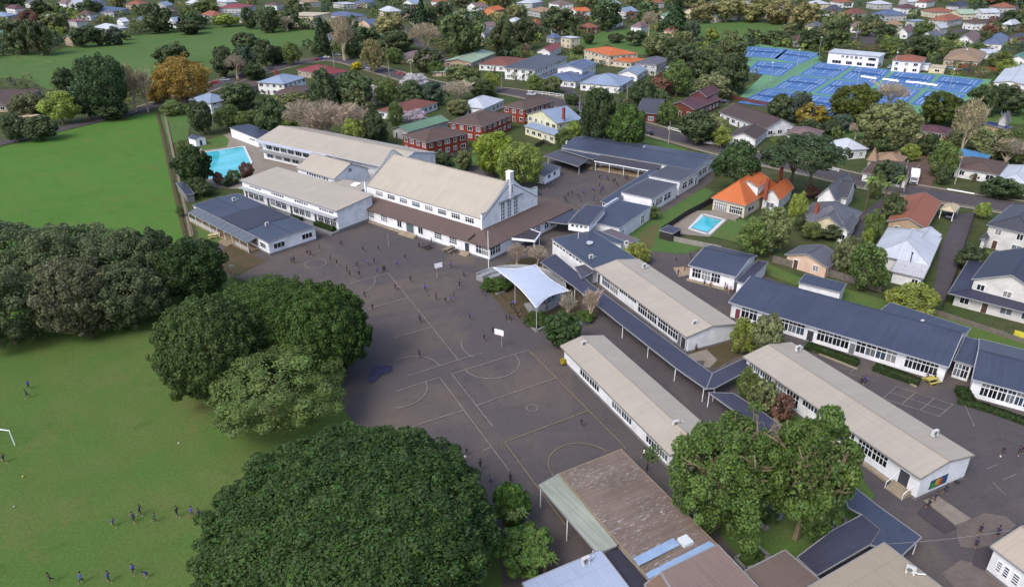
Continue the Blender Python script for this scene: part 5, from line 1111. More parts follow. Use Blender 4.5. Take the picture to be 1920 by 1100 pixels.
# far houses: centre, eave line, width, roof, wall, storeys, kind
far_list = [(16, 28, 40, 'pblue', 'white', 1, 'hip'), (138, 38, 34, 'red', 'white', 2, 'flat'), (200, 52, 50, 'white', 'white', 1, 'hip'), (215, 18, 54, 'blue', 'grey', 1, 'hip'), (227, 40, 20, 'white', 'white', 1, 'gx'), (394, 28, 36, 'terra', 'white', 1, 'hip'), (455, 12, 50, 'red', 'white', 1, 'hip'), (450, 30, 44, 'grey', 'grey', 1, 'hip'), (325, 40, 24, 'pblue', 'white', 1, 'gx'),
    (590, 26, 64, 'cream', 'cream', 2, 'flat'), (640, 28, 60, 'blue', 'grey', 1, 'hip'), (688, 44, 36, 'blue', 'pink', 1, 'gx'), (910, 62, 30, 'grey', 'white', 2, 'gx'), (1078, 20, 36, 'orange', 'white', 1, 'gx'), (1010, 20, 44, 'tan', 'grey', 1, 'hip'), (1178, 22, 38, 'pblue', 'white', 1, 'gx'), (1066, 70, 32, 'white', 'cream', 2, 'flat'), (1036, 70, 26, 'blue', 'grey', 1, 'hip'), (930, 18, 34, 'orange', 'orange', 1, 'gx'), (890, 12, 30, 'mauve', 'white', 1, 'gx'),
    (140, 8, 28, 'white', 'white', 1, 'gx'), (265, 6, 30, 'terra', 'tan', 1, 'hip'), (360, 6, 26, 'white', 'white', 1, 'hip'), (120, 6, 24, 'mauve', 'white', 1, 'hip'), (520, 8, 26, 'brown', 'white', 1, 'hip'), (640, 6, 34, 'white', 'white', 1, 'flat'), (725, 20, 34, 'white', 'cream', 1, 'hip'), (1000, 4, 38, 'white', 'white', 1, 'hip'), (1045, 6, 34, 'mauve', 'white', 1, 'hip'), (1100, 50, 30, 'terra', 'brick', 1, 'hip'), (1150, 8, 30, 'white', 'pink', 1, 'gx'),
    (1656, 26, 46, 'blue', 'white', 1, 'hip'), (1748, 20, 46, 'terra', 'cream', 1, 'hip'), (1605, 24, 44, 'rbrown', 'cream', 1, 'hip'), (1690, 14, 34, 'maroon', 'white', 1, 'hip'), (1796, 24, 34, 'pgreen', 'cream', 1, 'gx'), (1780, 36, 54, 'terra', 'white', 1, 'hip'), (1712, 38, 28, 'pblue', 'white', 1, 'flat'), (1838, 22, 36, 'white', 'white', 1, 'gx'), (1750, 66, 34, 'grey', 'white', 1, 'gx'), (1640, 6, 32, 'white', 'white', 1, 'hip'), (1700, 2, 30, 'white', 'white', 1, 'gx'), (1800, 10, 34, 'navy', 'white', 1, 'hip'), (1525, 6, 32, 'white', 'cream', 1, 'hip'), (1460, 8, 30, 'grey', 'white', 1, 'hip'), (1900, 45, 30, 'white', 'cream', 1, 'hip'), (1905, 70, 34, 'char', 'white', 1, 'hip'), (1870, 12, 32, 'terra', 'white', 1, 'hip'), (1740, 3, 30, 'rbrown', 'white', 1, 'hip'), (1570, 3, 30, 'terra', 'white', 1, 'hip'), (1885, 228, 30, 'grey', 'white', 1, 'gx'), (1895, 200, 34, 'pblue', 'white', 1, 'hip'), (1640, 300, 30, 'tan', 'tan', 1, 'hip'),
    (60, 6, 30, 'grey', 'white', 1, 'hip'), (185, 4, 26, 'blue', 'white', 1, 'hip'), (420, 3, 30, 'white', 'white', 1, 'hip'), (575, 3, 30, 'tan', 'white', 1, 'hip'), (690, 4, 32, 'blue', 'white', 1, 'hip'), (770, 6, 30, 'pblue', 'white', 1, 'gx'), (820, 3, 26, 'terra', 'white', 1, 'hip'), (1410, 6, 26, 'white', 'white', 1, 'hip'), (1350, 8, 26, 'pblue', 'white', 1, 'hip'), (1220, 4, 28, 'terra', 'white', 1, 'hip'), (170, 26, 28, 'brown', 'white', 1, 'hip'), (505, 26, 26, 'rbrown', 'white', 1, 'hip'), (860, 28, 30, 'pblue', 'white', 1, 'hip'), (970, 40, 30, 'white', 'cream', 1, 'hip'), (1120, 28, 28, 'navy', 'cream', 1, 'hip'), (1145, 40, 30, 'red', 'white', 1, 'gx'), (1500, 22, 30, 'brown', 'cream', 1, 'hip'), (1440, 22, 28, 'rbrown', 'white', 1, 'hip'), (1380, 26, 24, 'grey', 'white', 1, 'hip'), (1565, 18, 30, 'char', 'white', 1, 'hip'), (1820, 42, 30, 'brown', 'white', 1, 'hip'), (1720, 80, 28, 'mauve', 'pink', 1, 'hip'), (1765, 52, 28, 'white', 'white', 1, 'gx'), (1670, 46, 26, 'tan', 'cream', 1, 'hip')]
FARH = []
for i, (cx, cy, w, rc, wc, st, kd) in enumerate(far_list):
    h = (3.1 if st == 1 else 5.7) * (1.5 if cy < 60 else 1.1)
    k = .62 if i % 3 else .45
    L, N, R = (cx - w / 2, cy - w * .02), (cx - w / 2 + w * k, cy + w * .075), (cx + w / 2, cy - w * .03)
    if wc == 'white' and i % 5 < 3: wc = 'grey'
    FARH.append((cx, cy, w)); nm = RCN.get(rc, rc)
    lab = autolabel('distant %s-walled house with %s %s roof' % ({'dred': 'dark red'}.get(wc, wc), nm, {'hip': 'hipped', 'gx': 'gabled', 'flat': 'flat'}[kd]), cx, cy)
    house(lab, None, L, N, R, h, kd, rnd.uniform(2.4, 3.8) if kd != 'flat' else 0, rc, wc, prim='L' if k > .5 else 'R')
# ------------------------------------------------------------------ trees
def bigtree(x0, y0, x1, y1, label, col, nl, lobes, leaf, lr, seed, gap=.08, spread=.86, bottom=-.25, bark=(96, 82, 70), name='tree', ph=None, flat=1.0, jit=.75, stems=1, group=None, rough=.1, limbs=False, tk=.6):
    c, a, b = place_crown(x0, y0, x1, y1, gap); root = empty(name, T(c.x, c.y, 0), label, 'tree', group)
    me = crown_mesh(seed, nl, lobes, leaf / a, spread, lr, flat, bottom, lump=.8, jitter=jit, shell=.38 if nl > 40000 else .1, rough=rough)
    for k in range(stems):
        o = Vector((math.cos(k * 2.4), math.sin(k * 2.4), 0)) * (a * .22 if stems > 1 else 0); H = c.z + b * .4
        mobj('trunk', TRUNKS[(seed + k) % 5], T(c.x + o.x, c.y + o.y, 0, k * 1.3, (H * tk, H * tk, H)), root, lin(bark, .8))
    if limbs: mobj('branches', TWIGS[seed % 4], T(c.x, c.y, 0, 1.0, (a * .9, a * .9, (c.z + b) * .97)), root, lin((130, 120, 98), .8))
    mobj('crown', me, T(c, rz=seed * .7, s=(a, a, b)), root, lin(col, 1.12))
    if ph: lm(ph, (x0 + x1) / 2, (y0 + y1) / 2)
    return root
for k, (x0, y0, x1, y1, lab, ph) in enumerate([(372, 512, 632, 690, 'dark green domed tree at the back of the cluster left of the playground', 'the back dark domed tree'), (506, 524, 696, 716, 'dark green domed tree overhanging the playground asphalt', 'the dark playground tree'), (286, 546, 496, 756, 'dark green domed tree on the field side of the cluster', 'the dark fieldside tree')]):
    bigtree(x0, y0, x1, y1, lab, ((66, 88, 42), (62, 84, 40), (66, 84, 46))[k], 88000, 640, .26, (.04, .1), 1 + 5 * k, .02, .9, -.8, ph=ph, stems=2, jit=.95, rough=.055)
bigtree(374, 640, 662, 818, 'lighter green tree with knobbly clumps in front of the dark domed trees', (90, 109, 62), 40000, 150, .26, (.08, .15), 2, .08, .84, -.6, jit=.6, ph='the knobbly lighter green tree', stems=2, rough=.06)
bigtree(372, 806, 940, 1180, 'biggest dark green domed tree at the bottom of the photograph', (56, 78, 40), 250000, 1700, .29, (.032, .075), 3, .02, .92, -.5, ph='the biggest domed tree', stems=3, jit=.95, rough=.03)
for k, (x0, y0, x1, y1, lab, col) in enumerate([(-90, 404, 95, 560, 'grey-green bushy tree at the back left of the field row', (92, 104, 76)), (30, 412, 190, 560, 'grey-green bushy tree second from the left at the back of the field row', (86, 98, 70)), (-80, 490, 90, 652, 'grey-green tree cut by the left edge at the front of the field row', (84, 96, 68)), (50, 478, 215, 636, 'grey-brown green tree at the front of the field row', (94, 98, 74)), (128, 418, 290, 560, 'olive grey tree at the back of the field row above the middle', (88, 100, 72)), (168, 486, 312, 616, 'olive grey tree at the front of the field row beside the dark one', (84, 96, 68)), (232, 428, 338, 556, 'small grey-green tree behind the dark end of the field row', (80, 94, 66)), (290, 438, 424, 570, 'dense dark green tree at the right end of the field row', (58, 78, 44))]):
    bigtree(x0, y0, x1, y1, lab, col, 24000, 200, .33, (.07, .17), 20 + k, .03, .86, -.95, jit=1.4, rough=.1, group='row of trees across the field', ph='the dark tree ending the field row' if k == 7 else None)
bigtree(1238, 764, 1476, 1004, 'bushy green courtyard tree beside the courtside classroom block', (82, 104, 55), 38000, 150, .25, (.06, .2), 41, .12, .78, -.9, rough=.17, jit=1.3, ph='the left courtyard tree', stems=2, limbs=True, tk=.4)
bigtree(1424, 764, 1614, 1012, 'airy green courtyard tree with pale trunk beside the blue angled canopy', (80, 102, 54), 30000, 130, .25, (.06, .2), 42, .18, .76, -.9, rough=.18, bark=(150, 138, 120), jit=1.3, ph='the right courtyard tree', limbs=True, tk=.32)
bigtree(1020, 580, 1092, 652, 'round dark green bush at the end of the courtside classroom block', (62, 84, 50), 9800, 150, .32, (.09, .2), 43, .06, .84, -.95, ph='the round dark bush')
bigtree(1428, 246, 1588, 350, 'wide dark flat-topped tree with spreading limbs above the orange-tiled bungalow', (64, 82, 56), 14000, 120, .5, (.1, .17), 44, .5, .84, -.1, flat=.9, ph='the wide dark flat-topped tree', stems=2)
bigtree(1334, 262, 1428, 362, 'dark round tree at the end of the upper courtyard wing', (60, 80, 50), 9000, 70, .45, (.12, .22), 45, .15, .82, -.35, ph='the dark round tree by the wing')
bigtree(884, 242, 968, 330, 'light green leafy tree behind the hall roof', (118, 136, 58), 12600, 150, .42, (.09, .2), 46, .06, .84, -.95, jit=1.0, ph='the light green tree behind the hall')
bigtree(926, 262, 1022, 350, 'soft green spreading tree right of the hall chimney', (112, 128, 66), 12600, 150, .4, (.09, .2), 47, .06, .84, -.95, jit=1.0)
bigtree(1086, 166, 1160, 272, 'tall dark green tree beside the pale yellow gabled house', (58, 74, 48), 12600, 180, .5, (.09, .2), 48, .06, .84, -.95, ph='the tall dark tree by the yellow house')
bigtree(1138, 196, 1216, 282, 'big mid green tree behind the upper courtyard wing', (70, 94, 48), 12600, 180, .5, (.09, .2), 49, .06, .84, -.95)
bigtree(286, 106, 396, 188, 'big orange autumn tree by the car park', (138, 116, 60), 12600, 180, .6, (.09, .2), 50, .06, .84, -.95, ph='the big orange tree', jit=1.0)
bigtree(138, 99, 238, 218, 'tall dark tree with brownish top beside the road bend', (60, 80, 52), 14000, 210, .55, (.09, .2), 51, .06, .84, -.95, ph='the tall dark roadside tree')
bigtree(328, 272, 396, 352, 'dark green tree hiding the corner of the pool', (54, 74, 42), 11200, 180, .42, (.09, .2), 52, .06, .84, -.95, ph='the dark tree by the pool')
bigtree(1556, 157, 1648, 228, 'dark olive tree in front of the tennis courts', (78, 88, 40), 12600, 180, .6, (.09, .2), 53, .06, .84, -.95, ph='the dark olive court tree')
bigtree(1728, 170, 1802, 232, 'dark green round tree at the right of the tennis courts', (70, 84, 40), 9800, 150, .55, (.09, .2), 54, .06, .84, -.95)
TL = """0 35 60 98 d;45 38 95 100 d;25 22 75 60 r;70 22 130 58 v;55 0 95 28 d;145 0 190 30 d;132 50 176 86 d;172 54 206 84 d;200 52 232 82 b;224 58 246 74 l;265 6 320 58 d;335 26 386 54 d;404 26 450 48 l;364 0 410 24 g;452 14 482 52 d
98 128 138 168 d;74 170 146 230 l;20 176 82 220 v;0 212 50 264 d;40 216 104 262 d;132 150 188 220 b;228 120 262 205 t;252 126 284 206 t;288 82 354 122 d;270 155 322 192 o;394 86 440 142 d;430 84 482 140 b;418 100 466 148 w;434 60 482 92 d;406 156 480 202 d;352 188 398 250 d;180 195 240 222 d
478 14 528 58 d;524 16 566 52 d;518 30 554 58 w;582 34 622 102 c;618 28 666 108 t;698 24 768 78 y;656 52 712 92 d;705 58 775 94 d;762 40 832 102 w;766 0 812 64 c;800 0 852 60 d;826 20 912 106 d;918 34 966 100 d;894 0 914 16 Y
676 72 722 132 y;528 80 564 120 g;476 74 514 122 d;578 128 640 214 d;620 132 700 208 d;640 165 690 215 v;688 160 724 196 p;752 136 806 170 p;702 146 748 196 g;742 150 796 198 d;786 152 834 196 b;824 148 892 192 w;772 90 832 132 d;655 116 682 130 Y
528 182 606 264 w;572 182 648 268 w;620 188 696 270 w;560 200 630 268 w;476 184 544 252 d;500 205 560 250 l;676 208 728 272 d;640 222 690 276 l;902 134 938 172 l;724 190 760 240 g;748 205 800 232 p;838 185 880 215 v
958 32 1006 88 d;1014 14 1086 62 d;1108 0 1168 52 d;1190 0 1240 48 d;1234 0 1302 62 c;1200 20 1236 66 w;1352 60 1402 112 v;1250 82 1310 140 d;1290 95 1360 158 d;1340 100 1405 172 d;1240 118 1300 176 g;1300 140 1372 186 v;1215 140 1262 178 r;1180 150 1232 196 d;986 140 1018 172 g;1014 142 1056 174 v;1000 100 1020 112 g;1140 62 1170 80 d
1060 225 1092 262 l;1040 240 1078 276 g;1225 170 1262 210 d;1232 190 1270 232 g;1274 206 1346 268 d;1300 218 1372 262 v;1335 238 1372 275 l;1390 200 1410 222 d
1438 176 1488 226 d;1470 172 1524 228 b;1490 192 1556 238 q;1638 152 1708 206 w;1612 192 1722 282 v;1784 180 1848 286 t;1818 162 1870 216 d;1850 158 1925 212 d;1536 22 1592 92 f;1290 0 1345 40 y;1335 -4 1392 38 y;1382 -4 1440 38 y;1430 -2 1490 42 y;1480 4 1540 52 y;1494 56 1548 88 d;1400 56 1440 78 d;1430 58 1480 82 d
1545 225 1580 252 d;1590 228 1622 262 w;1500 222 1540 250 d;1640 240 1690 290 d;1560 212 1600 248 b;1800 232 1850 268 v;1830 240 1905 300 v;1860 255 1925 310 w;1720 250 1760 290 d;1742 268 1800 330 g;1690 268 1730 300 l
1384 408 1446 480 g;1416 384 1482 474 v;1478 360 1512 420 l;1500 414 1548 448 g;1540 420 1582 450 d;1440 352 1476 376 d;1508 348 1540 372 r;1560 442 1620 516 v;1590 455 1668 542 g;1620 388 1660 452 g;1655 362 1700 420 d;1616 428 1640 462 l;1662 536 1768 588 l;1640 300 1680 344 d;1626 320 1660 370 g;1660 305 1700 348 b;1600 330 1640 400 k;1640 340 1668 392 k;1668 330 1698 368 k;1795 458 1846 506 d;1830 470 1856 500 l;1830 378 1860 410 l;1840 330 1910 372 d;1880 340 1925 370 g;1755 310 1785 345 d;1490 398 1512 432 d
1366 596 1420 662 l;1400 590 1476 672 v;1416 600 1450 640 Y;1380 690 1432 760 g;1400 712 1466 778 v;1440 735 1490 790 r;1168 452 1226 494 l;1214 386 1240 410 g;1046 548 1084 596 w;1090 540 1126 600 w;948 452 990 500 w;986 456 1030 500 w;1050 670 1062 684 Y
448 304 476 336 r;424 318 452 344 g;398 322 420 346 r;352 330 390 362 d;412 330 436 350 d;328 384 346 406 g;366 342 400 368 d
850 282 890 318 v;800 285 850 312 d;700 268 726 290 d;1000 350 1012 366 g;1050 200 1090 228 d;1055 176 1090 196 d;330 262 350 292 g;300 190 350 214 g;400 198 452 240 g;440 205 490 240 g;470 200 520 240 d;452 120 500 148 d;520 176 590 205 v;590 200 640 225 d;830 125 905 160 v;870 150 935 178 d;800 115 835 140 g
1170 56 1215 84 d;1205 62 1262 104 v;1128 84 1150 100 d;1232 74 1275 108 d;1090 60 1118 82 d;1072 84 1096 100 v;1560 86 1600 104 d;1650 70 1690 96 g;1640 92 1668 108 d;1700 66 1760 104 d;1740 78 1790 100 g;1755 88 1778 110 v;1840 56 1860 82 d;1850 96 1900 128 g;1870 112 1910 140 l;1600 40 1640 66 v;1640 44 1684 70 d;1716 40 1750 66 g;1764 60 1798 84 d;1880 20 1920 48 d;1815 82 1850 98 g;1600 100 1625 120 d;850 60 900 100 d;720 90 760 118 g;640 76 680 108 d;500 88 540 118 d;330 40 380 60 d"""
PALMS = []
for ln in TL.replace('\n', ';').split(';'):
    q = ln.split(); b = tuple(map(float, q[:4]))
    if q[4] == 'k': PALMS.append(b); continue
    tree(*b, q[4])
# palms and cabbage trees
def frond_mesh(seed, n=26, L=1.0, droop=.9):
    r = random.Random(seed); mb = MB()
    for k in range(n):
        a = k * 2.399 + r.random() * .4; el = r.uniform(-.1, 1.2); p = Vector((0, 0, 0)); w = .05; d = Vector((math.cos(a) * math.cos(el), math.sin(a) * math.cos(el), math.sin(el))); s = Vector((-math.sin(a), math.cos(a), 0)); pr = None; l = L * r.uniform(.8, 1.1)
        for i in range(6):
            t = i / 5; q = p + d * l * t - Vector((0, 0, droop * l * t * t * .6)); ww = .085 * l * (1 - abs(t - .45) * 1.5) + .01; cur = (q - s * ww, q + Vector((0, 0, .03)), q + s * ww)
            if pr: mb.add([*pr, *cur], [(0, 3, 4, 1), (1, 4, 5, 2)])
            pr = cur
    me = mb.mesh('fronds', leafmat(), False); at = me.attributes.new('var', 'FLOAT_COLOR', 'FACE')
    for d_ in at.data: d_.color = (r.random(), r.uniform(.2, .9), r.random(), 1)
    return me
FROND = [frond_mesh(1), frond_mesh(2, 30, 1, .6)]
def palm(x, y, h, rad, label, col=(108, 130, 66), heads=1):
    p = P(x, y); root = empty('palm_tree', T(p), label, 'palm', 'palms'); mb = MB()
    mb.tube((0, 0, 0), (.1, 0, h), .22, .14, 8, cap=False); mobj('trunk', mb.mesh('trunk', barkmat()), T(p), root, lin((112, 98, 84)))
    for k in range(heads):
        o = Vector((math.cos(k * 2.1) * rad * .8, math.sin(k * 2.1) * rad * .8, h - (k % 2) * rad * .5)) if heads > 1 else Vector((.1, 0, h))
        mobj('fronds', FROND[k % 2], T(p + o, rz=k * .9, s=rad), root, jitter(col, .1))
for b in PALMS:
    s = scale_at((b[0] + b[2]) / 2, b[3]); palm((b[0] + b[2]) / 2, b[3], max(2.5, (b[3] - b[1]) / s * .9), (b[2] - b[0]) / s * .5, autolabel('slender palm', (b[0] + b[2]) / 2, (b[1] + b[3]) / 2))
bigtree(926, 976, 1044, 1080, 'dense leafy shrub mass beside the mossy veranda roof', (78, 104, 52), 9000, 60, .3, (.1, .22), 62, .03, .82, -.9)
bigtree(922, 906, 996, 990, 'dense leafy shrub mass at the left corner of the flaking brown roof', (72, 100, 46), 8000, 50, .36, (.15, .27), 61, .05, .8, -.5, ph='the leafy corner shrub', name='tree')
palm(1000, 1052, 4.2, 1.0, 'clump of spiky cabbage trees beside the mossy veranda roof', (104, 126, 70), 9); palm(966, 1010, 4.6, 1.0, 'pale spiky cabbage tree in front of the leafy corner shrub', (108, 128, 76), 6); palm(1020, 1085, 3.6, 1.0, 'lowest spiky cabbage tree beside the pale blue metal roof', (96, 118, 62), 6)
# gardens and streets: fill what lies between with individual trees
def inside(poly, x, y):
    c = False; n = len(poly)
    for i in range(n):
        a, b = poly[i], poly[i - 1]
        if (a[1] > y) != (b[1] > y) and x < (b[0] - a[0]) * (y - a[1]) / (b[1] - a[1]) + a[0]: c = not c
    return c
def blocked(x, y):
    if any(inside(p, x, y) for p in EXCL): return True
    for ln, w in ROADS:
        s = scale_at(x, y)
        for a in ln:
            if abs(a[0] - x) < w * s * .8 and abs(a[1] - y) < w * s * .45 + 2: return True
    return False
r2 = random.Random(99); spots = []; fill = []
r3 = random.Random(31); nh_ = 0
for t in range(6000):
    x = r3.uniform(0, 1920); y = r3.uniform(8, 74); w = r3.uniform(24, 38)
    bx = (x - w / 2, y - w * .35, x + w / 2, y + w * .14)
    if blocked(x, y) or blocked(x - w / 2, y) or blocked(x + w / 2, y) or blocked(x, y - w * .3): continue
    if any(bx[0] < h[2] + 4 and bx[2] > h[0] - 4 and bx[1] < h[3] + 1 and bx[3] > h[1] - 1 for h in HB): continue
    rc, wc, kd = r3.choice(('grey', 'brown', 'mauve', 'rbrown', 'blue', 'char', 'tan', 'white', 'terra', 'pblue', 'maroon', 'green')), r3.choice(('white', 'grey', 'cream', 'tan', 'grey', 'pink')), r3.choice(('hip', 'hip', 'gx'))
    k = r3.choice((.62, .45)); lab = autolabel('distant %s-walled house with %s %s roof' % (wc, RCN.get(rc, rc), 'hipped' if kd == 'hip' else 'gabled'), x, y)
    house(lab, None, (x - w / 2, y - w * .02), (x - w / 2 + w * k, y + w * .075), (x + w / 2, y - w * .03), 4.2, kd, r3.uniform(2.2, 3.6), rc, wc, prim='L' if k > .5 else 'R'); nh_ += 1
    if nh_ >= 70: break
for t in range(80000):
    u = r2.random(); x = r2.uniform(-40, 1960); y = r2.uniform(100, 345) if u < .2 else r2.uniform(4, 62) if u < .75 else r2.uniform(50, 125)
    if y > 200 and x < 1180: continue
    if blocked(x, y): continue
    s = scale_at(x, y); far = max(0, min(1, (110 - y) / 80))
    rp = r2.uniform(5, 11) + far * r2.uniform(0, 12) if y < 120 else s * r2.uniform(1.2, 2.8)
    hp = rp * r2.uniform(1.1, 1.8); bx = (x - rp, y - hp - rp * .3, x + rp, y + rp * .12); fr_ = .68 if y < 90 else .45
    if any(bx[0] < h[2] - 3 and bx[2] > h[0] + 3 and bx[1] < h[3] - fr_ * (h[3] - h[1]) and y > h[1] + 1 for h in HB): continue
    if sum(inside(p, x, bx[1]) for p in EXCL) and r2.random() < .8: continue
    if any(abs(x - q[0]) < 60 and (x - q[0]) ** 2 + ((y - q[1]) * 2.0) ** 2 < ((rp + q[2]) * .38) ** 2 for q in spots): continue
    spots.append((x, y, rp)); fill.append((bx, r2.choice('ddddbbgggvvvlyyrdb' if y < 120 else 'ddggvvlbr')))
    if len(fill) >= 1600: break
fill.sort(key=lambda t: t[0][0] - t[0][2]); far_items = []
for k, (bx, kd) in enumerate(fill):
    if k < 70: tree(*bx, kd)
    else:
        c, a, b = place_crown(*bx, .08); far_items.append((tuple(c), a, b, COLS[kd]))
o = mobj('far_trees', forest_mesh(far_items)); tag(o, 'distant mixed green trees between the houses', 'trees', None, 'stuff')
print('infill', len(fill))
# ------------------------------------------------------------------ fences, poles, small structures
def fence(label, pts, h, m, kind='board', post=2.4, ph=None, cat='fence', name='fence'):
    c = [P(*p) for p in pts]; root = empty(name, T(c[0]), label, cat); mb = MB(); k = 0
    for a, b in zip(c, c[1:]):
        L = (b - a).length; n = max(1, int(L / post)); d = (b - a) / n
        for i in range(n + (1 if b is c[-1] else 0)):
            q = a + d * i; pm = MB(); pm.box(-.06, .06, -.06, .06, 0, h); mobj('post', pm.mesh('post', m), T(q), root)
        if kind == 'rail':
            for z in (h * .45, h * .92):
                r_ = MB(); r_.bar((a.x, a.y, z), (b.x, b.y, z), .07, .16); mobj('rail', r_.mesh('rail', m), None, root)
        elif kind == 'board':
            nb = int(L / .22); e = (b - a) / max(1, nb); nn_ = Vector((-e.y, e.x, 0)).normalized() * .04
            for i in range(nb):
                p0 = a + e * (i + .06) + nn_; p1 = a + e * (i + .94) + nn_; zt = h - .03 + .03 * ((i * 7) % 3)
                mb.add([(p0.x, p0.y, .05), (p1.x, p1.y, .05), (p1.x, p1.y, zt), (p0.x, p0.y, zt)], [(0, 1, 2, 3)])
        else: mb.bar((a.x, a.y, h / 2 + .02), (b.x, b.y, h / 2 + .02), .03, h - .04)
    if mb.v: o = mobj('board_row' if kind == 'board' else 'panel', mb.mesh('board_row', m), None, root); o['kind'] = 'stuff'
    if ph: lm(ph, *pts[0])
    return root
greyw = mat('grey fence timber', (122, 116, 112), .9, .2, 1); dkw = mat('dark fence timber', (70, 62, 60), .9, .2, 1); blk = mat('black netting', (52, 52, 58), .9, .2)
fence('white two-rail road fence behind the upper courtyard wing', [(1253, 244), (1300, 256), (1358, 272)], 1.3, WP, 'rail', 4.5, 'the white two-rail fence')
fence('white rail fence along the road past the wide dark tree', [(1530, 314), (1572, 323)], 1.0, WP, 'rail', 5)
fence('grey paling fence behind the long blue-roofed block', [(1448, 492), (1500, 506), (1560, 520), (1650, 548)], 1.7, greyw, 'board', 2.4, 'the grey paling fence')
fence('low tumbledown fence along the bank at the right', [(1662, 560), (1740, 585), (1840, 618), (1920, 645)], 1.1, greyw, 'board')
fence('black screened fence along the small pool', [(1240, 438), (1290, 405), (1345, 376)], 1.8, blk, 'mesh', 3, 'the black pool fence')
fence('grey timber fence between the flats and the hall', [(805, 306), (850, 296), (882, 284)], 1.8, greyw, 'board')
fence('brown fence at the right end of the hall lawn', [(990, 288), (1020, 270), (1030, 275)], 1.8, dkw, 'board')
fence('long pale fence at the top of the grass bank', [(1136, 62), (1170, 52), (1220, 52)], 1.6, greyw, 'mesh', 4)
fence('dark perimeter fence behind the park lawn', [(1296, 40), (1340, 34), (1420, 34), (1500, 42)], 1.5, mat('slate rail', (92, 100, 112), .8, .1), 'rail', 6)
fence('dark red timber fence beside the tennis courts', [(1352, 182), (1400, 192), (1440, 200)], 1.8, mat('red fence', (106, 60, 54), .9, .2), 'board')
fence('terracotta fence behind the courts below the tan hipped house', [(1772, 122), (1850, 132), (1872, 134)], 1.8, mat('rust fence', (138, 80, 62), .9, .2), 'board')
fence('white pillared street fence in front of the stacked blue-roofed house', [(990, 176), (1030, 180), (1056, 184)], 1.6, WP, 'rail', 3)
fence('brick and white street fence left of the yellow-green tree', [(862, 150), (905, 158)], 1.5, mat('brick fence', (150, 96, 76), .9, .2), 'board')
fence('white kerb fence beside the right brown hipped house', [(1776, 356), (1826, 365)], .45, WP, 'mesh', 4)
fence('brown fence along the driveway right of the white metal-roofed cottage', [(1764, 585), (1790, 520), (1828, 400)], 1.5, dkw, 'board')
fence('stone wall with posts along the field path', [(314, 228), (334, 322), (360, 442)], .4, mat('wall stone', (142, 134, 122), .95, .25, 1.5), 'mesh', 3)
gw = mat('grey block wall', (150, 148, 144), .9, .15, 1)
fence('blank grey wall beside the small pool with painted signs', [(1262, 452), (1320, 464), (1350, 470)], 1.3, gw, 'mesh', 6, cat='wall', name='garden_wall')
# neighbour's swimming pool
pl = sheet('small_pool_water', [(1296, 428), (1318, 407), (1352, 415), (1326, 437)], wm, .25)
mb = MB(); w = [P(*p) for p in [(1292, 430), (1318, 403), (1358, 413), (1328, 441)]]
for a, b in zip(w, w[1:] + w[:1]): mb.bar((a.x, a.y, .12), (b.x, b.y, .12), .8, .26)
structure('pool_edge', mb.mesh('pool_edge', white), None, pl)
sheet('pool_terrace', [(1262, 424), (1300, 396), (1340, 396), (1366, 412), (1330, 446), (1275, 440)], concrete)
building('pool_shed', 'small black shed at the end of the pool fence', 'shed', (1242, 428), (1262, 438), (1278, 428), 2.2, None, roof='flat', ov=.1, wall=mat('black shed', (58, 54, 54), .9, .2), rmat=NAVY2)
def pole(x, y, h, label, r=.14, m=None, arms=True, name='power_pole', cat='pole'):
    p = P(x, y); root = empty(name, T(p), label, cat); m = m or mat('pole concrete', (176, 172, 164), .9, .1)
    mb = MB(); mb.tube((0, 0, 0), (0, 0, h), r * 1.2, r * .8, 8); mobj('shaft', mb.mesh('shaft', m), T(p), root)
    if arms:
        for z in (h - .5, h - 1.3):
            mb = MB(); mb.bar((-1.2, 0, z), (1.2, 0, z), .12, .14)
            for k in (-1.1, -.5, .5, 1.1): mb.tube((k, 0, z + .07), (k, 0, z + .3), .05, .04, 6)
            mobj('cross_arm', mb.mesh('cross_arm', dkw), T(p, rz=.7), root)
    return root, p
for x, y, h, l in [(627, 128, 9, 'white power pole above the crimson-roofed house'), (730, 145, 9, 'power pole on the street beside the parked red car'), (771, 137, 9, 'power pole left of the white street box'), (1086, 222, 9, 'power pole beside the far red brick flats'), (1692, 344, 7, 'pole beside the white truck'), (1790, 345, 8, 'pole by the right brown hipped house'), (1253, 270, 8, 'slim pole at the end of the white two-rail fence'), (1175, 192, 8, 'pole in front of the dark red barn house'), (1605, 72, 9, 'pale pole in the tarmac yard'), (508, 125, 9, 'power pole left of the tall pale blue-roofed house'), (941, 168, 7, 'street pole beside the yellow-green tree'), (1694, 360, 6, 'street pole by the road edge in front of the garage house')]: pole(x, y, h, l)
def lightpole(x, y, h, label):
    root, p = pole(x, y, h, label, .1, mat('galvanised pole', (178, 186, 190), .5, .05), False, 'court_light', 'light')
    mb = MB(); mb.box(-.9, .9, -.25, .25, h, h + .3); mobj('lamp_head', mb.mesh('lamp_head', WP), T(p, rz=.9), root)
for x, y, h, l in [(1535, 104, 10, 'tall court light left of the white tennis clubhouse'), (1675, 137, 10, 'tall court light left of the orange-roofed pavilion'), (1805, 126, 9, 'court light before the tan hipped house'), (1494, 126, 9, 'court light between the far and near courts'), (1606, 162, 9, 'court light in the middle of the blue courts'), (1444, 154, 9, 'court light at the left of the blue courts'), (1780, 168, 9, 'court light near the right end of the blue courts')]: lightpole(x, y, h, l)
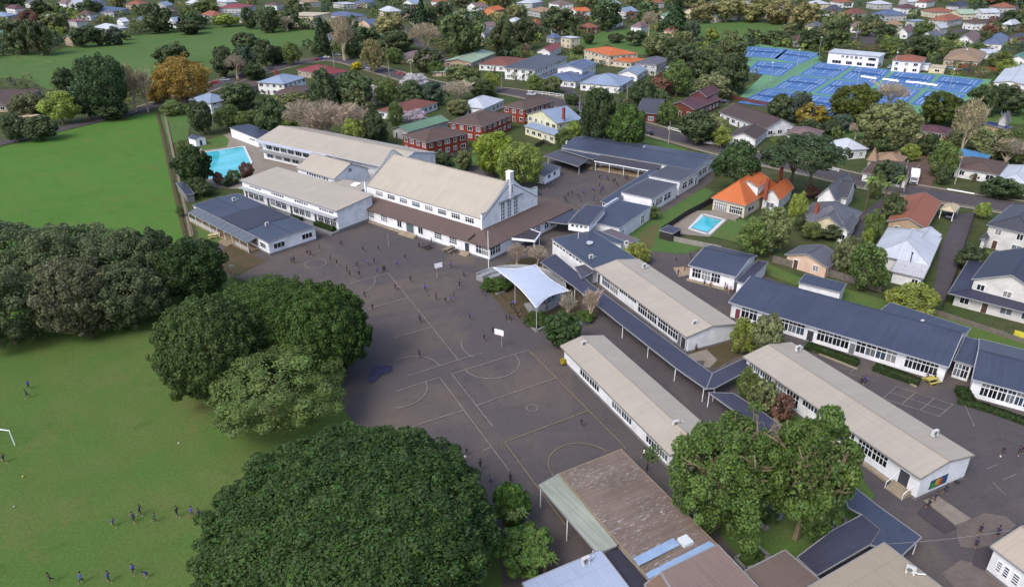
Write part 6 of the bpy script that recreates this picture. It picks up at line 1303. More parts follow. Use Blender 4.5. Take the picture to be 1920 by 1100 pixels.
# white benches in a row across the courts
for k, (x, y) in enumerate([(1621, 147), (1634, 149), (1662, 152), (1676, 154), (1706, 157), (1719, 158), (1733, 160), (1748, 162)]):
    p = P(x, y); mb = MB(); mb.box(-2.0, 2.0, -.3, .3, .42, .55); mb.box(-1.8, -1.6, -.25, .25, 0, .42); mb.box(1.6, 1.8, -.25, .25, 0, .42); mb.box(-2.0, 2.0, .3, .38, .5, 1.1)
    o = tag(mobj('court_bench', mb.mesh('court_bench', WP), T(p, rz=math.atan2(UX.y, UX.x))), ['leftmost', 'second', 'third', 'fourth', 'fifth', 'sixth', 'seventh', 'rightmost'][k] + ' white bench from the left on the tennis courts', 'bench', 'white court benches')
# wire fence of the courts
fence('tall wire fence dividing the two groups of blue courts', [(1424, 176), (1480, 142), (1540, 112)], 3.0, mat('green wire', (128, 148, 136), .8, .1), 'rail', 5)
# flagpole, hoops, goal, sign
root, p = pole(916.5, 512, 9.7, 'white flagpole at the corner of the assembly hall', .07, WP, False, 'flagpole', 'flagpole')
mb = MB(); mb.tube((0, 0, 9.7), (0, 0, 9.9), .1, .06, 8); mobj('finial', mb.mesh('finial', WP), T(p), root)
def hoop(x, y, rz, label, h=3.9):
    root, p = pole(x, y, h - .8, label, .07, mat('hoop steel', (160, 164, 168), .5, .05), False, 'basketball_hoop', 'hoop'); M = T(p, rz=rz)
    mb = MB(); mb.tube((0, 0, h - .8), (0, -.9, h - .45), .06, .05, 6); mobj('arm', mb.mesh('arm', MATS['hoop steel']), M, root)
    mb = MB(); mb.box(-.9, .9, -.98, -.92, h - .95, h + .15); bb = mobj('backboard', mb.mesh('backboard', WP), M, root)
    mb = MB()
    for i in range(14):
        a, b = i * math.pi / 7, (i + 1) * math.pi / 7; mb.bar((.23 * math.cos(a), -1.24 + .23 * math.sin(a), h - .75), (.23 * math.cos(b), -1.24 + .23 * math.sin(b), h - .75), .03, .03)
    mobj('ring', mb.mesh('ring', mat('hoop orange', (190, 90, 50), .6)), M, bb)
hoop(941, 650, math.radians(-28), 'basketball hoop with white backboard in front of the shade sail'); lm('the near basketball hoop', 935, 630)
hoop(820, 522, math.radians(30), 'basketball hoop with white backboard in front of the assembly hall'); lm('the far basketball hoop', 822, 505)
root, p = pole(729, 462, 3.2, 'grey netball post by the hall steps', .06, mat('hoop steel', (160, 164, 168), .5), False, 'netball_post', 'post')
mb = MB(); mb.box(-.02, .02, -.4, .4, 2.2, 3.2); mobj('pad', mb.mesh('pad', mat('pale pad', (170, 186, 196), .7)), T(p), root)
root, p = pole(438, 520, 3.0, 'grey netball post beside the dark tree ending the field row', .07, MATS['hoop steel'], False, 'netball_post', 'post')
mb = MB(); mb.box(-.5, .5, -.03, .03, 2.6, 3.0); mobj('pad', mb.mesh('pad', MATS['pale pad']), T(p), root)
gp = P(28.2, 834.6); gd = math.radians(169); gr = empty('soccer_goal', T(gp, rz=gd), 'white soccer goal cut by the left edge of the field', 'goal'); lm('the white soccer goal', 20, 820)
for nm, a, b in (('post', (0, 0, 0), (0, 0, 2.7)), ('post', (5.5, 0, 0), (5.5, 0, 2.7)), ('crossbar', (-.06, 0, 2.7), (5.56, 0, 2.7))):
    mb = MB(); mb.tube(a, b, .07, .07, 8); mobj(nm, mb.mesh(nm, WP), T(gp, rz=gd), gr)
sp = P(187, 224); sr = empty('road_sign', T(sp), 'white diamond road sign on a post beside the field road', 'sign'); mb = MB(); mb.tube((0, 0, 0), (0, 0, 4.6), .07, .06, 6); mobj('post', mb.mesh('post', greyw), T(sp), sr)
mb = MB(); mb.prism([(-.8, 3.9), (0, 3.1), (.8, 3.9), (0, 4.7)], 'y', -.08, -.02); mobj('sign_face', mb.mesh('sign_face', WP), T(sp), sr)
# white cable from the tan roof to the corner building
a, b = P(1660, 1019, 4.9), P(1897, 993, 4.6); mb = MB()
for i in range(16):
    t, u = i / 16, (i + 1) / 16; f = lambda t: a.lerp(b, t) - a - Vector((0, 0, 1.2 * t * (1 - t))); mb.tube(f(t), f(u), .022, .022, 6, cap=False)
tag(mobj('overhead_cable', mb.mesh('overhead_cable', mat('cable sheath', (150, 148, 150), .6)), T(a)), 'thin white cable strung from the tan ribbed roof to the corner building', 'cable')

# heat pumps on roofs
def heatpump(x, y, z, rz, label, s=.88):
    p = P(x, y, z); root = empty('heat_pump', T(p), label, 'heat pump', 'rooftop heat pumps'); M = T(p, rz=rz, s=s)
    mb = MB(); mb.box(-.55, .55, -.22, .22, .1, .95); mobj('case', mb.mesh('case', mat('unit case', (214, 216, 218), .5, .06)), M, root)
    mb = MB(); mb.tube((-.12, -.221, .52), (-.12, -.25, .52), .33, .33, 16); mobj('fan_grille', mb.mesh('fan_grille', mat('grille grey', (112, 118, 126), .6)), M, root)
    for k in (-.4, .4):
        mb = MB(); mb.box(k - .05, k + .05, -.3, .3, -.1, .1); mobj('foot', mb.mesh('foot', FR), M, root)
    mb = MB(); mb.tube((.55, 0, .3), (.9, .1, .1), .07, .07, 6); mb.tube((.9, .1, .1), (1.7, .5, .05), .07, .07, 6); mobj('pipe', mb.mesh('pipe', FR), M, root)
for x, y, z, rz, l in [(439, 376, 3.7, .9, 'heat pump on the upper end of the prefab roof'), (501, 423, 3.6, .9, 'heat pump near the front corner of the prefab roof'), (1108, 484, 3.7, .4, 'heat pump on the slate-roofed middle block'), (1174, 458, 3.8, .4, 'heat pump beside the faded purple roof'), (1208, 501, 4.3, .4, 'heat pump at the upper end of the walkway classroom block'), (1302, 608, 4.1, .4, 'heat pump at the near end of the walkway classroom block'), (1095, 647, 4.0, .4, 'heat pump at the upper end of the courtside classroom block'), (1267, 797, 4.0, .4, 'heat pump above the courtyard tree on the courtside classroom block'), (1496, 656, 4.7, .4, 'heat pump at the upper end of the mural classroom block'), (1752, 815, 4.8, .4, 'heat pump at the near end of the mural classroom block'), (1728, 608, 4.2, .9, 'heat pump behind the ridge of the long blue-roofed block'), (1063, 269, 4.6, .9, 'heat pump at the left end of the upper courtyard wing'), (1208, 279, 4.6, .9, 'heat pump in the middle of the upper courtyard wing'), (1098, 1054, 3.8, .5, 'heat pump on the pale blue metal roof'), (1706, 1072, 4.7, -.5, 'heat pump on the tan ribbed roof')]: heatpump(x, y, z, rz, l)

# shade sail, its posts and the seats under it
sc4 = [P(925, 501.5, 4.1), P(1004, 496, 5.2), P(1068, 545, 4.3), P(1005.5, 577.5, 4.7)]
ss = empty('shade_sail', T(P(1007, 618)), 'pale blue-white shade sail stretched over the seating beside the playground', 'shade sail'); lm('the pale shade sail', 990, 535)
def sail(u, v):
    a, b, c, d = sc4; p = a * (1 - u) * (1 - v) + b * u * (1 - v) + c * u * v + d * (1 - u) * v; m_ = (a + b + c + d) / 4
    pull = .17 * (4 * u * (1 - u) * (abs(2 * v - 1) ** 2.2) * (1 - 0) + 4 * v * (1 - v) * (abs(2 * u - 1) ** 2.2)); e = 1 - pull
    q = m_ + (p - m_) * e; q.z = p.z + .35 * math.sin(math.pi * u) * math.sin(math.pi * v); return q
n = 18; mb = MB(); mb.add([sail(i / n, j / n) for j in range(n + 1) for i in range(n + 1)], [(j * (n + 1) + i, j * (n + 1) + i + 1, (j + 1) * (n + 1) + i + 1, (j + 1) * (n + 1) + i) for j in range(n) for i in range(n)])
me = mb.mesh('membrane', mat('sail fabric', (188, 200, 224), .7, .03)); me.polygons.foreach_set('use_smooth', [True] * len(me.polygons)); o = mobj('membrane', me, None, ss); so = o.modifiers.new('thick', 'SOLIDIFY'); so.thickness = .03
mb = MB()
for f in (lambda t: sail(t, 0), lambda t: sail(1, t), lambda t: sail(t, 1), lambda t: sail(0, t)):
    for i in range(n): mb.tube(f(i / n), f((i + 1) / n), .06, .06, 5, cap=False)
mobj('edge_cable', mb.mesh('edge_cable', FR), None, o)
for q, e in zip(sc4, ((-.5, 0), (.4, .6), (.8, .3), (.1, -.3))):
    mb = MB(); mb.tube((q.x + e[0], q.y + e[1], 0), (q.x + e[0] * .3, q.y + e[1] * .3, q.z + .15), .1, .08, 8); mobj('post', mb.mesh('post', mat('galvanised pole', (178, 186, 190), .5)), None, ss)
q = sail(0, .45); mb = MB(); mb.tube((q.x, q.y, 0), (q.x, q.y, q.z), .09, .08, 8); mobj('post', mb.mesh('post', MATS['galvanised pole']), None, ss)
# curved tiered seats
ctr = P(968, 548); tier = empty('tiered_seating', T(ctr), 'curved tiered concrete seating under the shade sail', 'seating'); concw = mat('seat concrete', (150, 154, 160), .85, .12)
for k, r0 in enumerate((6.0, 7.4, 8.8)):
    pts = []
    for i in range(23):
        t = math.radians(-75 + i * 10); pts.append((t, r0))
    mb = MB()
    for (t0, r), (t1, _) in zip(pts, pts[1:]):
        for (ra, rb, za, zb) in ((r, r + 1.4, 0, .45 + .42 * k),):
            p = [Vector((rr * math.cos(t), rr * math.sin(t), z)) for z in (za, zb) for rr, t in ((ra, t0), (rb, t0), (rb, t1), (ra, t1))]
            mb.add(p, [(4, 5, 6, 7), (0, 3, 7, 4), (1, 5, 6, 2), (0, 4, 5, 1), (2, 6, 7, 3)])
    mobj('tier', mb.mesh('tier', concw), T(ctr), tier)
mb = MB()
for i in range(22):
    t0, t1 = math.radians(-75 + i * 10), math.radians(-65 + i * 10); mb.bar((10.25 * math.cos(t0), 10.25 * math.sin(t0), .85), (10.25 * math.cos(t1), 10.25 * math.sin(t1), .85), .18, 1.7)
mobj('back_wall', mb.mesh('back_wall', mat('pale wall', (178, 184, 190), .8, .1)), T(ctr), tier)
def planter(label, pts, h=.5, bush=True, col=(70, 92, 44), ph=None, soil=True):
    w = [P(*p) for p in pts]; root = empty('planter', T(w[0]), label, 'planter'); c = sum(w, Vector()) / len(w); mb = MB()
    for a, b in zip(w, w[1:] + w[:1]): mb.bar((a.x, a.y, h / 2), (b.x, b.y, h / 2), .4, h)
    mobj('edging', mb.mesh('edging', mat('planter concrete', (138, 142, 142), .9, .12)), None, root)
    mb = MB(); mb.prism([(q.x, q.y) for q in w], 'z', .02, h * .7); mobj('soil', mb.mesh('soil', dirt), None, root)
    if bush:
        a = max((q - c).length for q in w) * .72; b = min(a, 1.1) if bush is True else bush; mobj('foliage', CROWNS['bush'][int(pts[0][0]) % 5], T(c.x, c.y, h * .6 + b * .5, 1.0, (a, a, b)), root, jitter(col))
planter('triangular planter of green shrubs under the left corner of the shade sail', [(914, 536), (932, 553), (946, 548), (936, 520)]); planter('pointed planter of green shrubs under the front corner of the shade sail', [(992, 610), (1007, 623), (1022, 614), (1012, 590), (1000, 588)])
planter('square concrete planter behind the small brown hipped roof', [(1378, 1050), (1420, 1028), (1442, 1046), (1398, 1072)], .5, .5); planter('square concrete planter between the two courtyard trees', [(1412, 972), (1440, 952), (1466, 970), (1434, 994)], .5, .4); planter('square concrete planter beside the blue angled canopy', [(1545, 985), (1562, 962), (1586, 978), (1566, 994)], .5, .3)
planter('low block planter behind the round dark bush', [(1082, 596), (1104, 586), (1106, 604), (1088, 612)], .9, .7); planter('long low planter along the courtyard side of the flaking brown roof', [(1268, 936), (1280, 930), (1306, 962), (1296, 972)], .5, False)
# picnic tables, bench, bright table
def picnic(x, y, rz, label, col=(206, 190, 140), s=1.0):
    p = P(x, y); root = empty('picnic_table', T(p), label, 'table', 'picnic tables'); M = T(p, rz=rz, s=s); m = mat('table %d %d %d' % col, col, .8, .1)
    for nm, bx in (('tabletop', (-.9, .9, -.4, .4, .7, .76)), ('bench', (-.9, .9, -.85, -.58, .42, .47)), ('bench', (-.9, .9, .58, .85, .42, .47))): mb = MB(); mb.box(*bx); mobj(nm, mb.mesh(nm, m), M, root)
    for k in (-.6, .6):
        mb = MB(); mb.bar((k, -.75, 0), (k, .2, .7), .06, .1); mb.bar((k, .75, 0), (k, -.2, .7), .06, .1); mb.box(k - .03, k + .03, -.8, .8, .36, .42); mobj('leg', mb.mesh('leg', m), M, root)
picnic(400, 446, .4, 'yellow picnic table on the grass beside the prefab classroom', (214, 200, 140), 1.2); picnic(800, 466, .9, 'dark table with seated children beside the hall steps', (86, 78, 78), 1.3); picnic(842, 472, .9, 'pale table with seated children at the hall corner', (150, 140, 124), 1.5); picnic(1745, 717, .3, 'yellow table with bags at the end of the long blue-roofed block', (188, 176, 96), 1.2)
mb = MB(); p = P(1585 + 195, 902); bench = empty('bench', T(p), 'dark folding bench beside the mural wall', 'bench'); mb.box(-1.2, 1.2, -.25, .25, .4, .46); mobj('seat', mb.mesh('seat', dkw), T(p, rz=-.5), bench)
for k in (-1, 1): mb = MB(); mb.box(k - .05, k + .05, -.22, .22, 0, .4); mobj('leg', mb.mesh('leg', dkw), T(p, rz=-.5), bench)
fence('bright yellow play panel at the right edge below the navy-roofed house', [(1900, 630), (1935, 640)], 1.3, mat('yellow panel', (214, 208, 70), .6), 'mesh', 2, cat='panel', name='play_panel')
# white outdoor chairs
def chair(x, y, rz, label):
    p = P(x, y); root = empty('garden_chair', T(p), label, 'chair', 'white garden chairs'); M = T(p, rz=rz)
    mb = MB(); mb.box(-.3, .3, -.3, .3, .42, .48); mobj('seat', mb.mesh('seat', WP), M, root); mb = MB(); mb.box(-.3, .3, .27, .32, .48, 1.0); mobj('backrest', mb.mesh('backrest', WP), M, root)
    for a in (-.26, .26):
        for b in (-.26, .26): mb = MB(); mb.box(a - .03, a + .03, b - .03, b + .03, 0, .42); mobj('leg', mb.mesh('leg', WP), M, root)
for k, (x, y) in enumerate([(1867, 588), (1875, 591), (1883, 594), (1891, 596)]): chair(x, y, .6, ['leftmost', 'second', 'third', 'rightmost'][k] + ' white garden chair on the navy-roofed house patio')
# ------------------------------------------------------------------ vehicles
def car_parts():
    prof = [(-2.1, .35), (-2.1, .75), (-1.95, .92), (-1.2, 1.0), (-.95, 1.02), (.95, 1.0), (1.75, .88), (2.1, .7), (2.1, .35)]
    b = MB(); b.prism(prof, 'y', -.84, .84); bm = bmesh.new(); me = b.mesh('body', tint('car paint', .3, .5)); bm.from_mesh(me); bmesh.ops.bevel(bm, geom=bm.edges, offset=.07, segments=2, affect='EDGES'); bm.to_mesh(me); bm.free()
    g = MB(); lo = [(-1.75, -.76), (1.15, -.76), (1.15, .76), (-1.75, .76)]; hi = [(-1.3, -.62), (.35, -.62), (.35, .62), (-1.3, .62)]
    g.add([(x, y, .99) for x, y in lo] + [(x, y, 1.42) for x, y in hi], [(0, 1, 5, 4), (1, 2, 6, 5), (2, 3, 7, 6), (3, 0, 4, 7), (4, 5, 6, 7)])
    r = MB(); r.box(-1.32, .37, -.64, .64, 1.42, 1.48)
    w = MB(); w.tube((0, -.1, 0), (0, .1, 0), .32, .32, 14); hb = MB(); hb.tube((0, -.115, 0), (0, .115, 0), .19, .19, 10)
    hl = MB(); hl.box(2.04, 2.13, -.25, .25, .62, .76)
    return [('body', me), ('windows', g.mesh('windows', GL)), ('roof', r.mesh('roof', tint('car paint', .3, .5)))], w.mesh('wheel', mat('tyre', (34, 34, 36), .9)), hb.mesh('rim', mat('alloy', (170, 172, 176), .4)), hl.mesh('headlight', mat('lamp glass', (226, 230, 234), .2))
CARP = car_parts()
def car(x, y, rz, col, label):
    p = P(x, y); root = empty('parked_car', T(p), label, 'car', 'cars parked along the streets'); M = T(p, rz=rz)
    for nm, me in CARP[0]: mobj(nm, me, M, root, lin(col))
    for a in (-1.3, 1.3):
        for b in (-.76, .76): w = mobj('wheel', CARP[1], M @ T(a, b, .32), root); mobj('rim', CARP[2], M @ T(a, b, .32), w)
    for b in (-.55, .55): mobj('headlight', CARP[3], M @ T(0, b, 0), root)
for x, y, rz, c, l in [(667, 126, -.5, (226, 228, 232), 'white car parked beside the yellow bush on the street'), (692, 130, -.5, (170, 186, 204), 'silver-blue car parked next to the white one on the street'), (751, 140, -.5, (170, 46, 62), 'red car parked on the street by the power pole'), (612, 109, .3, (226, 228, 232), 'white car above the crimson-roofed house left of the pole'), (632, 105, .3, (222, 224, 230), 'white car right of the white power pole'), (594, 114, .3, (160, 40, 56), 'red car behind the crimson-roofed house'), (602, 112, .3, (60, 80, 150), 'blue car between the red and white parked cars'), (404, 157, .4, (180, 40, 50), 'red car behind the white posted villa'), (422, 152, .4, (190, 200, 214), 'silver car beside the red one behind the white posted villa'), (380, 163, .4, (200, 206, 214), 'pale car in front of the big orange tree'), (470, 138, .4, (228, 230, 234), 'white car near the bare tree above the brown car park house'), (456, 141, .4, (210, 214, 220), 'pale car beside the white one above the brown car park house'), (313, 182, .1, (70, 88, 130), 'blue car in the car park under the small orange tree'), (346, 184, .6, (52, 62, 120), 'dark blue car at the edge of the car park'), (483, 137, .4, (230, 232, 236), 'white car left of the crimson-roofed house'), (508, 131, .4, (80, 84, 96), 'dark grey car near the tall pale blue-roofed house'), (996, 179, -.35, (190, 202, 220), 'silver-blue car on the road below the white pillared fence'), (1079, 196, -.4, (196, 206, 222), 'pale blue car beside the pale yellow gabled house'), (1081, 212, -.9, (120, 144, 180), 'blue car at the corner behind the pale yellow gabled house'), (1216, 252, 2.0, (52, 54, 62), 'dark car parked at the end of the road by the verge'), (1331, 271, -.45, (232, 234, 238), 'white hatchback parked at the white two-rail fence'), (1357, 193, -.3, (60, 70, 110), 'dark blue car behind the dark red gabled house'), (1794, 132, -.15, (226, 230, 236), 'white car parked behind the courts'), (1815, 135, -.15, (70, 76, 96), 'dark car parked behind the courts'), (1842, 137, -.15, (206, 216, 230), 'silver car parked at the far end behind the courts'), (1785, 130, -.15, (130, 160, 200), 'light blue car parked leftmost behind the courts'), (1668, 128, .9, (170, 190, 214), 'pale car between the clubhouse and the pavilion'), (1836, 58, .7, (220, 224, 230), 'white car on the far right street'), (1781, 408, .9, (60, 66, 92), 'dark car under the cream carport'), (1580, 78, .2, (180, 190, 204), 'silver car in the tarmac yard'), (1600, 76, .2, (60, 70, 100), 'dark car in the tarmac yard')]: car(x, y, rz, c, l)
# white truck
p = P(1712, 343); tr = empty('delivery_truck', T(p), 'white box truck parked beside the brown-roofed garage house', 'truck'); M = T(p, rz=math.radians(-118))
mb = MB(); mb.box(-4.2, 1.0, -1.15, 1.15, .9, 3.3); mobj('box_body', mb.mesh('box_body', WP), M, tr)
mb = MB(); mb.prism([(1.1, .5), (1.1, 2.4), (2.0, 2.4), (2.7, 1.5), (2.8, .5)], 'y', -1.05, 1.05); mobj('cab', mb.mesh('cab', mat('truck cab', (210, 214, 220), .4)), M, tr)
mb = MB(); mb.add([(2.06, -.9, 2.32), (2.06, .9, 2.32), (2.72, .9, 1.52), (2.72, -.9, 1.52)], [(0, 1, 2, 3)]); mobj('windscreen', mb.mesh('windscreen', GL), M, tr)
mb = MB(); mb.box(2.8, 2.86, -.8, .8, .6, 1.1); mobj('grille', mb.mesh('grille', mat('dark grille', (50, 52, 58), .5)), M, tr)
for a in (-3.0, 1.9):
    for b in (-1.0, 1.0): w = mobj('wheel', CARP[1], M @ T(a, b, .45, 0, (1.4, 1.6, 1.4)), tr); mobj('rim', CARP[2], M @ T(a, b, .45, 0, (1.4, 1.6, 1.4)), w)

# ------------------------------------------------------------------ people
def person_mesh(pose):
    """one continuous figure grown over a skeleton; clothing is told by the nearest bone"""
    Lg = {'stand': ((.02, 0), (.02, 0)), 'walk': ((.32, -.12), (-.30, -.25)), 'run': ((.6, -.5), (-.45, -1.0)), 'sit': ((1.45, -1.35), (1.35, -1.3)), 'kick': ((.75, -.15), (-.2, -.2)), 'bend': ((.1, -.1), (-.05, -.15))}[pose]
    Ar = {'stand': ((.1, .15), (-.08, .1)), 'walk': ((-.45, .4), (.45, .5)), 'run': ((-.8, 1.5), (.9, 1.5)), 'sit': ((.5, .7), (.5, .8)), 'kick': ((-.7, .4), (.6, .3)), 'bend': ((1.0, .2), (.9, .3))}[pose]
    lean = {'stand': .02, 'walk': .06, 'run': .22, 'sit': .12, 'kick': -.05, 'bend': .75}[pose]
    hip = .76 if pose not in ('sit',) else .5
    def ang(a): return Vector((0, -math.sin(a), -math.cos(a)))          # figure faces -Y
    up = Vector((0, -math.sin(lean), math.cos(lean))); V, E, R, B = [], [], [], []
    def add(p, r, par=None):
        V.append(tuple(p)); R.append(r)
        if par is not None: E.append((par, len(V) - 1))
        return len(V) - 1
    pel = add((0, 0, hip), (.105, .085)); wst = add(Vector((0, 0, hip)) + up * .16, (.098, .078), pel); che = add(Vector((0, 0, hip)) + up * .36, (.125, .085), wst)
    nck = add(Vector((0, 0, hip)) + up * .49, (.045, .045), che); hd1 = add(Vector((0, -.01, hip)) + up * .57, (.07, .075), nck); hd2 = add(Vector((0, -.015, hip)) + up * .67, (.082, .092), hd1); hd3 = add(Vector((0, 0, hip)) + up * .745, (.06, .065), hd2)
    nose = add(Vector(V[hd2]) + Vector((0, -.1, -.02)), (.014, .014), hd2)
    bones = [(pel, wst, 1), (wst, che, 1), (che, nck, 1), (nck, hd1, 0), (hd1, hd2, 0), (hd2, hd3, 3)]; tips = []
    for s, (th, kn), (sh_, el) in ((-1, Lg[0], Ar[0]), (1, Lg[1], Ar[1])):
        h = add(Vector(V[pel]) + Vector((s * .085, 0, -.03)), (.075, .08), pel); k = add(Vector(V[h]) + ang(th) * .34, (.055, .058), h); a = add(Vector(V[k]) + ang(th + kn) * .34, (.034, .036), k); t = add(Vector(V[a]) + Vector((0, -.13, -.03)), (.035, .025), a)
        bones += [(pel, h, 2), (h, k, 2), (k, a, 0), (a, t, 4)]
        s1 = add(Vector(V[che]) + up * .05 + Vector((s * .16, 0, 0)), (.05, .05), che); e = add(Vector(V[s1]) + (ang(sh_) + Vector((s * .15, 0, 0))).normalized() * .24, (.037, .037), s1); w = add(Vector(V[e]) + (ang(sh_ + el) + Vector((s * .05, 0, 0))).normalized() * .21, (.024, .024), e); hd = add(Vector(V[w]) + ang(sh_ + el) * .06, (.032, .016), w)
        bones += [(che, s1, 1), (s1, e, 1), (e, w, 0), (w, hd, 0)]
        for f in range(5):
            o = Vector((s * .0, 0, 0)) + Vector((0, (f - 2) * .014, 0)); d = ang(sh_ + el + (.5 if f == 0 else .0)); f1 = add(Vector(V[hd]) + o + d * (.03 if f == 0 else .035), (.008, .008), hd); f2 = add(Vector(V[f1]) + ang(sh_ + el + .4) * (.025 + .006 * (2 - abs(f - 2))), (.007, .007), f1)
    me = bpy.data.meshes.new('sk'); me.from_pydata(V, E, []); o = bpy.data.objects.new('sk', me); COL.objects.link(o)
    sk = o.modifiers.new('skin', 'SKIN'); sk.use_smooth_shade = True
    for i, r in enumerate(R): me.skin_vertices[0].data[i].radius = r
    me.skin_vertices[0].data[pel].use_root = True
    ss_ = o.modifiers.new('sub', 'SUBSURF'); ss_.levels = 1; ss_.render_levels = 1
    dg = bpy.context.evaluated_depsgraph_get(); out = bpy.data.meshes.new_from_object(o.evaluated_get(dg)); out.name = 'person'
    bpy.data.objects.remove(o)
    out.materials.clear()
    for m in (tint_skin, tint('school top', .8, .2), shorts, hairm, shoem): out.materials.append(m)
    segs = [(Vector(V[a]), Vector(V[b]), mi) for a, b, mi in bones]
    for pl in out.polygons:
        c = pl.center; best = (9, 0)
        for a, b, mi in segs:
            ab = b - a; t = max(0, min(1, (c - a).dot(ab) / ab.length_squared)); d = (c - (a + ab * t)).length
            if d < best[0]: best = (d, mi)
        mi = best[1]; pl.material_index = 0 if mi == 3 else mi
    zmin = min(v.co.z for v in out.vertices)
    if pose != 'sit':
        for v in out.vertices: v.co.z -= zmin
    else: zmin = min(0, zmin)
    hc = (Vector(V[hd2]) * .4 + Vector(V[hd3]) * .6) - Vector((0, 0, zmin if pose != 'sit' else 0))
    return out, hc
tint_skin = mat('skin', (152, 116, 96), .6, .08, 3); shorts = mat('grey school shorts', (62, 62, 70), .85, .1, 3); hairm = mat('dark hair', (46, 36, 32), .8, .2, 9); shoem = mat('pale trainers', (196, 196, 198), .7, .1, 3)
POSES = {}
def hair_mesh():
    mb = MB(); rings = []
    for j in range(6):
        th = j / 5 * 1.75
        for i in range(12):
            a = i * math.pi / 6; k = 1 + .06 * math.sin(a * 5 + j); x, y, z = math.sin(th) * math.cos(a), math.sin(th) * math.sin(a), math.cos(th)
            if y < 0: z = max(z, -.05 + .55 * -y)
            rings.append((x * .095 * k, y * .108 * k + .012, z * .105 + .0))
    mb.add(rings, [(j * 12 + i, j * 12 + (i + 1) % 12, (j + 1) * 12 + (i + 1) % 12, (j + 1) * 12 + i) for j in range(5) for i in range(12)]); me = mb.mesh('hair', hairm, False); me.polygons.foreach_set('use_smooth', [True] * len(me.polygons)); return me
HAIR = hair_mesh()
CL = {'n': ((46, 46, 74), 'navy top'), 'k': ((40, 40, 48), 'black top'), 'b': ((66, 66, 150), 'blue top'), 'p': ((92, 78, 150), 'purple top'), 'w': ((206, 208, 214), 'white top'), 'r': ((150, 60, 66), 'red top')}
VB = {'stand': 'standing', 'walk': 'walking', 'run': 'running', 'sit': 'sitting', 'kick': 'kicking', 'bend': 'bending'}
NP = [0]
def person(x, y, pose='walk', c='n', rz=None, z=0.0, s=None, place=None):
    if pose not in POSES: POSES[pose] = person_mesh(pose)
    me, hc = POSES[pose]; NP[0] += 1; r = random.Random(NP[0]); rz = r.uniform(0, 6.28) if rz is None else rz; s = s or r.uniform(1.08, 1.28); p = P(x, y, z)
    lab = autolabel('child in %s %s %s' % (CL[c][1], VB[pose], place or 'on the asphalt'), x, y - 8)
    M = T(p, rz=rz, s=s); o = mobj('person', me, M, None, jitter(CL[c][0], .15)); tag(o, lab, 'person', 'children at play')
    mobj('hair', HAIR, M @ T(hc), o)
for ln in """55 729 run b;53 746 run n;9 867 run n;214 987 run b;253 980 run n;265 966 kick n;291 979 run n;334 969 walk k;361 968 walk b;374 969 sit n;97 1093 kick k;154 1094 run b;206 1091 walk b;252 1075 run b;277 1081 bend b""".split(';'):
    x, y, po, c = ln.split(); person(float(x), float(y), po, c, place='on the grass')
for ln in """547 495 stand k;552 494 stand n;577 480 walk k;583 481 walk n;681 472 run n;710 472 walk k;670 503 stand k;690 498 run p;702 496 stand n;651 512 walk k;657 520 run n;674 520 walk k;708 514 walk b;719 511 stand k;722 510 stand n;684 558 walk n;699 582 walk n;788 605 walk n;787 671 kick n;797 546 run b;818 564 walk k;835 569 walk k;846 568 run b;851 561 stand n;815 509 stand k;844 502 walk b;898 525 walk k;786 467 stand k;809 459 walk n;828 458 walk n;795 466 sit k;803 468 sit n;836 474 sit k;850 476 sit k
836 851 walk n;849 866 walk k;875 854 kick k;901 880 walk k;920 907 run p;876 903 walk n;957 905 stand n
908 640 walk n;924 626 stand n;949 601 sit k;955 600 sit n;971 597 walk k;977 588 walk n;962 575 stand b;958 580 stand k;988 611 walk k;966 590 stand n;984 604 walk n
1207 859 walk w;1213 885 walk k;1265 927 walk k;1739 953 walk k;1751 941 walk n;1771 925 walk n;1836 1001 walk n;1828 1027 walk n;1868 1007 walk n;1879 853 walk k;1914 851 walk n;1908 854 stand k;1613 719 sit k;1622 718 sit b;1618 720 stand n;1782 905 sit k;1738 712 sit n;1750 714 sit k;1745 708 stand n
1267 493 walk n;1294 486 walk k;1271 518 walk n;1283 508 bend k;1289 503 stand n;1320 536 sit k;1332 538 sit r;1362 548 stand k;1370 549 sit r;1366 543 stand n;1358 545 stand k;1304 660 sit k""".replace('\n', ';').split(';'):
    x, y, po, c = ln.split(); person(float(x), float(y), po, c)
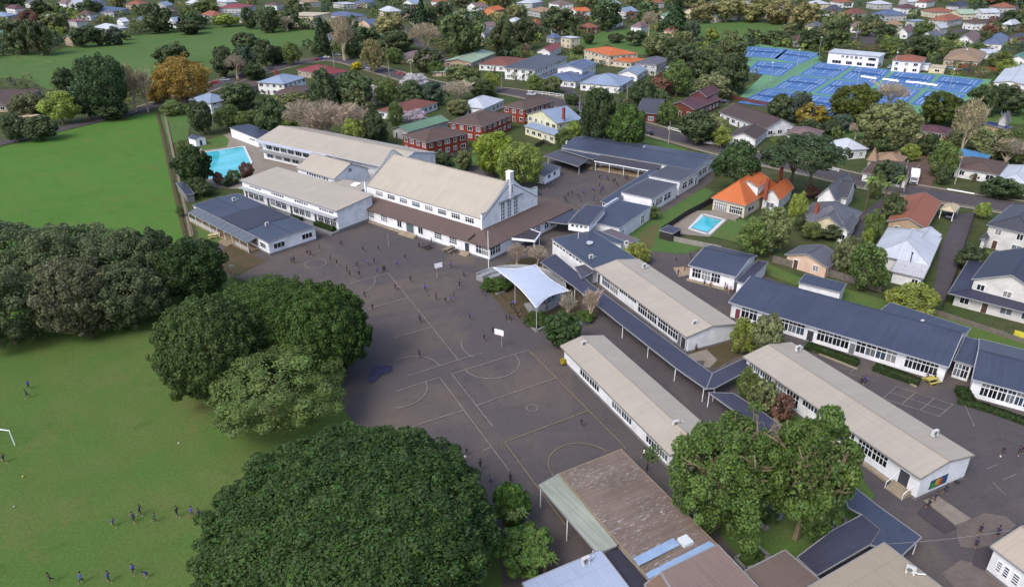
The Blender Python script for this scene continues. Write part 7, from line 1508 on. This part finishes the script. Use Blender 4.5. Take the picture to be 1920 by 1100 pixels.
for x, y, po, c in [(620, 490, 'run', 'n'), (632, 498, 'walk', 'k'), (745, 500, 'run', 'b'), (760, 488, 'walk', 'n'), (770, 530, 'stand', 'k'), (742, 545, 'walk', 'n'), (870, 520, 'run', 'k'), (862, 540, 'walk', 'n'), (905, 556, 'stand', 'n'), (880, 600, 'run', 'b'), (940, 560, 'walk', 'k'), (1090, 800, 'walk', 'n'), (600, 470, 'stand', 'n'), (640, 462, 'walk', 'k')]: person(x, y, po, c)
for X, Y in [(505, 480), (512, 455), (550, 490), (570, 492), (558, 470), (640, 468), (700, 480), (715, 475), (722, 490), (610, 510), (622, 500), (640, 530), (505, 540), (520, 572), (510, 600), (532, 560), (455, 570), (240, 630), (248, 655), (265, 612), (295, 600), (340, 615), (365, 662), (385, 590), (460, 650), (105, 545), (148, 540), (78, 535)]:
    person(1000 + X / 4.075, 220 + Y / 4.075, rnd.choice(('sit', 'stand', 'stand', 'bend', 'walk')), rnd.choice('nnkkb'), place='in the upper courtyard')
for (x, y, z) in [(944, 527, .9), (950, 532, .9), (940, 524, 1.3), (966, 541, .5), (1014, 573, .9), (1020, 577, .9), (1030, 570, 1.3), (1036, 562, 1.3), (1042, 556, .9), (1026, 582, .5), (1052, 560, 0), (1050, 570, 0)]:
    person(x, y, 'sit' if z else 'stand', rnd.choice('nnkb'), z=max(0, z - .35), place='under the sail')
# balls
def ball(x, y, label, col=(226, 224, 214), r=.13):
    p = P(x, y, r); me = bpy.data.meshes.new('ball'); bm = bmesh.new(); bmesh.ops.create_icosphere(bm, subdivisions=3, radius=r)
    for v in bm.verts: v.co *= 1 + .012 * math.sin(v.co.x * 60) * math.sin(v.co.y * 60)
    bm.to_mesh(me); bm.free(); me.materials.append(mat('ball %d %d %d' % col, col, .6)); tag(mobj('ball', me, T(p)), label, 'ball')
ball(872, 856, 'white ball at the feet of a child by the biggest domed tree', r=.22); ball(335, 830, 'white ball lying on the grass left of the knobbly tree'); ball(43, 893, 'yellow ball lying on the grass below the soccer goal', (206, 196, 80)); ball(1876, 855, 'white ball on the asphalt at the right edge')
ball(27, 949, 'small pale disc lying low on the grass at the left', (150, 170, 150)); ball(803, 553, 'dark ball in the air beside the running child in blue', (60, 54, 60), .14)
print('objects', len(bpy.data.objects), 'dup? trees', NTREE[0], 'people', NP[0])
